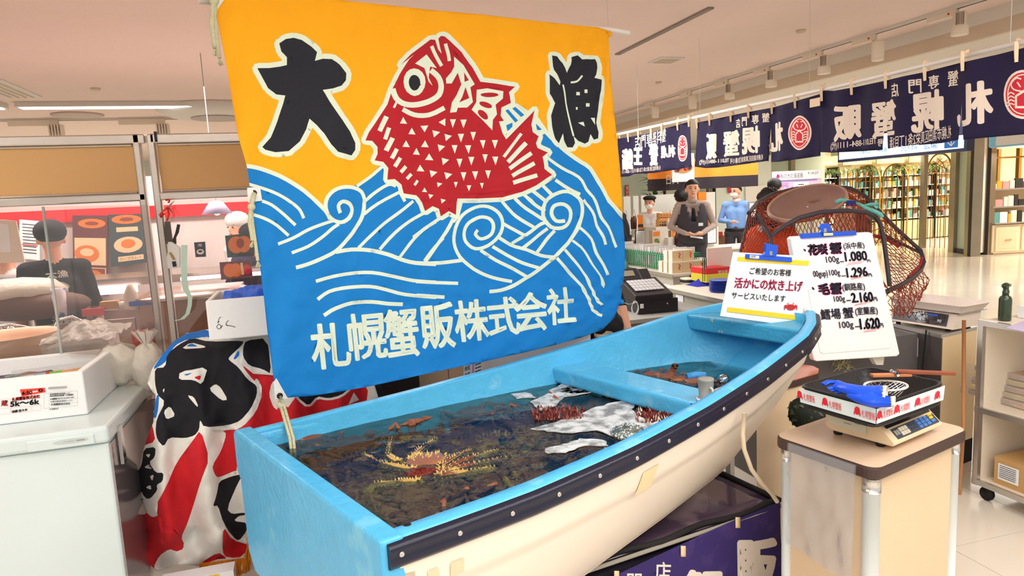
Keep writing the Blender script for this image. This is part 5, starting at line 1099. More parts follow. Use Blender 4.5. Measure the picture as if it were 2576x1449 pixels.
cr = [('p', ell(762, 858, 46, 30, 5, 18), 3)]+[('p', stroke([(762+s*30, 850), (762+s*55, 835+8*k), (762+s*62, 858+9*k)], 8), 3) for s in (-1, 1) for k in range(4)]+[('p', stroke([(762+s*12, 838), (762+s*32, 822), (762+s*20, 812)], 7), 3) for s in (-1, 1)]
decal(t, 'poster_print', its+cr, pix_f(Ys), [M_ink, M_pink, M_yel, mat('crab_print_red', (204, 44, 40), .5)])
def clip(pts, grip, lab, Y):
    t = thing('bulldog_clip', lab, 'clip', tuple(ay(*zF(*pts[0]), Y)))
    mb = MB(); mb.slab([ay(*zF(*p), Y-.014) for p in pts], (0, .02, 0)); mb.build('jaw', M_cobalt, t, bevel=.002)
    mb = MB(); mb.slab([ay(*zF(*p), Y-.02) for p in grip], (0, .012, 0)); mb.build('grip', M_cobalt, t, bevel=.002)
    gx = sum(p[0] for p in grip)/len(grip); gy = sum(p[1] for p in grip)/len(grip)
    mb = MB(); mb.slab([ay(*zF(*p), Y-.022) for p in rect(gx-14, gy+0, gx+14, gy+40)], (0, .002, 0)); mb.build('steel_hinge', M_steel, t)
    return t
clip([(322, 318), (775, 352), (778, 402), (315, 365)], [(510, 210), (638, 232), (628, 318), (612, 345), (480, 335), (505, 300)], 'blue clip gripping the small yellow-barred poster', Ys)
mb = MB(); f = pix_f(Ys-.016, 0); decal(bpy.data.objects['bulldog_clip'], 'barcode_label', [('p', [(348, 328), (442, 336), (440, 366), (346, 358)], 0)]+[('p', [(356+9*k, 334), (360+9*k, 334), (360+9*k, 354), (356+9*k, 354)], 1) for k in range(6)], f, [M_paper, M_ink])
Yb = 2.80
t = thing('price_board', 'white polystyrene lid with handwritten crab prices hung beside the bow', 'price board', tuple(ay(2150, 905, Yb)))
o_ = [(765, 160), (790, 142), (1560, 97), (1592, 108), (1600, 140), (1860, 1290), (1868, 1330), (1840, 1355), (1030, 1406), (1000, 1395), (990, 1360), (775, 240)]
mb = MB(); mb.slab([ay(*zF(*p), Yb) for p in o_], (0, .035, 0)); mb.build('lid', mat('polystyrene', (250, 250, 252), .55, var=.015, scale=60, bump=.12, bscale=150), t, bevel=.006, seg=3)
i_ = [(840, 205), (870, 188), (1520, 152), (1545, 170), (1780, 1240), (1770, 1275), (1085, 1330), (1060, 1310), (850, 230)]
mb = MB(); mb.slab([ay(*zF(*p), Yb-.004) for p in i_], (0, .01, 0)); mb.build('raised_panel', MATS['polystyrene'], t, bevel=.003, seg=2)
PIc = mat('marker_grey', (62, 56, 78), .5); PP = mat('marker_pink', (206, 52, 120), .5); PR = mat('marker_red', (216, 60, 70), .5)
def hw(s, x0, y0, x1, y1, mi=0, bold=.014, slope=-.06, lean=14): return tb(s, x0, y0, x1, y1, mi, bold, slope, -lean)
its = []
for s_, b in (('花咲', (930, 222, 1120, 325)), ('蟹', (1150, 205, 1262, 312)), ('毛', (1035, 620, 1140, 725)), ('蟹', (1155, 612, 1262, 722))):
    its.append(hw(s_, b[0]+5, b[1]+5, b[2]+5, b[3]+5, 1, .085)); its.append(hw(s_, *b, 0, .02))
its += [hw('・', 890, 268, 905, 290, 0, .1), hw('・', 975, 655, 990, 680, 0, .1), hw('・', 1030, 935, 1045, 955, 0, .1),
        hw('(浜中産)', 1290, 205, 1500, 280), hw('100g', 1115, 345, 1245, 425), hw('…', 1260, 392, 1292, 400, 0, .3), hw('1.080', 1305, 300, 1525, 392, 0, .04), hw('円', 1530, 375, 1562, 402, 0, .04),
        hw('00gup)', 985, 490, 1130, 570), hw('100g', 1148, 480, 1255, 555), hw('…', 1275, 537, 1310, 545, 0, .3), hw('1.296', 1322, 462, 1530, 555, 0, .04), hw('円', 1538, 515, 1575, 548, 0, .04),
        hw('(釧路産)', 1280, 618, 1505, 705), hw('100g', 1195, 745, 1305, 820), hw('…', 1325, 785, 1360, 795, 0, .3), hw('2.160', 1372, 715, 1585, 810, 0, .04), hw('円', 1590, 755, 1630, 795, 0, .04),
        hw('鱈場', 1060, 880, 1260, 985, 0, .02), hw('蟹', 1285, 862, 1390, 972, 0, .02), hw('(室蘭産)', 1410, 860, 1635, 950), hw('100g', 1250, 1005, 1390, 1090), hw('…', 1412, 1050, 1450, 1060, 0, .3), hw('1.620', 1458, 975, 1655, 1080, 0, .04), hw('円', 1655, 1020, 1692, 1060, 0, .04)]
for a, b in (((1340, 412), (1505, 392)), ((1325, 432), (1480, 408)), ((1380, 565), (1525, 542)), ((1372, 575), (1480, 558)), ((1415, 830), (1585, 800)), ((1405, 842), (1530, 820)), ((1505, 1100), (1670, 1075)), ((1495, 1112), (1630, 1095))): its.append(('p', stroke([a, ((a[0]+b[0])/2, (a[1]+b[1])/2-3), b], 3.5), 2))
decal(t, 'handwriting', its, lambda x, y, k=0: ay(*zF(x, y), Yb-.0055-.0001*k), [PIc, PP, PR])
clip([(870, 112), (1425, 82), (1432, 128), (880, 162)], [(1068, 12), (1158, 8), (1172, 70), (1192, 95), (1060, 105), (1072, 70), (1052, 50)], 'blue clip gripping the top of the price board', Yb)
mb = MB(); mb.slab([ay(*zF(*p), Yb-.023) for p in ((1095, 105), (1190, 104), (1190, 130), (1098, 134))], (0, .002, 0)); single('clip_label', mb, mat('label_cream', (226, 220, 170), .5), 'small cream label on the price board clip', 'label')
# ================================================================== CRAB TRAP
M_net = mat('net_rust', (146, 60, 38), .8, var=.25, scale=30); M_tube = mat('trap_tube', (58, 52, 60), .5, var=.15, scale=20, bump=.3, bscale=60); M_plate = mat('trap_plate_brown', (140, 106, 98), .5, var=.1, scale=9, coat=.2, second=(112, 78, 72), sscale=10, sth=.58)
zT = lambda x, y: (1850+x/3.22, 400+y/3.22)
def t3(x, y, Y): return ay(*zT(x, y), Y)
trap = thing('crab_trap', 'large netted crab trap with dark hoops standing behind the bow', 'crab trap', tuple(t3(700, 1100, 3.5)))
trap.location.z = .78; trap['_base'] = [trap.location.x, trap.location.y, .78]
cpl = t3(590, 362, 3.40); ex = t3(905, 290, 3.46)-cpl; ey = t3(560, 240, 3.62)-cpl; en = ex.cross(ey).normalized()
if en.z < 0: en = -en
mb = MB()
for q, (r0, z0, r1, z1) in enumerate(((0, -.02, .5, -.018), (.5, -.018, .93, .0))):
    pass
NP = 40
def rg(r, dz): return [cpl+ex*r*math.cos(2*math.pi*k/NP)+ey*r*math.sin(2*math.pi*k/NP)+en*dz for k in range(NP)]
ringz = [(1.0, 0), (1.0, .016), (.94, .016), (.90, -.004), (.5, -.018), (.02, -.02)]
V_ = []; F_ = []
for (r, dz) in ringz: V_ += rg(r, dz)
for i in range(len(ringz)-1):
    for k in range(NP): F_.append((i*NP+k, i*NP+(k+1) % NP, (i+1)*NP+(k+1) % NP, (i+1)*NP+k))
mb.add(V_, F_, 0, True); mb.build('plate', M_plate, trap)
mb = MB(); mb.tube(rg(.97, .016), .008, 8, closed=True); mb.build('plate_rim', mat('plate_rim', (170, 132, 110), .5), trap)
TA = [(285, 625, 3.05), (330, 590, 3.04), (400, 540, 3.02), (520, 475, 3.0), (700, 428, 3.0), (900, 415, 3.02), (1050, 430, 3.05), (1130, 465, 3.08), (1170, 520, 3.08), (1200, 640, 3.06), (1225, 820, 3.04), (1250, 1030, 3.02)]
TBt = [(110, 440, 3.3), (180, 350, 3.5), (300, 285, 3.65), (460, 245, 3.75), (640, 222, 3.8), (820, 225, 3.8), (930, 235, 3.78), (1050, 300, 3.7), (1180, 440, 3.6), (1300, 560, 3.55), (1420, 670, 3.5), (1500, 740, 3.45), (1526, 830, 3.4)]
TC = [(1526, 830, 3.4), (1500, 900, 3.3), (1440, 960, 3.2), (1350, 1015, 3.1), (1220, 1075, 3.0), (1000, 1120, 2.98), (600, 1150, 2.98), (250, 1100, 3.0), (60, 950, 3.1), (40, 780, 3.2)]
TD = [(180, 455, 3.2), (240, 560, 3.1), (285, 630, 3.05), (290, 700, 3.03), (250, 760, 3.02)]
TE = [(120, 430, 3.3), (170, 440, 3.22), (240, 470, 3.2)]
def poly3(P, r, nm, m=M_tube): mb = MB(); mb.tube([t3(*p) for p in P], r, 8); return mb.build(nm, m, trap)
poly3(TA, .0125, 'hoop'); poly3(TBt, .0125, 'hoop'); poly3(TC, .014, 'hoop'); poly3(TD, .012, 'strut')
poly3([(120, 430, 3.3), (70, 640, 3.25), (30, 800, 3.2)], .010, 'strut'); poly3([(1180, 600, 3.6), (1330, 680, 3.55), (1500, 760, 3.45)], .010, 'strut')
poly3([(1120, 620, 3.62), (1230, 650, 3.6), (1330, 710, 3.55)], .012, 'red_rope', mat('red_rope', (170, 30, 44), .7)); poly3([(1510, 800, 3.38), (1500, 850, 3.34), (1470, 900, 3.28), (1400, 960, 3.18)], .008, 'red_rope', mat('red_rope', (170, 30, 44), .7))
def resamp(P, n):
    P = [t3(*p) for p in P]; d = [0]
    for i in range(1, len(P)): d.append(d[-1]+(P[i]-P[i-1]).length)
    out = []
    for k in range(n+1):
        s = d[-1]*k/n; i = max(j for j in range(len(d)) if d[j] <= s+1e-9); i = min(i, len(P)-2); tt = (s-d[i])/max(1e-9, d[i+1]-d[i]); out.append(P[i].lerp(P[i+1], tt))
    return out
netmb = MB()
def netpatch(Aedge, Bedge, nu, nv, sag=(0, 0, 0), r=.0022, jit=.004):
    """knotted diamond mesh between two edges"""
    A = resamp(Aedge, nu) if isinstance(Aedge[0], tuple) else Aedge; B = resamp(Bedge, nu) if isinstance(Bedge[0], tuple) else Bedge
    nu = len(A)-1; sg = Vector(sag)
    def pt(i, j):
        i = max(0, min(nu, i)); f_ = i-int(i); a = A[int(i)].lerp(A[min(nu, int(i)+1)], f_); b = B[int(i)].lerp(B[min(nu, int(i)+1)], f_); v = j/nv
        p = a.lerp(b, v)+sg*math.sin(v*math.pi); return p+Vector((noise.noise(p*40), noise.noise(p*40+Vector((9, 0, 0))), noise.noise(p*40+Vector((0, 9, 0)))))*jit
    for j in range(nv):
        for i in range(nu+1):
            o = .5 if j % 2 else 0
            p = pt(i+o, j); 
            for dx in (-.5, .5):
                q = pt(i+o+dx, j+1); q2 = p.lerp(q, .5)
                netmb.tube([p, q], r, 3, caps=False)
            netmb.ball(p, r*2.0, 0, 4, 3)
plate_edge = rg(1.0, .0)
pe = [plate_edge[(20-k) % NP] for k in range(0, 21)]   # left -> over the back -> right
netpatch(pe, [t3(*p) for p in []] or resamp(TBt[:9], 20), 20, 6)
pf = [plate_edge[(20+k) % NP] for k in range(0, 21)]   # left -> front -> right
front_line = resamp([(180, 455, 3.2), (250, 560, 3.1)]+TA[1:8], 20)
netpatch(pf, front_line, 20, 6); netpatch([pe[0]]*3+[pf[1], pf[3]], resamp([(180, 350, 3.5), (110, 430, 3.3), (180, 455, 3.2), (240, 540, 3.1)], 4), 4, 5)
netpatch([pe[18], pe[19], pe[20], pf[19], pf[18]], resamp([(1050, 300, 3.7), (1180, 440, 3.6), (1170, 520, 3.4), (1130, 465, 3.08)], 4), 4, 5)
netpatch(TA[:7], [(290, 800, 3.0), (500, 830, 2.98), (800, 850, 2.98), (1150, 860, 3.0)], 26, 9)
netpatch([(110, 440, 3.3), (180, 455, 3.2), (285, 630, 3.05)], [(20, 800, 3.2), (150, 830, 3.1), (280, 800, 3.02)], 12, 12)
netpatch([(1150, 470, 3.09), (1200, 640, 3.06), (1225, 820, 3.04), (1250, 1030, 3.02)], [(1180, 440, 3.6), (1420, 670, 3.5), (1526, 830, 3.4), (1350, 1015, 3.1)], 18, 12, (.03, 0, -.04), jit=.012)
netpatch([(700, 428, 3.02), (900, 415, 3.03), (1050, 430, 3.06), (1200, 600, 3.07)], [(1150, 1000, 3.05), (1180, 1020, 3.05), (1210, 1040, 3.03), (1240, 1050, 3.02)], 12, 16, (0, .1, 0))
netpatch([(1240, 1060, 3.0), (1350, 1015, 3.1), (1440, 960, 3.2), (1500, 900, 3.3)], [(1250, 1230, 3.0), (1340, 1290, 3.02), (1420, 1240, 3.1), (1490, 1080, 3.2)], 12, 9, (0, -.06, 0), jit=.014)
netpatch([(1240, 1060, 3.02), (1350, 1015, 3.12), (1440, 960, 3.22), (1500, 900, 3.32)], [(1240, 1250, 3.05), (1300, 1280, 3.05), (1400, 1260, 3.12), (1480, 1100, 3.22)], 9, 7, (0, .04, 0), jit=.02)
no = netmb.build('netting', M_net, trap); no['kind'] = 'stuff'
mb = MB(); mb.tube([t3(815, 350, 3.36), t3(850, 335, 3.34), t3(900, 338, 3.33), t3(960, 360, 3.3), t3(1040, 385, 3.25), t3(1100, 370, 3.2), t3(1140, 370, 3.15), t3(1145, 385, 3.1)], .0125, 8); mb.tube([t3(1000, 370, 3.28), t3(1060, 400, 3.18), t3(1130, 425, 3.08), t3(1180, 450, 3.05), t3(1185, 468, 3.05)], .0125, 8)
for k in range(46): pass
mb.build('teal_rope', mat('teal_rope', (110, 196, 184), .8, var=.2, scale=60, bump=1, bscale=90), trap)
mb = MB(); mb.box(t3(940, 358, 3.29), (.05, .03, .035), 0, .3); mb.build('blue_tape', mat('blue_tape', (40, 44, 130), .5), trap)
# inside: orange cloth bundle and crate
tt = thing('orange_bundle', 'bright orange fabric bundle inside the crab trap', 'fabric', tuple(t3(200, 740, 3.35)))
mb = MB(); c = t3(215, 700, 3.42); mb.ball(c, (.12, .1, .12), 0, 22, 14, lambda d: 1+.16*noise.noise(d*2.4)+.06*noise.noise(d*7)); c = t3(385, 680, 3.38); mb.ball(c, (.10, .08, .10), 0, 20, 12, lambda d: 1+.18*noise.noise(d*2.7+Vector((4, 0, 0)))); mb.build('cloth', mat('vivid_orange', (232, 74, 24), .7, var=.1), tt)
mb = MB(); c = t3(205, 590, 3.38); mb.box(c, (.03, .03, .07), 0, .4); mb.build('paper_tag', M_paper, tt)
mb = MB(); mb.slab([t3(840, 440, 3.6), t3(960, 440, 3.6), t3(980, 600, 3.6), t3(840, 590, 3.6)], (0, .05, 0)); single('carton', mb, mat('carton_tan', (196, 160, 130), .8), 'tan carton seen through the trap netting', 'box')
mb = MB(); mb.lathe([(.06, 0), (.07, .02), (.07, .12), (.02, .17), (.015, .2)], t3(1010, 520, 3.75)-Vector((0, 0, .1)), 14); single('dark_jar', mb, mat('dark_brown', (66, 46, 40), .5), 'dark brown jar behind the trap netting', 'jar')
# something for the trap to stand on: low cabinet behind the bow
mb = MB(); mb.bb((2.35, 2.98, 0), (3.55, 3.75, .775)); single('low_cabinet', mb, mat('cabinet_grey', (96, 92, 92), .5), 'grey low cabinet carrying the crab trap', 'cabinet')
# ================================================================== COUNTER WITH SCALE
M_top = mat('counter_top', (212, 186, 160), .35, var=.03, scale=4, coat=.1); M_edge = mat('counter_edge_brown', (66, 48, 44), .4); M_panel = mat('counter_panel', (222, 196, 162), .5, var=.02)
TZ = .78
Fc = az(2203, 1180, TZ); Rc = az(2436, 1078, TZ); Lc_ = az(1955, 1092, TZ)
e1 = (Rc-Fc); W1 = e1.length; e1.normalize(); e2 = Vector((-e1.y, e1.x, 0)); D1 = max(.30, (Lc_-Fc).dot(e2)); sk = (Lc_-Fc).dot(e1)
def cp(s, q, z): return Fc+e1*(s+sk*q/D1)+e2*q+Vector((0, 0, z-TZ))
ct = thing('counter', 'cream counter with rounded brown-edged top carrying the fish scale', 'counter', (Fc.x, Fc.y, 0))
def rrect(W, D, r, z, n=5, g=0):
    out = []
    for (x, y, a0) in ((r-g, r-g, 180), (W-r+g, r-g, 270), (W-r+g, D-r+g, 0), (r-g, D-r+g, 90)):
        for k in range(n+1): a = R(a0+90*k/n); out.append(cp(x+r*math.cos(a), y+r*math.sin(a), z))
    return out
D_ = .44
D1_ = D1
def cp(s, q, z, k=sk/D1): return Fc+e1*(s+k*q*.5)+e2*q+Vector((0, 0, z-TZ))
D_ = max(D1, .36)
mb = MB(); mb.slab(rrect(W1, D_, .04, TZ-.002, 5), (0, 0, .002)); mb.build('top', M_top, ct)
mb = MB(); mb.slab(rrect(W1, D_, .04, TZ-.042, 5, .004), (0, 0, .0395)); mb.build('top_edge', M_edge, ct, bevel=.006)
mb = MB(); mb.slab([cp(.03, .03, .02), cp(W1-.03, .03, .02), cp(W1-.03, D_-.03, .02), cp(.03, D_-.03, .02)], (0, 0, TZ-.07)); mb.build('body_panel', M_panel, ct)
for s_, q_ in ((.03, .03), (W1-.03, .03), (W1-.03, D_-.03), (.03, D_-.03)):
    mb = MB(); mb.cyl(cp(s_, q_, 0), cp(s_, q_, TZ-.09), .017 if (s_ > .1 or q_ > .1) else .026, 14); mb.build('corner_post', mat('white_alu', (216, 224, 226), .4, .05), ct)
    mb = MB(); mb.cyl(cp(s_, q_, TZ-.09), cp(s_, q_, TZ-.043), .019 if (s_ > .1 or q_ > .1) else .028, 14); mb.build('post_cap', M_alu, ct)
mb = MB(); mb.box(cp(.028, D_/2, TZ-.07), (.006, .01, .01)); mb.build('stud', M_alu, ct)
# clear bag on the counter side
bpx = [(1993, 1122), (2070, 1128), (2140, 1136), (2150, 1250), (2158, 1398), (2080, 1385), (1996, 1355), (1990, 1240)]
bg = thing('plastic_bag', 'clear plastic bag taped over the front corner of the cream counter', 'bag', tuple(cp(.0, .2, .45)))
def bagf(a, b):
    q = D_*(.80-.66*a); z = TZ+.0-.36*b-.03*a*b; fold = .012*noise.noise(Vector((a*5, b*3, 0)))+.012*abs(noise.noise(Vector((a*4+b*3, b*2-a, 4))))
    return cp(-.004-.006, q, z)-e1*(.008+fold*min(1, b*4)+.01*b)
M_clear = clearmat('clear_film', (240, 242, 246), .0, .3, 1.14, .1, 7, .14)
mb = MB(); mb.grid(bagf, 26, 34); mb.build('film', M_clear, bg); mb = MB(); mb.grid(lambda a, b: bagf(a, b)-e1*.008, 26, 34); mb.build('film', M_clear, bg)
# scale
SZ0 = TZ+.018
G0 = az(2076, 1078, SZ0); G1 = az(2250, 1126, SZ0); G2 = az(2364, 1072, SZ0)
dA = (G1-G0); LA = dA.length; dA.normalize(); dB = Vector((-dA.y, dA.x, 0)); LB = (G2-G1).dot(dB); LB = max(.2, LB)
def sp(a, b, z): return G0+dA*a+dB*b+Vector((0, 0, z))
scl = thing('digital_scale', 'beige digital scale with blue keypad on the cream counter', 'scale', tuple(sp(LA/2, LB/2, -.018)))
prof = [(0, .012), (0, .075), (.01, .085), (LA*.66, .085), (LA*.86, .045), (LA*.99, .016), (LA, .006), (LA*.97, 0), (.02, 0)]
mb = MB(); mb.slab([sp(a, 0, z) for a, z in prof], dB*LB); mb.build('housing', mat('scale_beige', (228, 204, 168), .4, var=.02), scl, bevel=.004, seg=3)
for a, b in ((.03, .03), (LA*.75, .03), (LA*.75, LB-.03), (.03, LB-.03)): mb = MB(); mb.lathe([(.014, -.018), (.016, -.012), (.016, .002)], sp(a, b, 0), 12); mb.build('foot', mat('black_rubber', (16, 16, 18), .6), scl)
n1 = Vector(((.045-.085), 0, LA*.20)); 
def sl(a, b, h=0):  # slope coordinates a 0..1 down the sloped front, b 0..1 across
    if a < .6: t_ = a/.6; s_ = LA*.66+(LA*.20)*t_; z = .085-.04*t_
    else: t_ = (a-.6)/.4; s_ = LA*.86+(LA*.125)*t_; z = .045-.029*t_
    return sp(s_, LB*b, z)+Vector((0, 0, 1))*(.0012+h)+dA*.001
f_ = lambda u, v, k=0: sl(v, u, .0003*k)
ks = [('p', rect(.06, .02, .97, .56), 0), ('p', rect(.10, .62, .97, .98), 1)]
ks += [('p', rect(.08+.27*k, .06, .23+.27*k, .13), 2 if k != 1 else 3) for k in range(3)]
ks += [('p', rect(.30, .62+.13*r_, .30, .62), 4) for r_ in range(0)]
ks += [('t', '0F', lambda u, v: (.28+.05*u, .33-.09*v), 5, .02)]
dk = decal(scl, 'display_print', ks, f_, [mat('scale_black', (30, 28, 34), .2, coat=.5), mat('keypad_grey', (62, 66, 78), .4), mat('label_blue', (40, 120, 190), .5), mat('label_tan', (214, 190, 140), .5), M_white, mat('lcd_green', (70, 110, 110), .5)])
def key(u, v, du, dv, m):
    mb = MB(); A = [f_(a, b) for a, b in ((u, v), (u+du, v), (u+du, v+dv), (u, v+dv))]; mb.slab(A, (0, 0, .003)); mb.build('key', m, scl)
for r_ in range(3):
    for c_ in range(3): key(.58+.085*c_, .64+.11*r_, .065, .075, mat('key_blue', (70, 130, 210), .4))
for r_ in range(2):
    for c_ in range(4): key(.385+.045*c_, .70+.13*r_, .032, .06, mat('key_dark', (50, 70, 96), .4))
    for c_ in range(3): key(.22+.055*c_, .68+.14*r_, .048, .11, mat('key_pale', (214, 206, 186), .4))
key(.85, .63, .09, .05, mat('key_yellow', (232, 196, 40), .4)); key(.85, .72, .07, .07, mat('key_yellow', (232, 196, 40), .4)); key(.85, .83, .07, .07, mat('key_blue', (70, 130, 210), .4)); key(.12, .72, .035, .14, M_gray); key(.165, .72, .035, .14, M_gray)
decal(scl, 'name_plate', [('p', rect(0, 0, 1, 1), 0), ('p', rect(.42, .55, .62, .62), 1), ('p', rect(.7, .35, .85, .42), 1), ('p', rect(.08, .3, .5, .33), 1)], bil(sp(.012, -.001, .066), sp(LA*.62, -.001, .066), sp(LA*.62, -.001, .020), sp(.012, -.001, .024)), [mat('plate_cream', (214, 212, 190), .4), mat('plate_ink', (150, 146, 130), .5)])
# black tray with branded band
def trayq(pxs, z): return [az(x, y, z) for x, y in pxs]
TRZ = .972
rim = trayq([(2006, 969), (2205, 1022), (2382, 962), (2183, 921)], TRZ); cen = sum(rim, Vector())/4
def insetq(Q, k, dz): c = sum(Q, Vector())/4; return [c+(p-c)*k+Vector((0, 0, dz)) for p in Q]
def rquad(Q, r=.12, n=3):
    out = []
    for i in range(4):
        a, b, c = Q[i-1], Q[i], Q[(i+1) % 4]; p0 = b.lerp(a, r); p1 = b.lerp(c, r)
        for k in range(n+1): t_ = k/n; out.append(p0.lerp(b, t_).lerp(b.lerp(p1, t_), t_))
    return out
M_tray = mat('black_tray', (24, 24, 26), .35, var=.1, bump=.1)
tr_ = thing('black_tray', 'black plastic tray with branded white band on top of the scale', 'tray', tuple(cen+Vector((0, 0, -.085))))
rings = [(1.0, -.006), (1.0, 0), (.965, 0), (.93, -.062), (.0, -.062)]
V_ = []; 
for k_, dz in rings: V_ += rquad(insetq(rim, k_, dz))
nR = 16; F_ = [(i*nR+k, i*nR+(k+1) % nR, (i+1)*nR+(k+1) % nR, (i+1)*nR+k) for i in range(4) for k in range(nR)]
V2 = []
for k_, dz in ((1.0, -.006), (.97, -.007), (.945, -.066), (.97, -.068), (.97, -.074), (.93, -.078), (0, -.078)): V2 += rquad(insetq(rim, k_, dz))
F2 = [(i*nR+(k+1) % nR, i*nR+k, (i+1)*nR+k, (i+1)*nR+(k+1) % nR) for i in range(6) for k in range(nR)]
mb = MB(); mb.add(V_, F_, 0, True); mb.add(V2, F2, 0, True); mb.build('tray_shell', M_tray, tr_)
Qt = insetq(rim, .972, -.010); Qb = insetq(rim, .955, -.060)
M_bred = mat('brand_red', (216, 26, 52), .5)
for i, (a, b) in enumerate(((0, 1), (1, 2))):
    f = bil(Qt[a], Qt[b], Qb[b], Qb[a]); its = [('p', rect(.0, 0, 1, 1), 0)]
    for k in range(3 if i == 0 else 4):
        x0 = ([-.06, .30, .72] if i == 0 else [-.02, .22, .52, .82])[k]
        asp = .04
        its.append(('p', ell(x0+.06, .45, .035, .27, 0, 14), 1)); its += [('p', ell(x0+.025+.07*s, .45+.2, .008, .14, 0, 6), 1) for s in (0, 1)]
        tx = x0+.115
        if tx+.14 < 1.02: its.append(('t', '札幌蟹販', (lambda u, v, tx=tx: (tx+.165*u if i == 0 else tx+.13*u, .78-.5*v)), 1, .02))
    decal(tr_, 'brand_band', its, f, [mat('band_white', (216, 230, 232), .3), M_bred])
# blue rubber gloves, net strainer and wooden tongs in the tray
M_glove = mat('rubber_glove_blue', (20, 82, 226), .35, var=.06, bump=.2, bscale=60); M_liner = mat('glove_liner', (214, 204, 188), .8)
def tz(x, y, z=1.0): return az(x, y, z)
def flat_(mb): mb.v = [(v[0], v[1], .958+(v[2]-.935)*.5) for v in mb.v]
g1 = thing('rubber_glove', 'blue rubber glove on top in the black tray, fingers to the left', 'glove', tuple(tz(2140, 985, .96)))
mb = MB(); 
P = [tz(2190, 985, 1.005), tz(2160, 975, 1.01), tz(2130, 970, 1.005), tz(2110, 968, 1.0)]
mb.tube([tz(2212, 985, 1.0), tz(2195, 982, 1.003), tz(2160, 974, 1.008), tz(2128, 968, 1.005), tz(2112, 964, 1.0)], [.055, .05, .036, .032, .024], 14, 0)
mb.tube([tz(2125, 958, 1.01), tz(2105, 950, 1.012), tz(2085, 950, 1.01), tz(2070, 960, 1.0)], [.014, .014, .013, .010], 8, 0)
mb.tube([tz(2125, 968, 1.0), tz(2100, 968, .995), tz(2082, 976, .985)], [.013, .012, .009], 8, 0); mb.tube([tz(2128, 976, .995), tz(2108, 978, .985), tz(2092, 984, .975)], [.013, .012, .009], 8, 0); mb.tube([tz(2135, 982, .99), tz(2118, 986, .98), tz(2104, 990, .972)], [.012, .011, .009], 8, 0)
flat_(mb); go = mb.build('glove_body', M_glove, g1)
mb = MB(); a_ = tz(2214, 985, 1.0); dcu = (tz(2230, 987, 1.0)-tz(2200, 984, 1.0)).normalized(); mb.lathe([(.050, 0), (.056, .018), (.052, .018), (.045, -.002), (0, -.004)], a_, 20, 0, axis=dcu); flat_(mb); mb.build('cuff_lining', M_liner, g1)
g2 = thing('rubber_glove', 'second blue rubber glove lying under the first, cuff towards the counter front', 'glove', tuple(tz(2200, 1008, .96)))
mb = MB(); mb.tube([tz(2150, 990, .985), tz(2175, 1000, .985), tz(2200, 1008, .985), tz(2240, 1008, .985)], [.03, .036, .036, .03], 12, 0); flat_(mb); mb.build('glove_body', M_glove, g2)
mb = MB(); mb.lathe([(.03, 0), (.033, .012), (.028, .012), (.0, .002)], tz(2240, 1008, .985), 16, 0, axis=dcu); flat_(mb); mb.build('cuff_lining', M_liner, g2)
decal(g1, 'glove_print', [('t', '80', lambda u, v: (.0+.5*u, .5-.5*v), 0, .02), ('p', rect(0, .62, .9, .68), 0), ('p', rect(0, .78, .9, .84), 0)], bil(*[tz(x, y, 1.048) for x, y in ((2172, 968), (2192, 962), (2190, 978), (2170, 982))]), [M_white]) if False else None
sn_ = thing('strainer', 'small wire strainer with white rim in the black tray', 'strainer', tuple(tz(2215, 968, .95))); cc = tz(2228, 970, .985)
mb = MB(); mb.tube([cc+Vector((.07*math.cos(R(k*15)), .055*math.sin(R(k*15)), 0)) for k in range(24)], .004, 6, closed=True); mb.build('rim', M_white, sn_)
mb = MB()
for k in range(9):
    x = -.06+.015*k; h = .05*math.sqrt(max(0, 1-(x/.07)**2)); mb.tube([cc+Vector((x, -h, 0)), cc+Vector((x, 0, -.025)), cc+Vector((x, h, 0))], .0012, 4); mb.tube([cc+Vector((-.07*h/.05, x*.78, 0)), cc+Vector((0, x*.78, -.025)), cc+Vector((.07*h/.05, x*.78, 0))], .0012, 4)
mb.build('mesh', M_steel, sn_)
tg = thing('wooden_tongs', 'long reddish-brown wooden handle lying across the black tray', 'tongs', tuple(tz(2300, 948, .975)))
mb = MB(); A = tz(2192, 948, 1.005); B = tz(2290, 946, 1.0); Cc = tz(2402, 944, .995); dq = (Cc-A).normalized(); pq = Vector((-dq.y, dq.x, 0))
mb.slab([A+pq*.012, B+pq*.012, B-pq*.012, A-pq*.012], (0, 0, .010)); mb.build('pale_slat', mat('wood_light', (190, 120, 76), .5, var=.15, scale=20), tg, bevel=.002)
mb = MB(); mb.slab([B.lerp(A, .35)+pq*.010+Vector((0, 0, .011)), B+pq*.013+Vector((0, 0, .008)), Cc+pq*.008, Cc-pq*.008, B-pq*.013+Vector((0, 0, .008)), B.lerp(A, .35)-pq*.010+Vector((0, 0, .011))], (0, 0, .012)); mb.build('handle', mat('wood_red', (132, 66, 40), .4, var=.2, scale=20), tg, bevel=.003)
mb = MB(); mb.tube([B.lerp(A, .4)+pq*.018+Vector((0, 0, .012)), B.lerp(A, .4)-pq*.018+Vector((0, 0, .012))], .008, 8); mb.build('binding_wire', M_steel, tg)
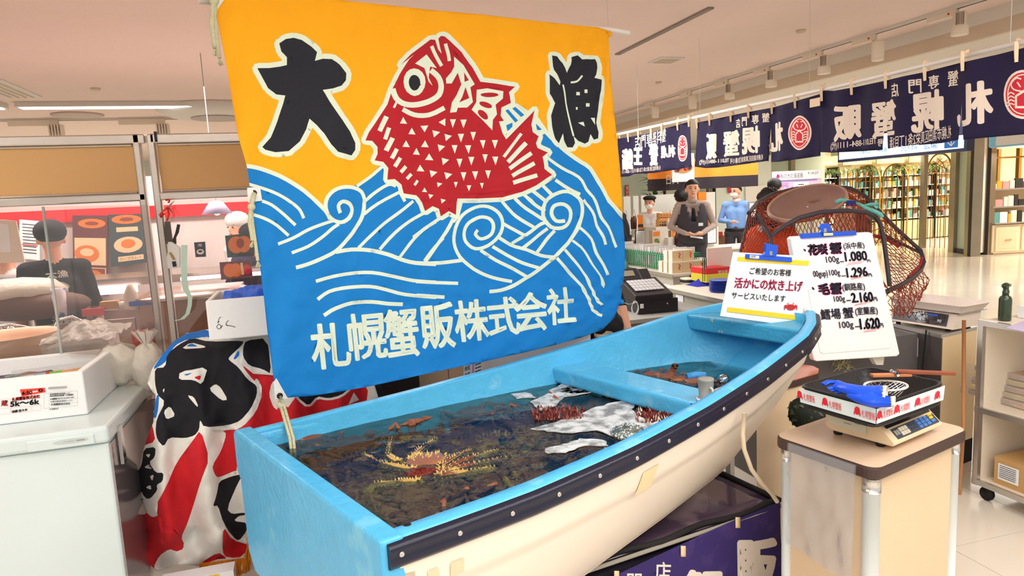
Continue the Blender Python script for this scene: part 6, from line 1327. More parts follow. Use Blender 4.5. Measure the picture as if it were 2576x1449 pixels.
# ================================================================== TABLE, SCALE AND SHELF BEHIND
UZ = .80
c0 = az(2372, 842, UZ); c1 = az(2458, 822, UZ); c2 = az(2245, 812, UZ); d01 = (c1-c0); 
un = thing('steel_unit', 'dark steel-fronted unit with cream side carrying the second scale', 'cabinet', (c0.x, c0.y, 0))
c3 = c1+(c2-c0); mb = MB(); mb.slab([Vector((p.x, p.y, .14)) for p in (c0, c1, c3, c2)], (0, 0, UZ-.16)); mb.build('body', mat('unit_cream', (232, 208, 166), .5), un)
dn = (c2-c0).normalized(); nn_ = Vector((dn.y, -dn.x, 0)); nn_ = -nn_ if nn_.dot(Vector((-c0.x, -c0.y, 0))) < 0 else nn_
mb = MB(); mb.slab([c0+nn_*.002+Vector((0, 0, -.02)), c2+nn_*.002+Vector((0, 0, -.02)), c2+nn_*.008+Vector((0, 0, -.02)), c0+nn_*.008+Vector((0, 0, -.02))], (0, 0, -(UZ-.16))); mb.build('steel_front', mat('dark_steel', (108, 104, 104), .35, .6, var=.15, scale=3), un)
mb = MB(); mb.slab([c0+nn_*.01, c1, c3, c2+nn_*.01], (0, 0, -.02)); mb.build('top_trim', M_alu, un)
mb = MB(); mb.slab([Vector((p.x, p.y, 0)) for p in (c0, c1, c3, c2)], (0, 0, .14)); mb.build('plinth', mat('plinth_shade', (14, 12, 16), .8), un)  # plinth painted near-black: shade of the recess under the unit put into its colour
pp = [c0.lerp(c2, t_)+nn_*.010 for t_ in (.42, .72)]; decal(un, 'notice_sheet', [('p', rect(0, 0, 1, 1), 0), ('t', 'チェックシート', lambda u, v: (.1+.8*u, .16-.1*v), 1, .02), ('p', rect(.05, .55, .95, .6), 1), ('p', rect(.05, .3, .6, .33), 1)], bil(pp[1]+Vector((0, 0, -.05)), pp[0]+Vector((0, 0, -.05)), pp[0]+Vector((0, 0, -.16)), pp[1]+Vector((0, 0, -.16))), [mat('sheet_grey', (206, 200, 206), .6), M_ink])
# second scale
q0_ = az(2240, 806, UZ+.015); q1_ = az(2398, 830, UZ+.015); q2_ = az(2456, 808, UZ+.015); da = (q1_-q0_); L1 = da.length; da.normalize(); db = Vector((-da.y, da.x, 0)); L2 = .24
s2 = thing('digital_scale', 'white digital scale with black display and white tray on the steel unit', 'scale', tuple(q0_+Vector((0, 0, -.015))))
def s2p(a, b, z): return q0_+da*a+db*b+Vector((0, 0, z))
mb = MB(); mb.slab([s2p(0, 0, 0), s2p(0, .03, .085), s2p(0, L2, .085), s2p(0, L2, 0)], da*L1); mb.build('housing', mat('scale_white', (228, 216, 204), .4), s2)
decal(s2, 'display', [('p', rect(0, 0, .97, 1), 0), ('t', '3', lambda u, v: (.26+.04*u, .5-.25*v), 1, .02), ('t', '3000', lambda u, v: (.42+.14*u, .62-.25*v), 1, .02), ('t', '90', lambda u, v: (.8+.07*u, .75-.25*v), 1, .02), ('p', rect(.3, .05, .45, .14), 3), ('p', rect(.62, .1, .8, .3), 2)], bil(s2p(.01, .023, .078), s2p(L1-.03, .023, .078), s2p(L1-.03, .003, .012), s2p(.01, .003, .012)), [mat('scale_black', (30, 28, 34), .2), mat('lcd_white', (190, 200, 220), .5, emit=.3), mat('label_blue2', (50, 90, 170), .5), mat('label_tan', (214, 190, 140), .5)])
for a, b in ((.03, .03), (L1-.05, .03), (L1-.05, L2-.03), (.03, L2-.03)): mb = MB(); mb.lathe([(.013, -.015), (.013, .002)], s2p(a, b, 0), 10); mb.build('foot', mat('black_rubber', (16, 16, 18), .6), s2)
mb = MB(); mb.slab([s2p(-.01, .02, .088), s2p(L1+.02, .02, .088), s2p(L1+.02, L2+.02, .088), s2p(-.01, L2+.02, .088)], (0, 0, .005)); mb.build('platter', M_steel, s2)
wt_ = thing('white_tray', 'white plastic tray on top of the second scale', 'tray', tuple(s2p(L1/2, L2/2, .093)))
Q = [s2p(-.03, .0, .135), s2p(L1+.05, .0, .135), s2p(L1+.05, L2+.03, .135), s2p(-.03, L2+.03, .135)]; V_ = []
for k_, dz in ((.86, -.042), (.98, -.002), (1.0, 0), (1.0, .003), (.96, .002), (.84, -.036), (0, -.036)): V_ += rquad(insetq(Q, k_, dz))
mb = MB(); mb.add(V_, [(i*nR+k, i*nR+(k+1) % nR, (i+1)*nR+(k+1) % nR, (i+1)*nR+k) for i in range(6) for k in range(nR)], 0, True); mb.add(rquad(insetq(Q, .86, -.042)), [tuple(range(nR))]); mb.build('tray_shell', mat('white_tray', (246, 236, 228), .4), wt_)
mb = MB(); P = [c0.lerp(c2, .25)+nn_*.02+Vector((0, 0, .01)), c0.lerp(c2, .26)+nn_*.025+Vector((0, 0, -.1)), c0.lerp(c2, .30)+nn_*.02+Vector((0, 0, -.2)), c0.lerp(c2, .27)+nn_*.02+Vector((0, 0, -.34))]; mb.tube(P, .004, 6); single('power_cord', mb, mat('black_rubber', (16, 16, 18), .6), 'black cord hanging down the dark steel front', 'cord')
# aluminium shelf at the right edge
S1 = Vector((3.22, 2.52, 0)); sh = thing('shelf_cart', 'aluminium-framed cream shelf cart at the right edge', 'shelf', tuple(S1)); M_shw = mat('shelf_cream', (226, 214, 196), .5)
for x, y in ((3.22, 2.52), (3.75, 2.52), (3.22, 1.3), (3.75, 1.3)): mb = MB(); mb.bb((x-.014, y-.014, .07), (x+.014, y+.014, .935)); mb.build('post', M_alu, sh)
for z, nm in ((.10, 'bottom_board'), (.485, 'middle_board'), (.935, 'top_board')):
    mb = MB(); mb.bb((3.215, 1.3, z-.012), (3.76, 2.53, z)); mb.build(nm, M_shw, sh); mb = MB(); mb.bb((3.205, 1.3, z-.026), (3.222, 2.535, z+.002)); mb.build('edge_rail', M_alu, sh)
mb = MB(); mb.bb((3.23, 2.505, .1), (3.75, 2.515, .93)); mb.bb((3.745, 1.3, .1), (3.755, 2.51, .93)); mb.build('back_panel', M_shw, sh)
for y in (2.47, 1.35): mb = MB(); mb.lathe([(.0, -.012), (.033, -.012), (.036, -.006), (.036, .006), (.033, .012), (0, .012)], (3.235, y, .036), 18, 0, axis=(1, 0, 0)); cs = mb.build('caster', mat('black_rubber', (16, 16, 18), .6), sh)
mb = MB(); mb.cyl((3.17, 2.56, .35), (3.17, 2.58, .93), .009, 8); mb.cyl((3.17, 2.57, 0), (3.17, 2.56, .35), .009, 8); single('wooden_pole', mb, mat('wood_pole', (176, 120, 76), .6), 'thin wooden pole leaning between the steel unit and the shelf cart', 'pole')
# spray bottle
sb = az(2527, 806, .936); t = thing('spray_bottle', 'dark green trigger spray bottle on the shelf cart', 'spray bottle', tuple(sb)); M_sg = mat('spray_green', (44, 62, 40), .3, coat=.3)
mb = MB(); mb.lathe([(.0, 0), (.026, 0), (.028, .006), (.028, .105), (.024, .118), (.013, .128), (.012, .14), (0, .14)], sb, 24); mb.build('bottle', M_sg, t)
mb = MB(); mb.lathe([(.014, .126), (.015, .148), (.011, .15), (0, .15)], sb, 18); mb.build('collar', M_sg, t)
rv = Vector((dr(2600, 700)[0]*0+.94, .34, 0)).normalized()
mb = MB(); c = sb+Vector((0, 0, .168)); mb.tube([c-rv*.026, c-rv*.018+Vector((0, 0, .006)), c+Vector((0, 0, .008)), c+rv*.03+Vector((0, 0, .006)), c+rv*.042+Vector((0, 0, .004))], [.008, .015, .015, .011, .010], 10); mb.tube([sb+Vector((0, 0, .148)), c], [.012, .013], 10); mb.build('head', M_sg, t)
mb = MB(); mb.tube([c+rv*.02+Vector((0, 0, -.004)), c+rv*.03+Vector((0, 0, -.018)), c+rv*.046+Vector((0, 0, -.03))], [.006, .005, .003], 6); mb.build('trigger', M_tray, t)
mb = MB(); mb.cyl(c+rv*.042+Vector((0, 0, .004)), c+rv*.05+Vector((0, 0, .004)), .008, 10); mb.build('nozzle', M_gray, t)
mb = MB(); p = az(2570, 800, .937); mb.box(p+Vector((.05, -.02, .03)), (.1, .08, .06)); bx_ = single('small_carton', mb, M_paper, 'small white printed carton on the shelf cart beside the spray bottle', 'box')
mb = MB(); mb.slab([az(x, y, .938) for x, y in ((2530, 826), (2576, 808), (2620, 815), (2600, 840))], (0, 0, .003)); single('leaflet', mb, mat('lilac_leaflet', (196, 184, 220), .5), 'lilac leaflet lying on the shelf cart', 'leaflet')
# cardboard box and bagged packs
t = thing('cardboard_box', 'brown cardboard box with white labels on the lowest shelf of the cart', 'box', (3.42, 2.1, .1)); M_card = mat('cardboard', (200, 160, 104), .8, var=.05)
k0 = ax_(2500, 1245, 3.26); mb = MB(); mb.bb((3.255, k0.y-.42, .10), (3.55, k0.y, .24)); mb.build('carton', M_card, t)
f = bil(Vector((3.254, k0.y, .24)), Vector((3.254, k0.y-.42, .24)), Vector((3.254, k0.y-.42, .10)), Vector((3.254, k0.y, .10)))
decal(t, 'carton_print', [('p', rect(.05, .2, .3, .8), 0), ('p', rect(.38, .35, .68, .85), 0), ('t', 'かにみそ缶', lambda u, v: (.40+.26*u, .58-.16*v), 1, .02), ('t', '36入', lambda u, v: (.52+.12*u, .8-.12*v), 1, .02), ('p', rect(.46, 0, .56, .3), 2), ('p', ell(.5, .12, .035, .09), 3)]+[('p', rect(.07, .26+.07*k, .27, .28+.07*k), 1) for k in range(7)], f, [M_paper, M_ink, mat('tape_pink', (236, 200, 190), .5), M_bred])
for k in range(5):
    c = ax_(2545, 1010, 3.5); t_ = thing('packed_parcel', 'shrink-wrapped parcel on the middle shelf, %s of the pile' % ['bottom', 'second', 'third', 'fourth', 'top'][k], 'parcel', (3.5, c.y, .486+.032*k)); mb = MB(); mb.box((3.50+.01*k, c.y-.05, .502+.032*k), (.30, .36, .030), 0, random.uniform(-.08, .08)); mb.build('pack', mat('parcel_%d' % (k % 2), ((206, 180, 160), (214, 196, 150))[k % 2], .5, var=.25, scale=20), t_, bevel=.006)
    mb = MB(); mb.grid(lambda a, b: Vector((3.345+.01*k+.01*noise.noise(Vector((a*6, b*6, k))), c.y-.25+.42*a, .486+.032*k+.036*b)), 10, 3); mb.build('wrap', M_clear, t_)
# small table left of the steel unit, dark plant, cream board behind the hull
t = thing('side_table', 'small table with rounded reddish-brown top behind the bow', 'table', tuple(az(2010, 950, .70))[:2]+(0,))
P = [az(x, y, .72) for x, y in ((1900, 925), (1990, 912), (2045, 920), (2060, 928), (2058, 938), (2000, 955), (1890, 975))]; mb = MB(); mb.slab(P, (0, 0, -.004)); mb.build('top', mat('table_terracotta', (176, 98, 70), .4), t)
mb = MB(); mb.slab([p+Vector((0, 0, -.0045)) for p in P], (0, 0, -.034)); mb.build('edge', M_edge, t)
c = sum(P, Vector())/len(P); mb = MB(); mb.slab([Vector((c.x+(p.x-c.x)*.88, c.y+(p.y-c.y)*.88, .68)) for p in P], (0, 0, -.68)); mb.build('body', M_panel, t)
p = ay(2036, 1040, 2.45); t = thing('dark_plant', 'dark leafy round plant behind the cream counter', 'plant', (p.x, p.y, 0)); rnd = random.Random(3)
mb = MB(); mb.lathe([(.06, 0), (.075, .44), (0, .44)], (p.x, p.y, 0), 12); mb.build('tall_pot', M_edge, t)
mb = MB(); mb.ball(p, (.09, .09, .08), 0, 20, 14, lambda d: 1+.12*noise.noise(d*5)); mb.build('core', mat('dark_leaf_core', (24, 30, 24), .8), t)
for k in range(70):
    d = Vector((rnd.gauss(0, 1), rnd.gauss(0, 1), rnd.gauss(0, 1))).normalized(); b_ = p+Vector((d.x*.085, d.y*.085, d.z*.075)); s_ = d.orthogonal().normalized()*.014; t2 = d.cross(s_).normalized()*.03; mb = MB(); mb.add([b_-s_, b_+t2+d*.01, b_+s_, b_-t2+d*.008], [(0, 1, 2), (0, 2, 3)]); mb.build('leaf', mat('dark_leaf', (50, 66, 44), .5, var=.4), t)
mb = MB(); c = ay(2120, 915, 2.95); 
for k in range(60): a = rnd.random()*6.28; q_ = c+Vector((rnd.gauss(0, .03), rnd.gauss(0, .02), rnd.gauss(0, .02))); mb.tube([q_, q_+Vector((rnd.gauss(0, .02), 0, rnd.gauss(0, .02)))], .0018, 3)
o = single('straw_twine', mb, mat('straw', (176, 170, 120), .8), 'tangle of straw twine hanging below the price board', 'twine')
mb = MB(); mb.slab([ay(x, y, 2.85) for x, y in ((2195, 900), (2225, 897), (2222, 918), (2205, 918))], (0, .03, 0)); single('lid_corner', mb, M_white, 'white plastic bracket under the price board', 'bracket')
a = ay(1825, 900, 3.1); b = ay(2240, 900, 3.1); mb = MB(); mb.bb((a.x, 2.80, .0), (2.30, 2.83, .70)); single('cream_board', mb, M_panel, 'cream partition board standing behind the boat hull', 'board')
mb = MB(); p = ay(1836, 1100, 2.78); mb.bb((p.x-.012, 2.76, 0), (p.x+.012, 2.80, .7)); single('white_post', mb, M_white, 'slim white post between the hull and the stand', 'post')
# ropes and plank hanging on the bow
# ================================================================== LEFT: FREEZER, POLYSTYRENE BOXES
FZ = .85
fa = az(297, 1066, FZ); fb = az(362, 953, FZ); fX = (fa.x+fb.x)/2; fY0 = fa.y; fY1 = fb.y
fr = thing('chest_freezer', 'white chest freezer with scuffed front at the left edge', 'freezer', (fX-.8, (fY0+fY1)/2, 0)); M_fr_ = mat('freezer_white', (222, 236, 236), .35, var=.03, scale=3, coat=.2, second=(150, 160, 160), sscale=26, sth=.76); M_lid = mat('freezer_lid', (216, 230, 230), .3, coat=.3)
mb = MB(); mb.bb((fX-1.75, fY0+.012, .03), (fX-.012, fY1-.01, FZ-.075)); mb.build('body', M_fr_, fr, bevel=.01)
mb = MB(); mb.bb((fX-1.77, fY0-.012, FZ-.07), (fX, fY1, FZ)); mb.build('lid', M_lid, fr, bevel=.016, seg=3)
mb = MB(); mb.bb((fX-.28, fY0-.018, FZ-.064), (fX-.05, fY0-.008, FZ-.022)); hd = mb.build('lid_handle', M_lid, fr, bevel=.008, seg=3)
decal(fr, 'maker_plate', [('p', ell(.5, .5, .5, .42, 0, 24), 0), ('t', 'DAKEN', lambda u, v: (.3+.3*u, .62-.22*v), 1, .02), ('p', rect(.66, .4, .9, .6), 1)], bil(Vector((fX-.19, fY0-.0185, FZ-.030)), Vector((fX-.07, fY0-.0185, FZ-.030)), Vector((fX-.07, fY0-.0185, FZ-.05)), Vector((fX-.19, fY0-.0185, FZ-.05))), [mat('plate_pale', (196, 206, 206), .4), M_gray])
mb = MB(); mb.bb((fX-.001, fY0+.10, FZ-.2), (fX+.012, fY0+.14, FZ-.04)); mb.build('hinge_clip', M_steel, fr)
mb = MB(); mb.bb((fX-.011, fY0+.02, .03), (fX-.006, fY1-.01, FZ-.08)); mb.build('side_panel', mat('freezer_side', (170, 158, 160), .22, .7, var=.1), fr)
M_eps = mat('eps_white', (244, 246, 246), .6, var=.015, scale=60, bump=.1, bscale=160)
def foam_box(name, label, lo, hi, wall, floor_z, rz=0):
    t = thing(name, label, 'box', ((lo[0]+hi[0])/2, (lo[1]+hi[1])/2, lo[2]))
    mb = MB(); x0, y0, z0 = lo; x1, y1, z1 = hi; mb.bb((x0, y0, z0), (x1, y1, floor_z)); w_ = wall
    V = [(x0, y0), (x1, y0), (x1, y1), (x0, y1)]; I = [(x0+w_, y0+w_), (x1-w_, y0+w_), (x1-w_, y1-w_), (x0+w_, y1-w_)]
    k = len(mb.v); mb.v += [(a, b, z0) for a, b in V]+[(a, b, z1) for a, b in V]+[(a, b, z1) for a, b in I]+[(a, b, floor_z) for a, b in I]
    fs = []
    for i in range(4): j = (i+1) % 4; fs += [(i, j, 4+j, 4+i), (4+i, 4+j, 8+j, 8+i), (8+i, 8+j, 12+j, 12+i)]
    fs += [(3, 2, 1, 0)]; mb.v = mb.v[:]; 
    mb2 = MB(); mb2.add(mb.v[k:], fs+[(12, 13, 14, 15)]); mb2.build('tub', M_eps, t, bevel=.007, seg=3); return t
B0 = az(222, 1043, FZ); B1 = az(286, 962, FZ)
bt = foam_box('polystyrene_box', 'open polystyrene box of colourful snack packets on the freezer', (B0.x-.62, B0.y, FZ+.001), (B0.x, B0.y+.52, FZ+.185), .032, FZ+.03)
f = bil(Vector((B0.x-.62, B0.y-.0005, FZ+.185)), Vector((B0.x, B0.y-.0005, FZ+.185)), Vector((B0.x, B0.y-.0005, FZ)), Vector((B0.x-.62, B0.y-.0005, FZ)))
zG = lambda x, y: (x/7.247, 870+y/7.247)
def gf(x, y, k=0):
    p = ay(*zG(x, y), B0.y-.001-.0003*k); return p
its = [('p', [(362, 795), (815, 762), (830, 845), (395, 925)], 0), ('p', [(545, 835), (690, 812), (690, 838), (548, 862)], 5), ('t', '6:50', lambda u, v: (405+180*u, 895-20*u-60*v), 1, .05), ('t', '0', lambda u, v: (700+80*u, 835-50*v), 1, .08),
       ('t', '札幌蟹販株式会社', lambda u, v: (220+505*u, 1008-60*u-60*v), 0, .03), ('t', '蔵', lambda u, v: (22+118*u, 1100-10*u-100*v), 0, .03), ('t', '5k～6k', lambda u, v: (190+520*u, 1110-50*u-90*v), 1, .04),
       ('t', '池袋 佐々木', lambda u, v: (215+285*u, 1225-40*u-45*v), 1, .03), ('t', '日通航空', lambda u, v: (905+160*u, 1172-14*u-30*v), 2, .01),
       ('t', '札幌蟹販株式会社', lambda u, v: (930+350*u, 1092-22*u-40*v), 2, .015), ('t', '札幌市清田区真栄2-1-3-15', lambda u, v: (918+400*u, 1034-30*u-26*v), 2, .01),
       ('t', '東京都豊島区西池袋1-1-25', lambda u, v: (908+360*u, 896-22*u-24*v), 2, .02), ('t', '東武百貨店本館8階「北海道展」', lambda u, v: (908+430*u, 930-30*u-24*v), 2, .02), ('t', '札幌蟹販 佐々木 03-5951-5451', lambda u, v: (915+430*u, 984-35*u-24*v), 2, .02)]
def boxl(x0, y0, x1, y1, m, sl=-.075, w_=3):
    P = [(x0, y0), (x1, y0+sl*(x1-x0)), (x1, y1+sl*(x1-x0)), (x0, y1)]
    return [('p', stroke([P[i], P[(i+1) % 4]], w_), m) for i in range(4)]
its += boxl(200, 1128, 565, 1225, 3)+boxl(585, 1095, 748, 1185, 3)+boxl(-60, 1152, 190, 1255, 3)+boxl(-60, 980, 190, 1115, 3)+boxl(802, 868, 1410, 1142, 4, -.08)
its += [('p', stroke([(885, 868), (900, 1140)], 2), 4), ('p', stroke([(875, 995), (1425, 955)], 2), 4), ('p', stroke([(885, 1065), (1430, 1028)], 2), 4)]
its += [('p', rect(880+8*k, 752-.5*k, 884+8*k+(k*7 % 3), 795-.5*k), 4) for k in range(43)]
decal(bt, 'shipping_labels', its, gf, [mat('label_red', (246, 66, 54), .5), M_ink, mat('label_ink', (60, 60, 66), .6), mat('label_frame_red', (226, 120, 120), .5), mat('label_grey', (120, 124, 126), .6), M_white])
cols = [mat('pk_%d' % k, c, .3, coat=.3) for k, c in enumerate(((236, 180, 130), (150, 200, 60), (120, 90, 170), (180, 196, 226), (214, 84, 60), (60, 60, 130), (232, 226, 220)))]
rnd = random.Random(14)
for k, (cx_, cy_, cz_, rot, w_, l_) in enumerate(((-.42, .22, .10, .12, .26, .14), (-.17, .22, .12, .2, .24, .11), (-.20, .11, .09, .12, .26, .12), (-.45, .10, .085, -.1, .24, .12), (-.38, .36, .10, .05, .26, .13), (-.17, .38, .09, -.05, .24, .12))):
    c = Vector((B0.x+cx_, B0.y+cy_, FZ+cz_)); t = thing('snack_packet', 'colourful snack packet in the polystyrene box, %s' % ['left middle one in clear film', 'upright one at the right', 'right one near the printed side', 'near left one', 'far left one', 'far right one'][k], 'packet', tuple(c), 0)
    Mx = Matrix.Rotation(rot, 3, 'Z') @ Matrix.Rotation(-.35 if k != 1 else -.9, 3, 'X')
    def pk(a, b, s=1): return c+Mx @ Vector(((a-.5)*w_, (b-.5)*l_, s*.020*math.sin(math.pi*a)**.5*math.sin(math.pi*b)**.5+.002*noise.noise(Vector((a*9, b*9, k)))))
    mb = MB(); mb.grid(lambda a, b: pk(a, b), 16, 8); mb.grid(lambda a, b: pk(a, 1-b, -1), 16, 8)
    mb.m = [(0 if (i % 16) > 9 else 1 if (i % 16) > 6 and (i//16) > 3 else 2 if (i % 16) > 12 else (3, 4, 5, 6)[((i % 16)//3+(i//32)) % 4]) for i in range(len(mb.f))]
    mb.build('pack', cols, t)
    mb = MB(); mb.grid(lambda a, b: c+Mx @ Vector(((a-.5)*w_*1.25, (b-.5)*l_*1.2, .024+.008*noise.noise(Vector((a*6, b*6, k))))), 8, 5); mb.build('film', M_clear, t)
# second foam box on the draped stack
b0 = ay(527, 858, 3.02); b1 = ay(518, 757, 3.02); b2 = ay(672, 858, 3.02)
b2t = foam_box('polystyrene_box', 'closed-sided polystyrene box with pen scrawl standing on the draped stack', (b0.x, 3.02, b0.z), (b0.x+.36, 3.40, b1.z), .02, b0.z+.03)
decal(b2t, 'pen_scrawl', [('p', stroke(p, 1.4), 0) for p in ([(548, 812), (552, 800), (560, 797), (556, 806), (547, 812)], [(550, 815), (545, 823), (552, 828), (556, 820), (550, 815)], [(560, 818), (555, 826)], [(572, 820), (568, 815), (575, 806), (579, 812), (571, 818), (582, 820), (592, 823)])], lambda x, y, k=0: ay(x, y, 3.019-.0002*k), [M_ink])
tt = thing('blue_cloth', 'bright blue quilted cloth heaped in the scrawled polystyrene box', 'cloth', tuple(ay(630, 745, 3.2)))
mb = MB(); c = ay(632, 748, 3.2); mb.grid(lambda a, b: Vector((b0.x+.06+.30*a, 3.05+.3*b, b1.z-.01+.045*math.sin(math.pi*b)*(.4+a)+.02*noise.noise(Vector((a*5, b*4, 0)))+.002*math.sin(a*70))), 40, 16); mb.build('cloth', mat('cobalt_cloth', (16, 96, 226), .7, var=.06, bump=.4, bscale=90), tt)
# cartons under the draped flag and behind
st_ = [((-.40, 3.42, 0), (.55, 3.70, .42)), ((-.36, 3.42, .42), (.5, 3.70, .82))]
for k, (lo, hi) in enumerate(st_): mb = MB(); mb.bb(lo, hi); single('storage_crate', mb, M_tray, 'black crate hidden under the draped flag, %s' % ['lower', 'upper'][k], 'crate')
t = thing('white_carton', 'white printed carton under the fringe of the draped flag', 'box', (-.35, 2.9, 0)); a = ay(400, 1470, 2.97); b = ay(590, 1462, 2.97)
mb = MB(); mb.bb((a.x, 2.97, 0), (b.x, 3.05, a.z)); mb.build('carton', M_paper, t)
decal(t, 'carton_print', [('p', rect(.5, .0, .53, 1), 1), ('p', rect(.62, .02, .8, .12), 2), ('t', '昆布', lambda u, v: (.65+.12*u, .1-.05*v), 0, .02), ('t', 'みそ', lambda u, v: (.54+.05*u, .12-.08*v), 3, .04)], bil(Vector((a.x, 2.969, a.z)), Vector((b.x, 2.969, a.z)), Vector((b.x, 2.969, 0)), Vector((a.x, 2.969, 0))), [M_ink, M_gray, M_yel, M_bred])
mb = MB(); mb.bb((-.1, 2.98, 0), (.0, 3.3, .6)); single('black_crate', mb, M_tray, 'black plastic crate between the draped flag and the boat stern', 'crate')
# things glimpsed between flag and gunwale
t = thing('cardboard_box', 'brown cardboard carton seen under the big flag', 'box', (.6, 3.5, 0)); a = ay(942, 935, 3.5); b = ay(1018, 1010, 3.5)
mb = MB(); mb.bb((a.x, 3.5, 0), (b.x, 3.68, a.z+.05)); mb.build('carton', mat('carton_brown', (140, 96, 62), .8), t); decal(t, 'carton_label', [('p', rect(.45, .5, .65, .6), 0), ('p', stroke([(.25, .4), (.9, .38)], .01), 1), ('p', stroke([(.25, .75), (.9, .73)], .01), 1)], bil(Vector((a.x, 3.499, a.z)), Vector((b.x, 3.499, a.z)), Vector((b.x, 3.499, b.z)), Vector((a.x, 3.499, b.z))), [M_paper, M_edge])
mb = MB(); a = ay(1018, 920, 3.65); b = ay(1042, 1000, 3.65); mb.bb((a.x, 3.6, 0), (b.x+.02, 3.7, a.z+.1)); single('grey_panel', mb, M_gray, 'narrow grey panel beside the brown carton under the flag', 'panel')
t = thing('beige_counter', 'beige panelled counter glimpsed between flag and gunwale', 'counter', (.8, 3.55, 0))
for k, (x0, x1) in enumerate(((1042, 1126), (1126, 1215))): a = ay(x0, 905, 3.52); b = ay(x1, 905, 3.52); mb = MB(); mb.bb((a.x+.002, 3.52, 0), (b.x-.002, 3.56, .92)); mb.build('panel', M_panel, t)
t = thing('white_tub', 'long white plastic tub with printed label behind the far gunwale', 'tub', (1.1, 3.3, 0)); a = ay(1210, 905, 3.3); b = ay(1490, 850, 3.3)
mb = MB(); mb.bb((a.x, 3.3, .70), (b.x, 3.7, 1.02)); mb.build('tub', mat('tub_white', (240, 232, 226), .4), t, bevel=.03, seg=4); mb = MB(); mb.bb((a.x-.02, 3.28, 0), (b.x+.02, 3.7, .70)); mb.build('stand', M_white, t)
p0 = ay(1166, 900, 3.28); decal(t, 'label_sheet', [('p', rect(0, 0, 1, 1), 0), ('p', rect(.48, 0, .56, .9), 1)]+[('t', '鱈', (lambda u, v, k=k: (.05+.3*u, .1+.22*k+.15*(1-v))), 2, .02) for k in range(4)]+[('p', rect(.62, .1+.12*k, .95, .13+.12*k), 2) for k in range(7)], bil(ay(1166, 880, 3.27), ay(1212, 870, 3.27), ay(1212, 940, 3.27), ay(1166, 960, 3.27)), [M_paper, mat('ink_pink', (214, 120, 130), .6), M_ink])
t = thing('tape_roll', 'cream tape roll with red print on a table behind the boat', 'tape', tuple(ay(1518, 850, 3.5))); c = ay(1518, 852, 3.5)
mb = MB(); mb.lathe([(.048, -.035), (.054, -.035), (.054, .035), (.048, .035), (.048, -.035)], c, 28); mb.build('roll', mat('tape_cream', (226, 206, 170), .5), t)
mb = MB(); mb.lathe([(.0545, -.012), (.0545, .018)], c, 28); mb.build('red_print', mat('print_crimson', (176, 34, 60), .5), t); mb = MB(); mb.lathe([(.07, -.045), (.07, -.035), (.048, -.035)], c, 28); mb.build('lower_roll', mat('tape_cream', (226, 206, 170), .5), t); mb = MB(); mb.lathe([(.065, -.1), (.065, -.045), (0, -.045)], c, 24); mb.build('tan_roll', M_card, t)
mb = MB(); mb.bb((c.x-.35, 3.35, 0), (c.x+.25, 3.7, c.z-.1)); single('work_table', mb, M_edge, 'dark low work table under the tape roll', 'table')
# ================================================================== STEEL PARTITION AND KITCHEN
PYq = 3.75
pa = thing('steel_partition', 'stainless steel framed partition with tan upper panels and clear windows', 'partition', (-.9, PYq, 0))
def pbar(x0, x1, z0, z1, nm='frame_bar', dy=.05, y=PYq, m=None, bev=.006):
    mb = MB(); mb.bb((x0, y-dy/2, z0), (x1, y+dy/2, z1)); return mb.build(nm, m or M_stain_s, pa, bevel=bev)
tl = ay(0, 345, PYq).z; xp = ay(372, 420, PYq).x; zt0 = ay(372, 338, PYq).z
zA1 = ay(360, 362, PYq).z; zA2 = ay(362, 486, PYq).z; zA3 = ay(380, 515, PYq).z
pbar(-3.6, xp+.005, zA1, zt0); pbar(xp+.025, .6, zA1, zt0)
pbar(-3.6, xp-.02, zA3+.02, zA2); pbar(xp+.04, .6, zA3+.02, zA2)
for dx, w_ in ((-.035, .032), (.030, .034)): pbar(xp+dx-w_/2, xp+dx+w_/2, .02, zt0, 'frame_post')
pbar(-3.6, .6, .02, .12); pbar(-3.6, .6, .68, .74)
for k, (x0, x1) in enumerate(((-1.9, xp-.055), (xp+.052, .6), (-3.6, -1.95))):
    mb = MB(); mb.bb((x0, PYq-.004, zA2), (x1, PYq+.004, zA1)); mb.build('tan_panel', mat('tan_board', (206, 160, 104), .6, var=.03, scale=3), pa)
    pbar(x0, x1, zA1-.012, zA1+.0, 'inner_bead', .03); pbar(x0, x1, zA2, zA2+.012, 'inner_bead', .03)
    mb = MB(); mb.bb((x0, PYq-.003, .74), (x1, PYq+.003, zA3+.02)); mb.build('clear_pane', clearmat('partition_glass', (246, 242, 240), .015, .03) if 'partition_glass' not in MATS else MATS['partition_glass'], pa)
mb = MB(); g_ = ay(108, 520, 3.6); g2_ = ay(155, 890, 3.6); mb.tube([g_, g2_], .006, 6); mb.build('hanging_sheet_edge', mat('acrylic_edge', (196, 206, 200), .2, alpha=.7), pa)
mb = MB(); mb.slab([ay(108, 520, 3.6), ay(372, 515, 3.6), ay(430, 900, 3.6), ay(155, 890, 3.6)], (0, .003, 0)); mb.build('acrylic_sheet', MATS['partition_glass'], pa)
p = ay(392, 325, PYq); mb = MB(); mb.box((p.x, PYq, zt0-.015), (.012, .06, .05)); mb.build('black_tie', M_ink, pa)
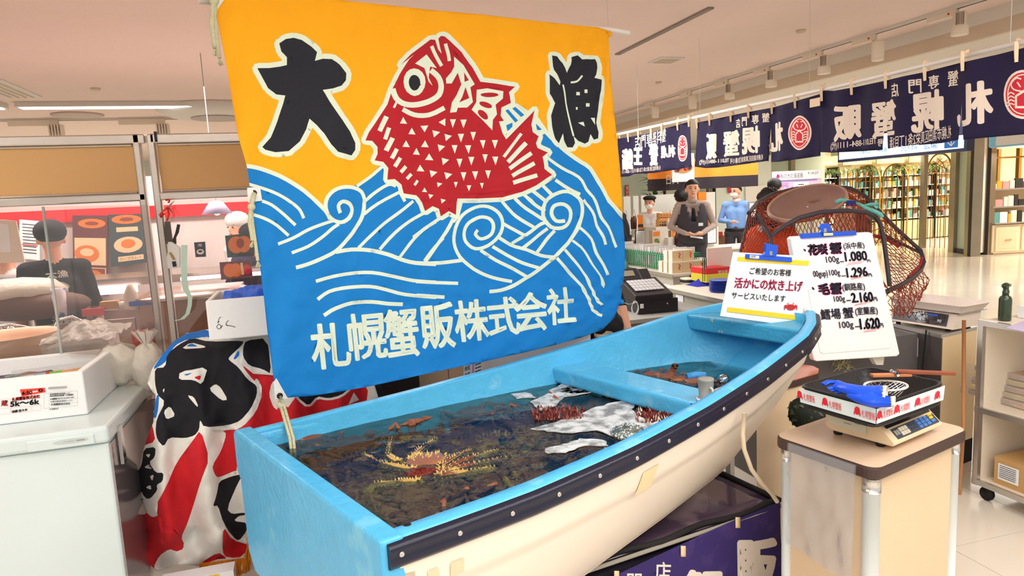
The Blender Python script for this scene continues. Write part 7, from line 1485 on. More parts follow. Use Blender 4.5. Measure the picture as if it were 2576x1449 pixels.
# tools hanging inside the right window
t = thing('tape_gun', 'grey and black carton sealer hanging inside the right window', 'tool', tuple(ay(430, 670, 3.7))); z3 = lambda x, y: (380+x/3.814, 480+y/3.814)
def q3(x, y, Y=3.68): return ay(*z3(x, y), Y)
mb = MB(); mb.slab([q3(*p) for p in ((130, 295), (178, 295), (200, 460), (240, 510), (150, 510), (130, 400))], (0, .02, 0)); mb.build('holder', mat('tool_dark', (84, 80, 72), .5), t)
mb = MB(); mb.slab([q3(*p, 3.67) for p in ((250, 320), (275, 325), (262, 400), (235, 450), (238, 505), (205, 470), (230, 410))], (0, .02, 0)); mb.build('handle', M_ink, t)
mb = MB(); mb.slab([q3(*p, 3.66) for p in ((160, 490), (200, 490), (278, 545), (275, 740), (160, 750), (145, 650), (165, 560))], (0, .02, 0)); mb.build('plate', mat('tool_plate', (226, 226, 220), .4), t, bevel=.003)
mb = MB(); mb.slab([q3(*p, 3.655) for p in ((170, 595), (190, 590), (232, 655), (210, 665))], (0, .003, 0)); mb.build('roller', mat('brass_tool', (160, 130, 70), .4, .6), t); mb = MB(); mb.slab([q3(*p, 3.655) for p in ((200, 680), (235, 675), (245, 725), (210, 730))], (0, .003, 0)); mb.build('knob', M_ink, t)
t = thing('scissors', 'red-handled scissors hanging open inside the right window', 'scissors', tuple(q3(160, 200)))
mb = MB(); mb.tube([q3(165, 150), q3(230, 245)], [.005, .001], 5); mb.tube([q3(165, 155), q3(225, 95)], [.005, .001], 5); mb.build('blades', M_steel, t)
mb = MB(); mb.tube([q3(165, 155), q3(120, 190), q3(85, 230), q3(90, 255), q3(130, 215)], .005, 6); mb.tube([q3(160, 170), q3(172, 230), q3(150, 290)], .005, 6); mb.tube([q3(140, 88), q3(180, 88), q3(165, 115)], .006, 6); mb.build('handles', mat('scissor_red', (220, 50, 30), .4), t)
mb = MB(); P = [(320, 520), (315, 700), (320, 850), (335, 950), (375, 1020), (370, 1100), (350, 1180), (300, 1230), (225, 1248)]; V_ = []
for i, p in enumerate(P):
    w_ = 30 if i < 4 else 20; V_ += [q3(p[0]-w_, p[1], 3.66), q3(p[0]+w_, p[1], 3.66)]
mb.add(V_, [(2*i, 2*i+1, 2*i+3, 2*i+2) for i in range(len(P)-1)]); single('paper_strip', mb, mat('pale_aqua_strip', (196, 226, 210), .5), 'pale aqua measuring strip hanging in the right window', 'strip', solid=.001)
# kitchen interior
KY = 6.7
mb = MB(); mb.bb((-6.9, KY, 0), (1.2, KY+.06, 2.02)); single('kitchen_wall_panel', mb, mat('kitchen_white', (226, 214, 210), .6), 'pale partition closing the back of the kitchen', 'partition')
mb = MB(); a = ay(0, 535, KY-.05); b = ay(372, 549, KY-.05); mb.bb((-4, KY-.06, b.z), (b.x+1.2, KY-.04, a.z)); single('red_valance', mb, mat('valance_red', (232, 40, 50), .7), 'red valance strip along the back of the kitchen', 'valance')
def kposter(px, lab, base, its, mats, Y=KY-.08, cat='poster'):
    t = thing('poster', lab, cat, tuple(ay(*px[3], Y))); A = [ay(*p, Y) for p in px]; mb = MB(); mb.slab([A[0], A[1], A[2], A[3]], (0, .01, 0)); mb.build('sheet', base, t)
    decal(t, 'print', its, bil(*A), mats); return t
PM = [mat('p_orange', (232, 130, 50), .6), mat('p_cream', (240, 214, 170), .6), mat('p_brown', (150, 70, 50), .6), mat('p_teal', (70, 120, 130), .6), mat('p_dark', (50, 40, 46), .6), mat('p_red', (214, 60, 50), .6), mat('p_green', (110, 130, 60), .6)]
kposter([(182, 542), (270, 542), (272, 745), (185, 740)], 'dark food poster with a fried ring at the top, left one', mat('p_maroon', (110, 60, 64), .6), [('p', ell(.55, .10, .4, .06), 0), ('p', ell(.55, .1, .2, .025), 2), ('p', rect(.05, .28, .95, .62), 1), ('p', ell(.4, .48, .36, .11), 0), ('p', ell(.4, .46, .2, .05), 1), ('p', rect(.10, .65, .95, .98), 1), ('p', rect(.14, .66, .92, .96), 2), ('p', ell(.55, .78, .33, .1), 0), ('p', ell(.62, .84, .2, .05), 6)], PM)
kposter([(272, 540), (362, 538), (372, 660), (280, 672)], 'dark teal food poster with a fried ring and cream label, right one', mat('p_darkteal', (60, 80, 86), .6), [('p', ell(.5, .10, .42, .09), 0), ('p', ell(.5, .1, .2, .04), 2), ('p', rect(.2, .25, .8, .34), 1), ('p', ell(.5, .6, .4, .16), 1), ('p', ell(.5, .58, .2, .09), 0), ('p', rect(.2, .82, .9, .92), 1), ('t', 'スープカレー', lambda u, v: (.24+.6*u, .9-.06*v), 4, .01)], PM)
kposter([(48, 552), (98, 556), (100, 655), (52, 650)], 'white price list with red lines on the kitchen wall', M_paper, [('p', rect(.1, .62, .9, .65), 5)]+[('p', rect(.15, .1+.08*k, .85, .12+.08*k), 4) for k in range(10)], PM)
kposter([(0, 552), (40, 556), (62, 660), (0, 662)], 'cream notice board hanging at the left edge of the kitchen', mat('notice_cream', (236, 226, 212), .6), [('p', rect(0, .1, .5, .75), 1)], [PM[1], M_paper], 4.4)
# posters seen through the right window
kposter([(566, 593), (640, 585), (640, 645), (572, 648)], 'framed seafood photo through the right window, upper one', mat('p_darkteal', (60, 80, 86), .6), [('p', ell(.35, .45, .28, .38), 0), ('p', ell(.62, .45, .26, .36), 0), ('p', ell(.5, .4, .14, .22), 2), ('p', rect(.4, .86, .95, .95), 4)], PM, 5.2)
kposter([(552, 660), (630, 655), (636, 698), (556, 704)], 'framed seafood photo through the right window, lower one', mat('p_maroon', (110, 60, 64), .6), [('p', ell(.3, .5, .2, .4), 0), ('p', ell(.5, .5, .2, .4), 0), ('p', ell(.85, .5, .14, .3), 5), ('p', rect(.66, .1, .74, .8), 1)], PM, 5.2)
kposter([(488, 610), (516, 608), (518, 646), (492, 647)], 'small dark poster with pale brush lettering', mat('p_navy', (36, 36, 66), .6), [('t', '海', lambda u, v: (.3+.4*u, .3-.2*v), 0, .02), ('p', ell(.5, .65, .35, .18), 0), ('p', ell(.5, .62, .2, .08), 1)], [M_paper, PM[4]], 5.2)
# display case with pink glow
t = thing('display_case', 'lit refrigerated display case with pink glow in the kitchen', 'display case', (-1.6, 5.9, 0))
mb = MB(); mb.bb((-1.95, 5.7, 0), (-.1, 6.4, .98)); mb.build('body', mat('case_steel', (206, 190, 190), .3, .6), t)
a = ay(205, 733, 5.7); b = ay(345, 724, 5.7); mb = MB(); mb.bb((a.x, 5.66, b.z-.03), (b.x, 5.72, b.z+.025)); mb.build('lamp_tube', mat('case_lamp', (255, 240, 246), .5, emit=5), t)
mb = MB(); mb.bb((-1.9, 5.72, b.z+.02), (-.15, 6.3, b.z+.08)); mb.build('canopy', M_stain_s, t)
for k in range(7): mb = MB(); x = a.x+.05+(b.x-a.x)*k/7; mb.ball((x, 5.9, 1.0), (.07, .1, .03), 0, 10, 6); mb.build('fish_pack', mat('pink_pack', (246, 180, 190), .5, var=.2), t)
mb = MB(); a = ay(455, 702, 5.4); b = ay(560, 690, 5.4); mb.bb((a.x, 5.38, a.z-.012), (b.x+.4, 5.41, a.z+.012)); single('lamp_tube', mb, mat('case_lamp', (255, 240, 246), .5, emit=5), 'glowing strip lamp across the right window', 'lamp')
mb = MB(); c = ay(545, 525, 5.6); mb.lathe([(.02, .06), (.05, .05), (.11, -.04), (.10, -.04), (.045, .04)], c, 20); t = single('pendant_lamp', mb, mat('pendant_lilac', (206, 200, 236), .4), 'lilac-white pendant lamp shade seen through the right window', 'lamp')
mb = MB(); mb.ball(c+Vector((0, 0, -.02)), .03, 1, 8, 6); mb.tube([c+Vector((0, 0, .05)), Vector((c.x, c.y, 2.84))], .003, 4); single('pendant_bulb', mb, [M_gray, MATS['case_lamp']], 'bulb and wire of the pendant lamp', 'lamp')
# sink counter
t = thing('sink_unit', 'stainless sink unit with splashback behind the left window', 'sink', (-1.6, 4.5, 0)); bz = ay(338, 800, 4.75).z
mb = MB(); mb.bb((-3.6, 4.75, .5), (ay(338, 800, 4.75).x, 4.78, bz)); mb.build('splashback', mat('splash_steel', (176, 150, 134), .3, .7, var=.1), t)
mb = MB(); mb.bb((-3.6, 4.05, .60), (-.55, 4.75, .68)); mb.bb((-3.6, 4.1, 0), (-.6, 4.7, .6)); mb.build('worktop', M_stain_s, t)
def tap(px, py, Y, s, lab):
    p = ay(px, py, Y); t = thing('tap', lab, 'tap', tuple(p-Vector((0, 0, .05)))); M_ch = mat('chrome', (226, 220, 214), .1, 1)
    mb = MB(); mb.tube([p+Vector((0, .1, 0)), p, p+Vector((0, -.03, .02)), p+Vector((-s*.10, -.05, .055)), p+Vector((-s*.24, -.06, .045)), p+Vector((-s*.27, -.06, .01))], .010, 10); mb.build('spout', M_ch, t)
    for k in (-1, 1): mb = MB(); mb.lathe([(.012, -.02), (.02, -.01), (.022, .01), (.010, .02)], p+Vector((k*.045, .0, .0)), 12, 0, axis=(k, -.3, .2)); mb.build('valve', M_ch, t)
tap(88, 832, 4.6, 1, 'chrome tap over the pink basin'); tap(8, 832, 4.6, 1, 'chrome tap cut by the left edge of the photo'); tap(215, 815, 4.6, .5, 'small chrome tap behind the plastic-wrapped boxes')
t = thing('wash_basin', 'pale peach plastic basin under the chrome tap', 'basin', tuple(ay(30, 890, 4.2))); c = ay(20, 900, 4.25)
mb = MB(); mb.lathe([(.0, -.02), (.19, -.02), (.225, .10), (.245, .125), (.25, .128), (.232, .122), (.21, .09), (.18, -.005), (0, -.005)], c, 32); mb.build('bowl', mat('basin_peach', (246, 210, 180), .4), t)
# boxes wrapped in plastic, bags
t = thing('wrapped_box', 'white box under crumpled plastic film on the counter beside the basin', 'box', tuple(ay(190, 900, 4.05))); a = ay(118, 875, 3.95); b = ay(260, 905, 3.95)
mb = MB(); mb.bb((a.x, 3.95, b.z-.2), (b.x, 4.3, a.z)); mb.build('box', M_paper, t); mb = MB(); mb.grid(lambda u, v: Vector((a.x-.03+(b.x-a.x+.1)*u, 3.9+.45*v, a.z+.03+.07*math.sin(math.pi*v)*math.sin(math.pi*u)+.03*noise.noise(Vector((u*7, v*7, 2))))), 24, 16); mb.build('film', mat('crumpled_film', (226, 226, 214), .2, alpha=.6, bump=.6, bscale=30), t)
mb = MB(); mb.grid(lambda u, v: Vector((a.x-.02+(b.x-a.x+.06)*u, 3.93-.01*noise.noise(Vector((u*9, v*5, 0))), a.z+.03-.12*v+.02*noise.noise(Vector((u*8, 0, 0))))), 20, 6); mb.build('film_skirt', MATS['crumpled_film'], t)
M_bagw = mat('white_bag', (232, 226, 212), .4, alpha=.75, bump=.5, bscale=40)
for k, (px, py, Y, r_, lab) in enumerate(((300, 915, 3.62, (.10, .07, .10), 'large crumpled translucent white bag behind the freezer'), (375, 925, 3.6, (.075, .06, .12), 'knotted translucent bag hanging by the partition post'), (350, 985, 3.62, (.08, .06, .04), 'flattened clear packet on the partition ledge'))):
    c = ay(px, py, Y); mb = MB(); mb.ball(c, r_, 0, 26, 18, lambda d: 1+.16*noise.noise(d*3+Vector((k, 0, 0)))+.09*noise.noise(d*8)); t = thing('plastic_bag', lab, 'bag', tuple(c-Vector((0, 0, r_[2])))); mb.build('bag', M_bagw, t)
    if k == 1:
        mb = MB()
        for q in range(9): a_ = q*.7; mb.add([c+Vector((0, 0, r_[2]*.8)), c+Vector((.06*math.cos(a_), .03*math.sin(a_), r_[2]+.07)), c+Vector((.06*math.cos(a_+.6), .03*math.sin(a_+.6), r_[2]+.06))], [(0, 1, 2)])
        mb.build('knot', M_bagw, t)
# bottles and tools on the kitchen counter
def sitem(name, lab, cat, px, py, Y, prof, m, n=14): c = ay(px, py, Y); mb = MB(); mb.lathe(prof, c, n); return single(name, mb, m, lab, cat)
sitem('squeeze_bottle', 'clear squeeze bottle with yellow cap on the kitchen ledge', 'bottle', 333, 778, 4.7, [(0, 0), (.04, 0), (.042, .01), (.042, .09), (.02, .14), (.012, .16), (0, .16)], mat('bottle_pale', (236, 226, 214), .3))
sitem('squeeze_bottle', 'yellow nozzle top of the clear squeeze bottle', 'bottle', 332, 738, 4.7, [(0, 0), (.018, 0), (.016, .03), (.006, .06), (0, .06)], M_yel)
sitem('paper_cup', 'white paper cup with blue print on the kitchen ledge', 'cup', 155, 795, 4.7, [(0, 0), (.03, 0), (.04, .17), (.036, .17), (.03, .01)], mat('cup_print', (226, 220, 230), .4, second=(60, 80, 170), sscale=14, sth=.55))
sitem('tape_roll', 'white tape roll on the kitchen ledge', 'tape', 320, 778, 4.75, [(.02, 0), (.05, 0), (.05, .05), (.02, .05)], M_white)
mb = MB(); c = ay(365, 768, 4.7); mb.box(c+Vector((0, 0, .02)), (.16, .1, .03)); single('blue_tray', mb, M_cobalt, 'blue tray on the kitchen ledge', 'tray', bevel=.006)
mb = MB(); c = ay(278, 775, 4.75); mb.box(c+Vector((0, 0, .02)), (.10, .06, .05)); single('tan_box', mb, M_card, 'tan box on the kitchen ledge', 'box')
mb = MB(); c = ay(360, 840, 4.6); mb.box(c+Vector((0, 0, -.02)), (.11, .08, .09)); single('red_tub', mb, mat('tub_red', (206, 50, 56), .4), 'red tub hanging beside the splashback', 'tub')
mb = MB(); c = ay(235, 785, 4.7); mb.box(c, (.12, .02, .045)); single('red_price_card', mb, mat('card_red', (220, 80, 90), .5), 'pink-red price card on the kitchen ledge', 'card')
t = thing('paper_bag_stack', 'heap of white and brown paper sacks left of the kitchen worker', 'sack', tuple(ay(60, 780, 4.9))); c = ay(45, 735, 5.0)
mb = MB(); mb.ball(c, (.28, .14, .09), 0, 22, 12, lambda d: 1+.12*noise.noise(d*3)); mb.build('white_sack', M_bagw, t); mb = MB(); mb.ball(ay(80, 770, 4.95), (.33, .12, .09), 0, 22, 12, lambda d: 1+.12*noise.noise(d*3+Vector((3, 0, 0)))); mb.build('brown_sack', mat('brown_sack', (110, 84, 74), .7), t)
mb = MB(); c = ay(510, 770, 5.0); mb.bb((c.x-.33, 4.7, 0), (c.x+.25, 5.3, c.z+.12)); single('kitchen_drum', mb, mat('drum_steel', (176, 136, 116), .3, .6, var=.15), 'dull steel cabinet seen through the right window', 'cabinet')
mb = MB(); c = ay(480, 742, 4.9); mb.lathe([(.34, 0), (.36, .01), (.36, .025), (0, .03)], c, 30); single('round_lid', mb, M_stain_s, 'round steel lid on the cabinet through the right window', 'lid')
# ================================================================== MIDDLE DISTANCE STALLS
def pbx(name, lab, cat, x0, y0, x1, y1, Y, dep, m, group=None, print_=None, mats=None, bev=0):
    a = ay(x0, y0, Y); b = ay(x1, y1, Y); mb = MB(); mb.bb((a.x, Y, b.z), (b.x, Y+dep, a.z))
    if print_ is None: return single(name, mb, m, lab, cat, group, bevel=bev)
    t = thing(name, lab, cat, ((a.x+b.x)/2, Y, b.z), 0, group); mb.build('box', m, t, bevel=bev)
    decal(t, 'printing', print_, bil(Vector((a.x, Y-.001, a.z)), Vector((b.x, Y-.001, a.z)), Vector((b.x, Y-.001, b.z)), Vector((a.x, Y-.001, b.z))), mats); return t
M_tbl = mat('table_pale', (226, 218, 206), .5); M_tblg = mat('table_grey_side', (186, 184, 172), .6)
def table(lab, x0, x1, y0, y1, z, lo=0.0):
    t = thing('display_table', lab, 'table', ((x0+x1)/2, (y0+y1)/2, 0)); mb = MB(); mb.bb((x0, y0, z-.03), (x1, y1, z)); mb.build('top', M_tbl, t, bevel=.005)
    mb = MB(); mb.bb((x0+.02, y0+.02, lo), (x1-.02, y1-.02, z-.03)); mb.build('body', M_tblg, t); mb = MB(); mb.bb((x0-.004, y0-.004, z-.035), (x0+.004, y1, z-.002)); mb.build('edge_strip', M_alu, t); return t
table('pale display table with green basket and small cartons', 3.42, 4.2, 5.88, 7.9, .85); table('lower pale table with blue plates and tape dispenser', 3.08, 3.95, 4.42, 5.5, .80); table('grey-fronted table behind with sauces and bottles', 4.75, 6.6, 8.55, 9.2, .80); table('pale side counter with clipboard beside the woman in white', 4.35, 5.0, 9.0, 9.6, .98)
t = thing('register_table', 'brown low table carrying the cash register', 'table', (2.6, 4.9, 0)); mb = MB(); mb.bb((2.2, 4.55, .68), (3.05, 5.35, .71)); mb.build('top', M_gray, t); mb = MB(); mb.bb((2.23, 4.58, 0), (3.02, 5.32, .68)); mb.build('body', mat('brown_side', (120, 92, 74), .6), t)
# cash register
zH = lambda x, y: (1540+x/6.5875, 640+y/6.5875)
cr = thing('cash_register', 'black electronic cash register with grey keys beside the flag', 'cash register', (2.35, 4.3, .71)); M_cr = mat('register_black', (34, 32, 36), .35, bump=.1)
cz = .71; rx0 = az(*zH(450, 1000), cz).x; ry0 = az(*zH(450, 1000), cz).y; P1_ = az(*zH(1095, 940), cz); dX = (P1_-az(*zH(450, 1000), cz)); rL = dX.length; dX.normalize(); dY = Vector((-dX.y, dX.x, 0)); RO = az(*zH(450, 1000), cz)
def rp(a, b, z): return RO+dX*a*rL+dY*b+Vector((0, 0, z))
def rslab(pr, a0, a1, m, nm, bev=.004): mb = MB(); mb.slab([rp(a0, b, z) for b, z in pr], dX*(a1-a0)*rL); return mb.build(nm, m, cr, bevel=bev)
rslab([(0, .0), (.42, 0), (.42, .11), (0, .11)], -.02, 1.0, M_cr, 'cash_drawer'); rslab([(-.01, .11), (.40, .11), (.40, .24), (.30, .25), (.0, .155), (-.01, .15)], -.1, .86, M_cr, 'body')
rslab([(.26, .22), (.42, .22), (.42, .30), (.36, .33), (.26, .245)], -.12, .42, M_cr, 'display_head'); rslab([(.26, .22), (.42, .22), (.42, .29), (.36, .32), (.26, .24)], .44, .72, M_cr, 'printer_cover')
f_ = lambda u, v, k=0: rp(-.05+.85*u, .26-.24*v, .165+.076*(1-v)+.004+.0006*k)
for r_ in range(4):
    for c_ in range(8): mb = MB(); mb.slab([f_(.05+.11*c_, .08+.2*r_), f_(.145+.11*c_, .08+.2*r_), f_(.145+.11*c_, .26+.2*r_), f_(.05+.11*c_, .26+.2*r_)], (0, 0, .006)); mb.build('key', mat('key_grey', (176, 176, 178), .5), cr)
decal(cr, 'display_window', [('p', rect(.1, .2, .8, .7), 0)], bil(rp(-.1, .355, .33), rp(.4, .355, .33), rp(.4, .262, .25), rp(-.1, .262, .25)), [mat('lcd_tan', (130, 122, 104), .3)])
decal(cr, 'sticker', [('p', rect(0, 0, 1, 1), 0), ('t', 'レジ', lambda u, v: (.2+.6*u, .7-.4*v), 1, .02)], bil(rp(.02, -.002, .085), rp(.11, -.002, .085), rp(.11, -.002, .05), rp(.02, -.002, .05)), [M_paper, M_ink])
mb = MB(); mb.lathe([(.009, 0), (.006, .003), (0, .003)], rp(.72, -.001, .07), 12, 0, axis=-dY); mb.build('lock', M_steel, cr)
# green basket with packets
t = thing('green_basket', 'green wire basket full of white packets on the pale table', 'basket', (3.55, 6.6, .85)); M_gw = mat('basket_green', (20, 130, 84), .4)
bx0, bx1, by0, by1 = 3.50, 3.85, 6.05, 7.5
for z in (.87, 1.0, 1.02): mb = MB(); mb.tube([(bx0, by0, z), (bx1, by0, z), (bx1, by1, z), (bx0, by1, z)], .004, 5, closed=True); mb.build('rim_wire', M_gw, t)
mb = MB()
for k in range(30): y = by0+(by1-by0)*k/30; mb.tube([(bx0, y, .855), (bx0, y, 1.0), (bx0, y+.02, 1.04), (bx0, y+.04, 1.0), (bx0, y+.04, .855)], .0045, 4)
for k in range(7): x = bx0+(bx1-bx0)*k/7; mb.tube([(x, by0, .855), (x, by0, 1.03), (x+.03, by0, 1.03), (x+.03, by0, .855)], .0045, 4)
o = mb.build('wires', M_gw, t); o['kind'] = 'stuff'
rnd = random.Random(6)
for k in range(26):
    y = by0+.05+(by1-by0-.1)*k/26; mb = MB(); mb.box((3.66+rnd.uniform(-.05, .05), y, .97+rnd.uniform(0, .03)), (.24, .02, .18), 0, rnd.uniform(-.3, .3)); single('white_packet', mb, mat('packet_silver', (226, 222, 222), .3, var=.15), 'white snack packet standing in the green basket', 'packet', 'packets in the green basket')
# small cartons
M_cw = mat('carton_white', (236, 230, 222), .5); M_ct = mat('carton_beige', (222, 196, 150), .5)
def carton(lab, x, y, z, grp):
    t = thing('small_carton', lab, 'box', (x, y, z), 0, grp); mb = MB(); mb.bb((x-.06, y-.035, z), (x+.06, y+.035, z+.11)); mb.build('carton', [M_cw], t)
    mb = MB(); mb.bb((x-.058, y-.037, z+.002), (x+.058, y-.0352, z+.108)); mb.build('end_panel', M_ct, t); decal(t, 'brush_mark', [('p', stroke([(.6, .2), (.75, .35), (.62, .5), (.72, .7)], .08), 0)], bil(Vector((x-.06, y-.038, z+.11)), Vector((x+.06, y-.038, z+.11)), Vector((x+.06, y-.038, z)), Vector((x-.06, y-.038, z))), [M_bred]); return t
c0_ = carton('small beige carton in the bottom row at the corner of the pale table', 3.50, 5.95, .851, 'small cartons, bottom row')
for i in range(4):
    for j in range(3):
        if i or j: copy_tree(c0_, None, (3.50+.125*i, 5.95+.10*j, .851))
c1_ = copy_tree(c0_, None, (3.52, 5.98, .962), None, 'small beige carton stacked on the bottom row'); c1_['group'] = 'small cartons, upper row'
for i, j in ((1, 0), (0, 1), (1, 1)): copy_tree(c1_, None, (3.52+.125*i, 5.98+.1*j, .962))
mb = MB(); mb.grid(lambda a, b: Vector((4.0+.4*a, 5.95+.1*b, .86+.012*math.sin(a*14))), 16, 2); single('yellow_ribbon', mb, mat('ribbon_yellow', (236, 214, 40), .6), 'yellow ribbon of packets beside the small cartons', 'ribbon', solid=.002)
# on the lower table
pbx('red_box', 'red printed gift box by the small poster', 'box', 1776, 676, 1836, 692, 5.25, .25, mat('gift_red', (206, 40, 44), .4), print_=[('t', '蟹味噌', lambda u, v: (.5+.4*u, .75-.4*v), 0, .03)], mats=[M_white])
pbx('picture_stand', 'dark picture card with a crab photo behind the red box', 'card', 1777, 650, 1822, 680, 5.45, .01, mat('card_dark', (50, 34, 34), .4), print_=[('p', rect(.03, .05, .5, .95), 0), ('p', ell(.25, .5, .18, .35), 1), ('t', 'ズワイ', lambda u, v: (.82+.1*u, .9-.8*v), 2, .02)], mats=[M_bred, PM[0], M_white])
pbx('pink_board', 'pale pink blank board at the back of the lower table', 'board', 1779, 625, 1842, 700, 5.44, .01, mat('board_pinkish', (236, 216, 208), .5))
pbx('green_carton', 'yellow-green carton under the red gift box', 'box', 1777, 692, 1832, 706, 5.22, .25, mat('carton_lime', (206, 196, 60), .5))
t = thing('wire_rack', 'green wire rack beside the red gift box', 'rack', tuple(ay(1772, 705, 5.2))); mb = MB()
for x in (1768, 1773): mb.tube([ay(x, 708, 5.2), ay(x, 650, 5.2), ay(x+4, 648, 5.3), ay(x+4, 708, 5.3)], .004, 4)
for k in range(8): mb.tube([ay(1820+4*k, 662, 5.5), ay(1820+4*k, 640, 5.5), ay(1822+4*k, 640, 5.5)], .004, 4)
mb.build('rack_wires', mat('rack_green', (20, 60, 40), .4), t)
c = az(1782, 716, .80); mb = MB(); mb.grid(lambda a, b: Vector((c.x-.17+.36*a, c.y-.08+.2*b, .802+.075*math.sin(math.pi*a)*math.sin(math.pi*b)*(1+.6*noise.noise(Vector((a*6, b*5, 0)))))), 28, 16); single('blue_towel', mb, mat('towel_navy', (40, 46, 170), .8), 'crumpled royal blue cloth on the lower table', 'cloth')
pl0 = None; c = az(1824, 736, .80)
for k in range(8):
    mb = MB(); mb.lathe([(0, 0), (.07, 0), (.095, .012), (.098, .014), (.07, .004), (0, .004)], (c.x, c.y+.06, .801+.0125*k), 20); o = single('blue_plate', mb, mat('plate_blue', (60, 90, 190), .4), 'blue plastic plate in the stack partly behind the small poster', 'plate', 'stacked blue plates')
t = thing('tape_dispenser', 'cream and black packing tape dispenser on the lower table', 'tape dispenser', tuple(az(1735, 712, .80))); c = az(1732, 712, .80)
mb = MB(); mb.lathe([(0, 0), (.075, 0), (.08, .02), (.075, .05), (.0, .055)], c, 10); mb.build('base', mat('cream_plastic', (226, 214, 180), .4), t); mb = MB(); mb.lathe([(.0805, .012), (.081, .040)], c, 10); mb.build('black_band', M_ink, t)
mb = MB(); c2_ = az(1759, 708, .80)+Vector((0, 0, .06)); mb.lathe([(.045, -.012), (.06, -.012), (.06, .012), (.045, .012), (.045, -.012)], c2_, 20, 0, axis=(1, -.5, .4)); mb.build('tape_reel', mat('reel_cream', (232, 226, 190), .4), t)
mb = MB(); mb.tube([c+Vector((.02, 0, .06)), c+Vector((.08, .02, .09)), c2_+Vector((.02, 0, .05))], .012, 6); mb.build('arm', M_ink, t)
pbx('price_tag', 'white price tag on the edge of the lower table', 'tag', 1703, 726, 1723, 735, 5.48, .003, M_paper, print_=[('t', 'SMILE', lambda u, v: (.2+.5*u, .7-.4*v), 0, .02)], mats=[M_bred]) if False else None
def tag2(lab, y, z, X): mb = MB(); mb.bb((X-.004, y-.06, z-.035), (X, y+.06, z+.035)); return single('price_tag', mb, M_paper, lab, 'tag')
tag2('white tag on the front of the lower table', 5.2, .72, 3.095); tag2('white tag on the side of the taller pale table', 6.0, .70, 3.435); tag2('second white tag on the side of the taller pale table, nearer the register', 6.35, .70, 3.435)
# far table goods
M_ob = mat('box_orange', (226, 130, 40), .5); M_tb = mat('box_tan', (214, 160, 96), .5)
dk = [('p', rect(.1, .55, .9, .75), 0), ('p', ell(.5, .3, .2, .15), 0)]
for k in range(4): pbx('sauce_box', 'tan sauce carton on the riser, %s from the left' % ['first', 'second', 'third', 'fourth'][k], 'box', 1660+7.4*k, 536, 1667+7.4*k, 553, 8.75, .1, M_tb, 'sauce cartons, upper row', dk, [PM[2]])
for k in range(4): pbx('sauce_box', 'tan sauce carton with black band on the riser, %s from the left' % ['first', 'second', 'third', 'fourth'][k], 'box', 1658+6*k, 553, 1663.5+6*k, 573, 8.68, .1, M_tb, 'sauce cartons, lower row', dk, [PM[4]])
mb = MB(); a = ay(1650, 572, 8.6); b = ay(1708, 578, 8.6); mb.bb((a.x, 8.6, .80), (b.x, 9.0, a.z)); single('riser_shelf', mb, M_tbl, 'pale riser shelf on the grey-fronted table', 'shelf')
def bottle(lab, px, py, Y, h, r, m, grp=None):
    c = ay(px, py, Y); t = thing('bottle', lab, 'bottle', tuple(c), 0, grp); mb = MB(); mb.lathe([(0, 0), (r, 0), (r, h*.6), (r*.4, h*.8), (r*.35, h*.95), (0, h*.95)], c, 12); mb.build('glass', m, t); mb = MB(); mb.lathe([(r*.42, h*.93), (r*.42, h), (0, h)], c, 10); mb.build('cap', M_white, t); return t
M_cb = mat('bottle_clear', (226, 214, 206), .2, alpha=.8); M_db = mat('bottle_dark', (70, 34, 22), .2)
for k in range(3): bottle('clear bottle in the upper bottle row, %s' % ['left', 'middle', 'right'][k], 1688+5*k, 548, 8.85, .13, .022, M_cb); bottle('clear bottle in the lower bottle row, %s' % ['left', 'middle', 'right'][k], 1681+6*k, 573, 8.62, .14, .026, M_cb)
pbx('pasta_box', 'pale food box with soup picture on the far table', 'box', 1641, 580, 1662, 615, 8.58, .1, M_cream2, print_=[('p', rect(.1, .1, .9, .4), 0), ('p', ell(.5, .7, .3, .14), 1), ('p', rect(.6, .75, .85, .98), 1)], mats=[PM[0], PM[6]])
for k in range(3): pbx('tan_box', 'tan box with dark lower band on the far table, %s' % ['left', 'middle', 'right'][k], 'box', 1663+6*k, 580, 1668.5+6*k, 615, 8.62, .1, M_tb, None, [('p', rect(0, .6, 1, .95), 0)], [PM[4]])
pbx('striped_box', 'box with dark vertical stripes on the far table', 'box', 1681, 580, 1690, 600, 8.6, .1, M_tb, None, [('p', rect(.1, 0, .3, 1), 0), ('p', rect(.5, 0, .7, 1), 0)], [PM[4]]); pbx('orange_box', 'bright orange box with white lettering on the far table', 'box', 1690, 578, 1706, 602, 8.6, .1, M_ob, None, [('t', '北海', lambda u, v: (.2+.6*u, .6-.3*v), 0, .02)], [M_white])
pbx('white_dispenser', 'small white dispenser box on the far table', 'box', 1681, 598, 1697, 618, 8.52, .08, M_white); bottle('dark brown bottle at the elbow of the waistcoated man', 1703, 620, 8.5, .22, .035, M_db); bottle('dark brown bottle in front of the orange carton by the woman', 1595, 576, 8.98, .20, .03, M_db); bottle('second dark bottle with red cap by the woman', 1590, 576, 9.05, .19, .03, M_db)
pbx('orange_carton', 'tall orange carton in front of the woman in white', 'box', 1601, 542, 1618, 576, 8.98, .1, M_ob, None, [('p', rect(0, .65, 1, .85), 0)], [PM[4]]); pbx('orange_bag', 'orange shopping bag held up behind the waistcoated man', 'bag', 1757, 484, 1777, 504, 9.6, .05, M_ob); None
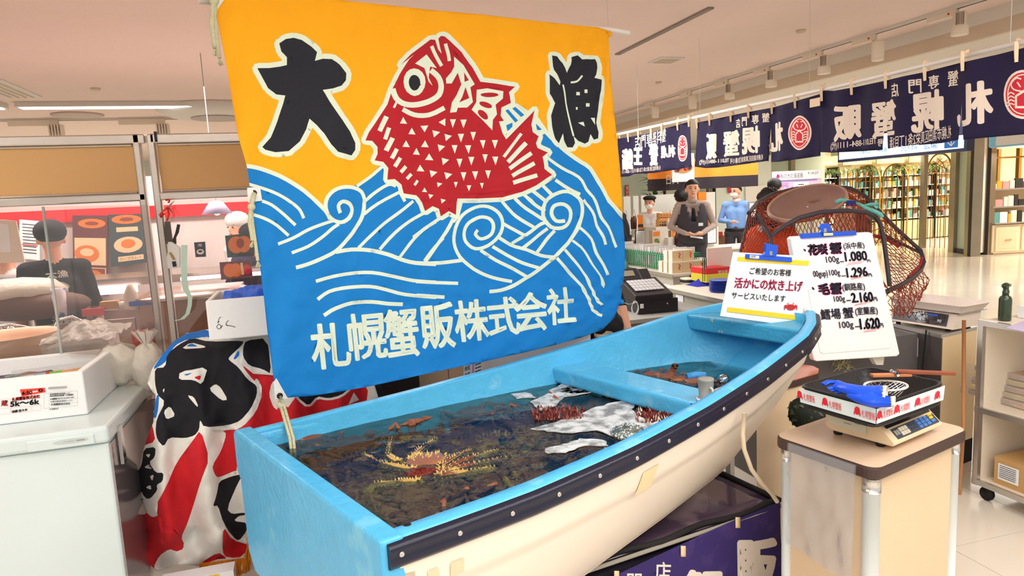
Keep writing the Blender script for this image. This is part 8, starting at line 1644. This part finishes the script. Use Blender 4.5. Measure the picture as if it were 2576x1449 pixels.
pbx('tall_carton', 'tall tan carton right of the waistcoated man', 'box', 1783, 528, 1794, 572, 8.9, .1, M_tb, None, [('p', rect(.2, .35, .6, .6), 0)], [PM[4]]); pbx('white_pedestal', 'white pedestal carrying the tall tan carton', 'pedestal', 1772, 572, 1808, 640, 8.9, .3, M_white); pbx('carton_stack', 'brown cartons stacked behind the men', 'box', 1806, 594, 1832, 790, 9.9, .4, mat('carton_brown', (140, 96, 62), .8)); pbx('red_carton', 'red carton on the brown cartons behind the men', 'box', 1806, 584, 1818, 594, 9.88, .3, mat('gift_red', (206, 40, 44), .4))
for x0, x1, y0, y1, Y, lb in ((1597, 1624, 579, 616, 8.95, 'clipboard with a form hanging left of the woman in white'), (1778, 1803, 573, 612, 8.85, 'clipboard with a form hanging right of the waistcoated man')):
    pbx('clipboard', lb, 'clipboard', x0, y0, x1, y1, Y, .01, M_ink, None, [('p', rect(.08, .06, .92, .95), 0)]+[('p', rect(.15, .15+.1*k, .8, .165+.1*k), 1) for k in range(7)], [M_paper, M_gray])
pbx('easel_sign', 'small grey-framed sign on a stand behind the masked man', 'sign', 1884, 508, 1905, 545, 8.8, .02, M_alu, None, [('p', rect(.1, .1, .9, .9), 0), ('p', rect(.2, .3, .6, .6), 1)], [M_paper, M_gray])
# ================================================================== PEOPLE
def capsule(bm, a, b, ra, rb, n=10):
    a = Vector(a); b = Vector(b); d = b-a; L_ = d.length
    q = Vector((0, 0, 1)).rotation_difference(d.normalized()) if L_ > 1e-6 else None
    for p, r in ((a, ra), (b, rb)): bmesh.ops.create_icosphere(bm, subdivisions=2, radius=r, matrix=Matrix.Translation(p))
    if q: bmesh.ops.create_cone(bm, cap_ends=True, segments=n, radius1=ra, radius2=rb, depth=L_, matrix=Matrix.Translation((a+b)/2) @ q.to_matrix().to_4x4())
SKIN = mat('skin', (226, 170, 140), .5, var=.04); HAIR = mat('black_hair', (20, 17, 18), .5, bump=.6, bscale=90)
def person(label, loc, face, mats, J=None, vox=.011, lean=0, hscale=1.0, female=False, hair='short', head_turn=0, extra=None, fingers=True):
    """mats: top, trousers, sleeve(forearm), shoes ; J overrides joints (x to the person's left-hand image side, y forward)"""
    f = Vector((face[0], face[1], 0)).normalized(); rz = math.atan2(-f.x, f.y)
    t = thing('person', label, 'person', (loc[0], loc[1], 0), rz); t['_base'] = [0.0, 0.0, 0.0]
    j = dict(hipL=(.09, 0, .93), hipR=(-.09, 0, .93), kL=(.10, .03, .50), kR=(-.10, .03, .50), aL=(.10, 0, .09), aR=(-.10, 0, .09), pel=(0, 0, .98), ch=(0, .0, 1.28), nk=(0, 0, 1.46), hd=(0, .015, 1.61), sL=(.165, 0, 1.40), sR=(-.165, 0, 1.40), eL=(.22, -.01, 1.13), eR=(-.22, -.01, 1.13), wL=(.23, .06, .88), wR=(-.23, .06, .88), fL=(.23, .09, .80), fR=(-.23, .09, .80))
    if J: j.update(J)
    if lean:
        for k in ('ch', 'nk', 'hd', 'sL', 'sR', 'eL', 'eR', 'wL', 'wR', 'fL', 'fR'):
            if J and k in J: continue
            x, y, z = j[k]; h = z-.95; j[k] = (x, y*math.cos(lean)+h*math.sin(lean), .95+h*math.cos(lean)-y*math.sin(lean))
    V = {k: Vector(v)*hscale for k, v in j.items()}; s = hscale; w_ = .9 if female else 1.0
    B = []
    for q in ('L', 'R'):
        sg = 1 if q == 'L' else -1; ox = Vector((sg*.056*w_, 0, 0))*s
        B += [(V['pel']+ox, V['ch']+ox*1.15, .094*s*w_, .102*s*w_, 0), (V['ch']+ox, V['s'+q]*.55+V['ch']*.0+V['nk']*.45-Vector((0, 0, .05))*s, .10*s*w_, .062*s, 0), (V['s'+q], V['nk']-Vector((0, 0, .04)), .062*s, .055*s, 0),
              (V['hip'+q], V['k'+q], .09*s, .062*s, 1), (V['pel'], V['hip'+q], .11*s, .1*s, 1), (V['k'+q], V['a'+q], .06*s, .045*s, 1), (V['a'+q]-Vector((0, .02, .03)), V['a'+q]+Vector((0, .15, -.045))*s, .042*s, .035*s, 3),
              (V['s'+q], V['e'+q], .056*s*w_, .043*s*w_, 0), (V['e'+q], V['w'+q], .041*s*w_, .03*s*w_, 2)]
        wr = V['w'+q]; fe = V['f'+q]; d = (fe-wr).normalized(); side = d.cross(Vector((0, 0, 1)) if abs(d.z) < .8 else Vector((0, 1, 0))).normalized()
        B.append((wr, wr+d*.05*s, .024*s, .03*s, 4))
        if fingers:
            for k in range(4): o_ = side*(k-1.5)*.017*s; l_ = (.075, .085, .08, .062)[k]; m_ = wr+d*.09*s+o_; B += [(wr+d*.05*s+o_*.8, m_, .0105*s, .0095*s, 4), (m_, m_+(d+Vector((0, 0, -.5))).normalized()*l_*.5*s, .0095*s, .008*s, 4)]
            B.append((wr+d*.02*s, wr+d*.05*s-side*.04*s*sg+Vector((0, .02, 0))*s, .012*s, .010*s, 4))
    B.append((V['nk']-Vector((0, 0, .03)), V['hd']-Vector((0, .01, .05)), .052*s, .05*s, 4))
    bm = bmesh.new()
    for a, b, ra, rb, m in B: capsule(bm, a, b, ra, rb)
    H = V['hd']; Hm = Matrix.Translation(H) @ Matrix.Rotation(head_turn, 4, 'Z')
    def hs(o, r, sc):
        bmesh.ops.create_icosphere(bm, subdivisions=2, radius=1, matrix=Hm @ Matrix.Translation(Vector(o)*s) @ Matrix.Diagonal((*[r*q*s for q in sc], 1)))
    hs((0, 0, .02), 1, (.078, .095, .098)); hs((0, .03, -.045), 1, (.056, .055, .062)); hs((0, .095, -.012), 1, (.013, .018, .022)); hs((0, .08, -.055), 1, (.026, .012, .008)); hs((.08, 0, -.01), 1, (.012, .02, .032)); hs((-.08, 0, -.01), 1, (.012, .02, .032)); hs((0, .078, -.088), 1, (.022, .014, .014))
    me = bpy.data.meshes.new('b'); bm.to_mesh(me); bm.free(); o = bpy.data.objects.new('b', me); COL.objects.link(o)
    md = o.modifiers.new('r', 'REMESH'); md.mode = 'VOXEL'; md.voxel_size = vox; md2 = o.modifiers.new('s', 'SMOOTH'); md2.iterations = 2; md2.factor = .5
    dg = bpy.context.evaluated_depsgraph_get(); nm = bpy.data.meshes.new_from_object(o.evaluated_get(dg)); bpy.data.objects.remove(o); bpy.data.meshes.remove(me)
    n = len(nm.polygons); cen = np.empty(n*3); nm.polygons.foreach_get('center', cen); cen = cen.reshape(-1, 3); best = np.full(n, 1e9); mi = np.zeros(n, int)
    for a, b, ra, rb, m in B+[(H-Vector((0, 0, .02)), H+Vector((0, 0, .04)), .085*s, .085*s, 4)]:
        a = np.array(a); b = np.array(b); d = b-a; tt = np.clip(((cen-a) @ d)/max(1e-9, d @ d), 0, 1); ds = np.linalg.norm(cen-(a+tt[:, None]*d), axis=1)-(ra+(rb-ra)*tt); u = ds < best; best[u] = ds[u]; mi[u] = m
    for m in (*mats, SKIN): nm.materials.append(m)
    nm.polygons.foreach_set('material_index', mi); nm.polygons.foreach_set('use_smooth', [True]*n)
    co = np.empty(len(nm.vertices)*3); nm.vertices.foreach_get('co', co); co = co.reshape(-1, 3)
    for i, c in enumerate(co):
        if c[2] < 1.42*s and c[2] > .1: co[i] += .006*noise.noise(Vector(c)*14)
    nm.vertices.foreach_set('co', co.ravel()); nm.update()
    body = bpy.data.objects.new('body', nm); COL.objects.link(body); body.parent = t; body['_base'] = [0.0, 0.0, 0.0]
    def part(nm_, m, fn, sub=None): mb = MB(); fn(mb); mb.v = [tuple(Hm @ Vector(v)) for v in mb.v]; return mb.build(nm_, m, t)
    if hair:
        def hf(mb):
            mb.ball((0, -.008*s, .03*s), (.090*s, .106*s, .100*s), 0, 22, 14, lambda d: (1+.05*noise.noise(d*6)) if (d.z > .32-.5*max(0, -d.y)-(.0 if d.y > .2 else .35)) else .80)
            if hair == 'long': mb.ball((0, -.06*s, -.08*s), (.08*s, .05*s, .15*s), 0, 14, 10, lambda d: 1+.1*noise.noise(d*4))
            if hair == 'curly': mb.ball((0, -.02*s, .03*s), (.12*s, .13*s, .12*s), 0, 34, 22, lambda d: 1+.16*noise.noise(d*8))
        part('hair', HAIR, hf)
    if face[2] if len(face) > 2 else True:
        for sg in (-1, 1):
            part('eye', mat('eye_dark', (30, 20, 18), .2), lambda mb: mb.ball((sg*.031*s, .086*s, .012*s), (.012*s, .006*s, .006*s), 0, 8, 5)); part('eyebrow', HAIR, lambda mb: mb.tube([(sg*.016*s, .092*s, .032*s), (sg*.032*s, .091*s, .036*s), (sg*.048*s, .080*s, .031*s)], .003*s, 5))
        part('mouth', mat('lips', (180, 90, 80), .5), lambda mb: mb.tube([(-.02*s, .088*s, -.052*s), (0, .094*s, -.054*s), (.02*s, .088*s, -.052*s)], .0045*s, 5))
    if extra: extra(t, V, s, part)
    return t
M_vest = mat('vest_charcoal', (62, 58, 66), .8, var=.08); M_shirt = mat('shirt_taupe', (176, 158, 150), .8, var=.05); M_trou = mat('trousers_charcoal', (66, 64, 72), .8); M_shoe = mat('shoe_black', (20, 18, 18), .4); M_wsh = mat('shirt_white', (230, 230, 230), .8); M_blk = mat('cloth_black', (24, 24, 30), .85)
M_bsh = mat('shirt_blue', (126, 166, 226), .8, var=.05); M_mask = mat('face_mask', (236, 236, 236), .8)
def maskf(t, V, s, part): part('face_mask', M_mask, lambda mb: mb.ball((0, .048*s, -.050*s), (.062*s, .062*s, .050*s), 0, 14, 10))
def vestx(t, V, s, part):
    mb = MB(); z1 = 1.42*s; ring = []
    def vf(a, b):
        th = a*2*math.pi; z = .93*s+(.50*s)*b; rx = (.182-.02*abs(b-.5))*s*(1-.12*max(0, b-.72)/.28); ry = .128*s*(1-.2*max(0, b-.8)/.2); return Vector((rx*math.sin(th), -ry*math.cos(th)+.004, z))
    n_, m_ = 40, 16; mb.grid(vf, n_, m_); 
    keep = [i for i, f_ in enumerate(mb.f) if not (abs(((i % n_)+.5)/n_-.5) < .11*max(0, ((i//n_)/m_-.45)/.55) or ((i//n_)/m_ > .70 and abs(abs(((i % n_)+.5)/n_-.5)-.25) < .085))]
    mb.f = [mb.f[i] for i in keep]; mb.m = [0]*len(keep); mb.sm = [True]*len(keep); o = mb.build('waistcoat', M_vest, t, solid=.012)
    mb = MB(); mb.slab([(-.02, .105, 1.43), (.02, .105, 1.43), (.028, .122, 1.22), (0, .124, 1.14), (-.028, .122, 1.22)], (0, .006, 0)); mb.ball((0, .125, 1.395), (.022, .014, .02), 0, 8, 6); mb.build('necktie', M_blk, t)
    mb = MB(); mb.slab([(-.12, .118, 1.24), (-.06, .134, 1.24), (-.06, .134, 1.20), (-.12, .118, 1.20)], (0, .004, 0)); mb.build('name_badge', M_paper, t)
    mb = MB(); mb.slab([(-.1, .27, 1.06), (.06, .30, 1.09), (.06, .31, 1.07), (-.1, .28, 1.04)], (0, 0, .004)); mb.build('paper_slip', M_paper, t)
    mb = MB(); mb.slab([(-.03, .122, 1.25), (.03, .122, 1.25), (.03, .122, 1.243), (-.03, .122, 1.243)], (0, .004, 0)); mb.build('tie_pin', M_steel, t)
    part('collar', M_shirt, lambda mb: mb.lathe([(.060*s, -.17*s), (.064*s, -.13*s), (.058*s, -.115*s)], (0, -.012, 0), 16))
def P_(px, Y): a = ay(px, 600, Y); return (a.x, a.y)
p = P_(1743, 7.85); person('young man in charcoal waistcoat and tie holding a paper slip', p, (-.45, -.9), (M_shirt, M_trou, M_shirt, M_shoe), dict(eL=(.27, -.03, 1.15), eR=(-.27, -.03, 1.15), wL=(.10, .22, 1.07), wR=(-.09, .23, 1.07), fL=(.02, .29, 1.07), fR=(-.02, .30, 1.07)), .009, hscale=1.04, extra=vestx)
def bluex(t, V, s, part):
    maskf(t, V, s, part)
    for sg in (-1, 1): part('spectacles', M_shoe, lambda mb: mb.tube([(sg*.032*s+.022*s*math.cos(k*.7), .098*s, .01*s+.016*s*math.sin(k*.7)) for k in range(9)], .0022*s, 4, closed=True))
    mb = MB(); mb.lathe([(.175, 0), (.178, .04), (.165, .04)], (0, 0, .98), 24); mb.v = [(v[0], v[1]*.72, v[2]) for v in mb.v]; mb.build('belt', M_shoe, t)
    part('collar', M_wsh, lambda mb: mb.lathe([(.062*s, -.17*s), (.066*s, -.13*s), (.058*s, -.115*s)], (0, -.012, 0), 16)); mb = MB(); mb.tube([V['wL']+Vector((.03*math.cos(k), .0, .03*math.sin(k))) for k in range(7)], .006, 4, closed=True); mb.build('wristwatch', M_shoe, t)
p = P_(1852, 9.5); person('man in light blue shirt, spectacles and white mask looking aside', p, (-.65, -.76), (M_bsh, M_trou, M_bsh, M_shoe), dict(eL=(.25, -.02, 1.15), wL=(.06, .2, 1.13), fL=(-.02, .24, 1.14), eR=(-.26, -.04, 1.14)), .010, head_turn=-.5, extra=bluex)
def womx(t, V, s, part):
    maskf(t, V, s, part); part('beret', M_blk, lambda mb: mb.ball((0, -.01, .085), (.105, .115, .045), 0, 16, 10)); mb = MB(); mb.lathe([(.165, 0), (.168, .018)], (0, .06, 1.0), 20); mb.v = [(v[0], (v[1]-.06)*.75+.03, v[2]) for v in mb.v]; mb.build('belt', M_blk, t, solid=.004)
p = P_(1640, 9.75); person('woman in white blouse, black beret and mask serving at the stall', p, (-.7, -.7), (M_wsh, M_blk, SKIN, M_shoe), dict(eL=(.24, .12, 1.12), eR=(-.24, .12, 1.12), wL=(.12, .33, 1.02), wR=(-.12, .33, 1.02), fL=(.08, .4, 1.0), fR=(-.08, .4, 1.0)), .011, .12, .93, True, extra=womx)
def strapx(t, V, s, part):
    for sg in (-1, 1): mb = MB(); mb.tube([(sg*.13, -.09, 1.44), (sg*.12, -.14, 1.3), (sg*.10, -.14, 1.1)], .010, 6); mb.build('strap', M_wsh, t)
p = P_(1572, 8.6); person('person in black with white back straps left of the woman in white', p, (-.6, .8, False), (M_blk, M_blk, M_blk, M_shoe), None, .012, .25, .97, True, 'long', extra=strapx, fingers=False)
p = P_(1557, 6.9); person('shopper in cream top and teal skirt mostly hidden behind the flag', p, (-.8, .5, False), (mat('cream_top', (232, 222, 208), .85), mat('teal_skirt', (120, 168, 156), .85), mat('cream_top', (232, 222, 208), .85), M_shoe), None, .013, .2, .88, True, 'short', fingers=False)
p = P_(1716, 10.2); person('person in dark cap half hidden behind the waistcoated man', p, (-.4, .8, False), (M_blk, M_blk, M_blk, M_shoe), None, .013, 0, .97, True, 'curly', fingers=False)
p = P_(1492, 3.62); person('clerk in black T-shirt bending beside the cash register, arm showing below the flag', p, (-.1, 1, False), (M_blk, M_blk, SKIN, M_shoe), dict(eL=(.25, .12, 1.02), wL=(.235, -.02, .80), fL=(.22, -.05, .74)), .010, .38, .95, False, 'short')
def curlx(t, V, s, part): part('scrunchie', mat('scrunchie_grey', (176, 180, 206), .8), lambda mb: mb.tube([(.035+.05*math.cos(k*.6), -.085, -.07+.02*math.sin(k*.6)) for k in range(10)], .014, 6, closed=True))
p = P_(1935, 5.6); person('person with curly black hair and scrunchie behind the crab trap', p, (.5, .85, False), (M_blk, M_blk, M_blk, M_shoe), None, .013, 0, .94, True, 'curly', extra=curlx, fingers=False)
p = P_(1948, 7.4); person('taller dark-haired person beyond the crab trap', p, (.3, .9, False), (M_blk, M_blk, M_blk, M_shoe), None, .014, 0, 1.02, False, 'short', fingers=False)
# kitchen staff
def kx(t, V, s, part):
    part('cap', M_blk, lambda mb: (mb.ball((0, -.01, .05), (.098, .112, .085), 0, 18, 10), mb.ball((0, .1, .04), (.06, .06, .008), 0, 12, 5)))
    its = [('p', stroke([(.5+.3*math.cos(a*.35), .45+.22*math.sin(a*.35)) for a in range(17)], .05), 0), ('t', '人', lambda u, v: (.36+.28*u, .58-.25*v), 0, .05), ('t', '大漁', lambda u, v: (.25+.5*u, .14-.12*v), 0, .03), ('t', '海鮮', lambda u, v: (.25+.5*u, .92-.14*v), 0, .03)]
    decal(t, 'back_print', its, lambda u, v, k=0: Vector(((u-.5)*.26*s*-1*-1, -.131*s-.0005*k+.1*(u-.5)**2, (1.40-.42*v)*s)), [M_white])
p = P_(128, 5.3); person('kitchen worker in black cap and printed black T-shirt seen from behind', p, (-.35, .94, False), (M_blk, M_blk, SKIN, M_shoe), dict(eR=(-.24, .02, 1.13), wR=(-.22, .1, .88)), .010, 0, .96, extra=kx)
p = P_(-8, 5.4); person('person in white sleeve cut by the left edge of the photo', p, (.3, .9, False), (M_wsh, M_blk, SKIN, M_shoe), None, .013, .1, .92, fingers=False)
def capx(t, V, s, part): part('cap', M_blk, lambda mb: mb.ball((0, 0, .05), (.1, .12, .08), 0, 16, 8))
def wcx(t, V, s, part): part('white_cap', M_wsh, lambda mb: mb.ball((0, 0, .07), (.1, .11, .08), 0, 16, 8))
M_nvy = mat('navy_jacket', (50, 44, 76), .8)
p = P_(585, 6.1); person('kitchen worker in dark cap and navy jacket seen through the right window', p, (.8, -.4), (M_nvy, M_blk, M_nvy, M_shoe), None, .013, .3, .92, extra=capx, fingers=False); p = P_(612, 6.45); person('kitchen worker in white cap behind the dark-capped one', p, (-.6, -.6), (M_wsh, M_blk, M_wsh, M_shoe), None, .013, .05, .95, extra=wcx, fingers=False)
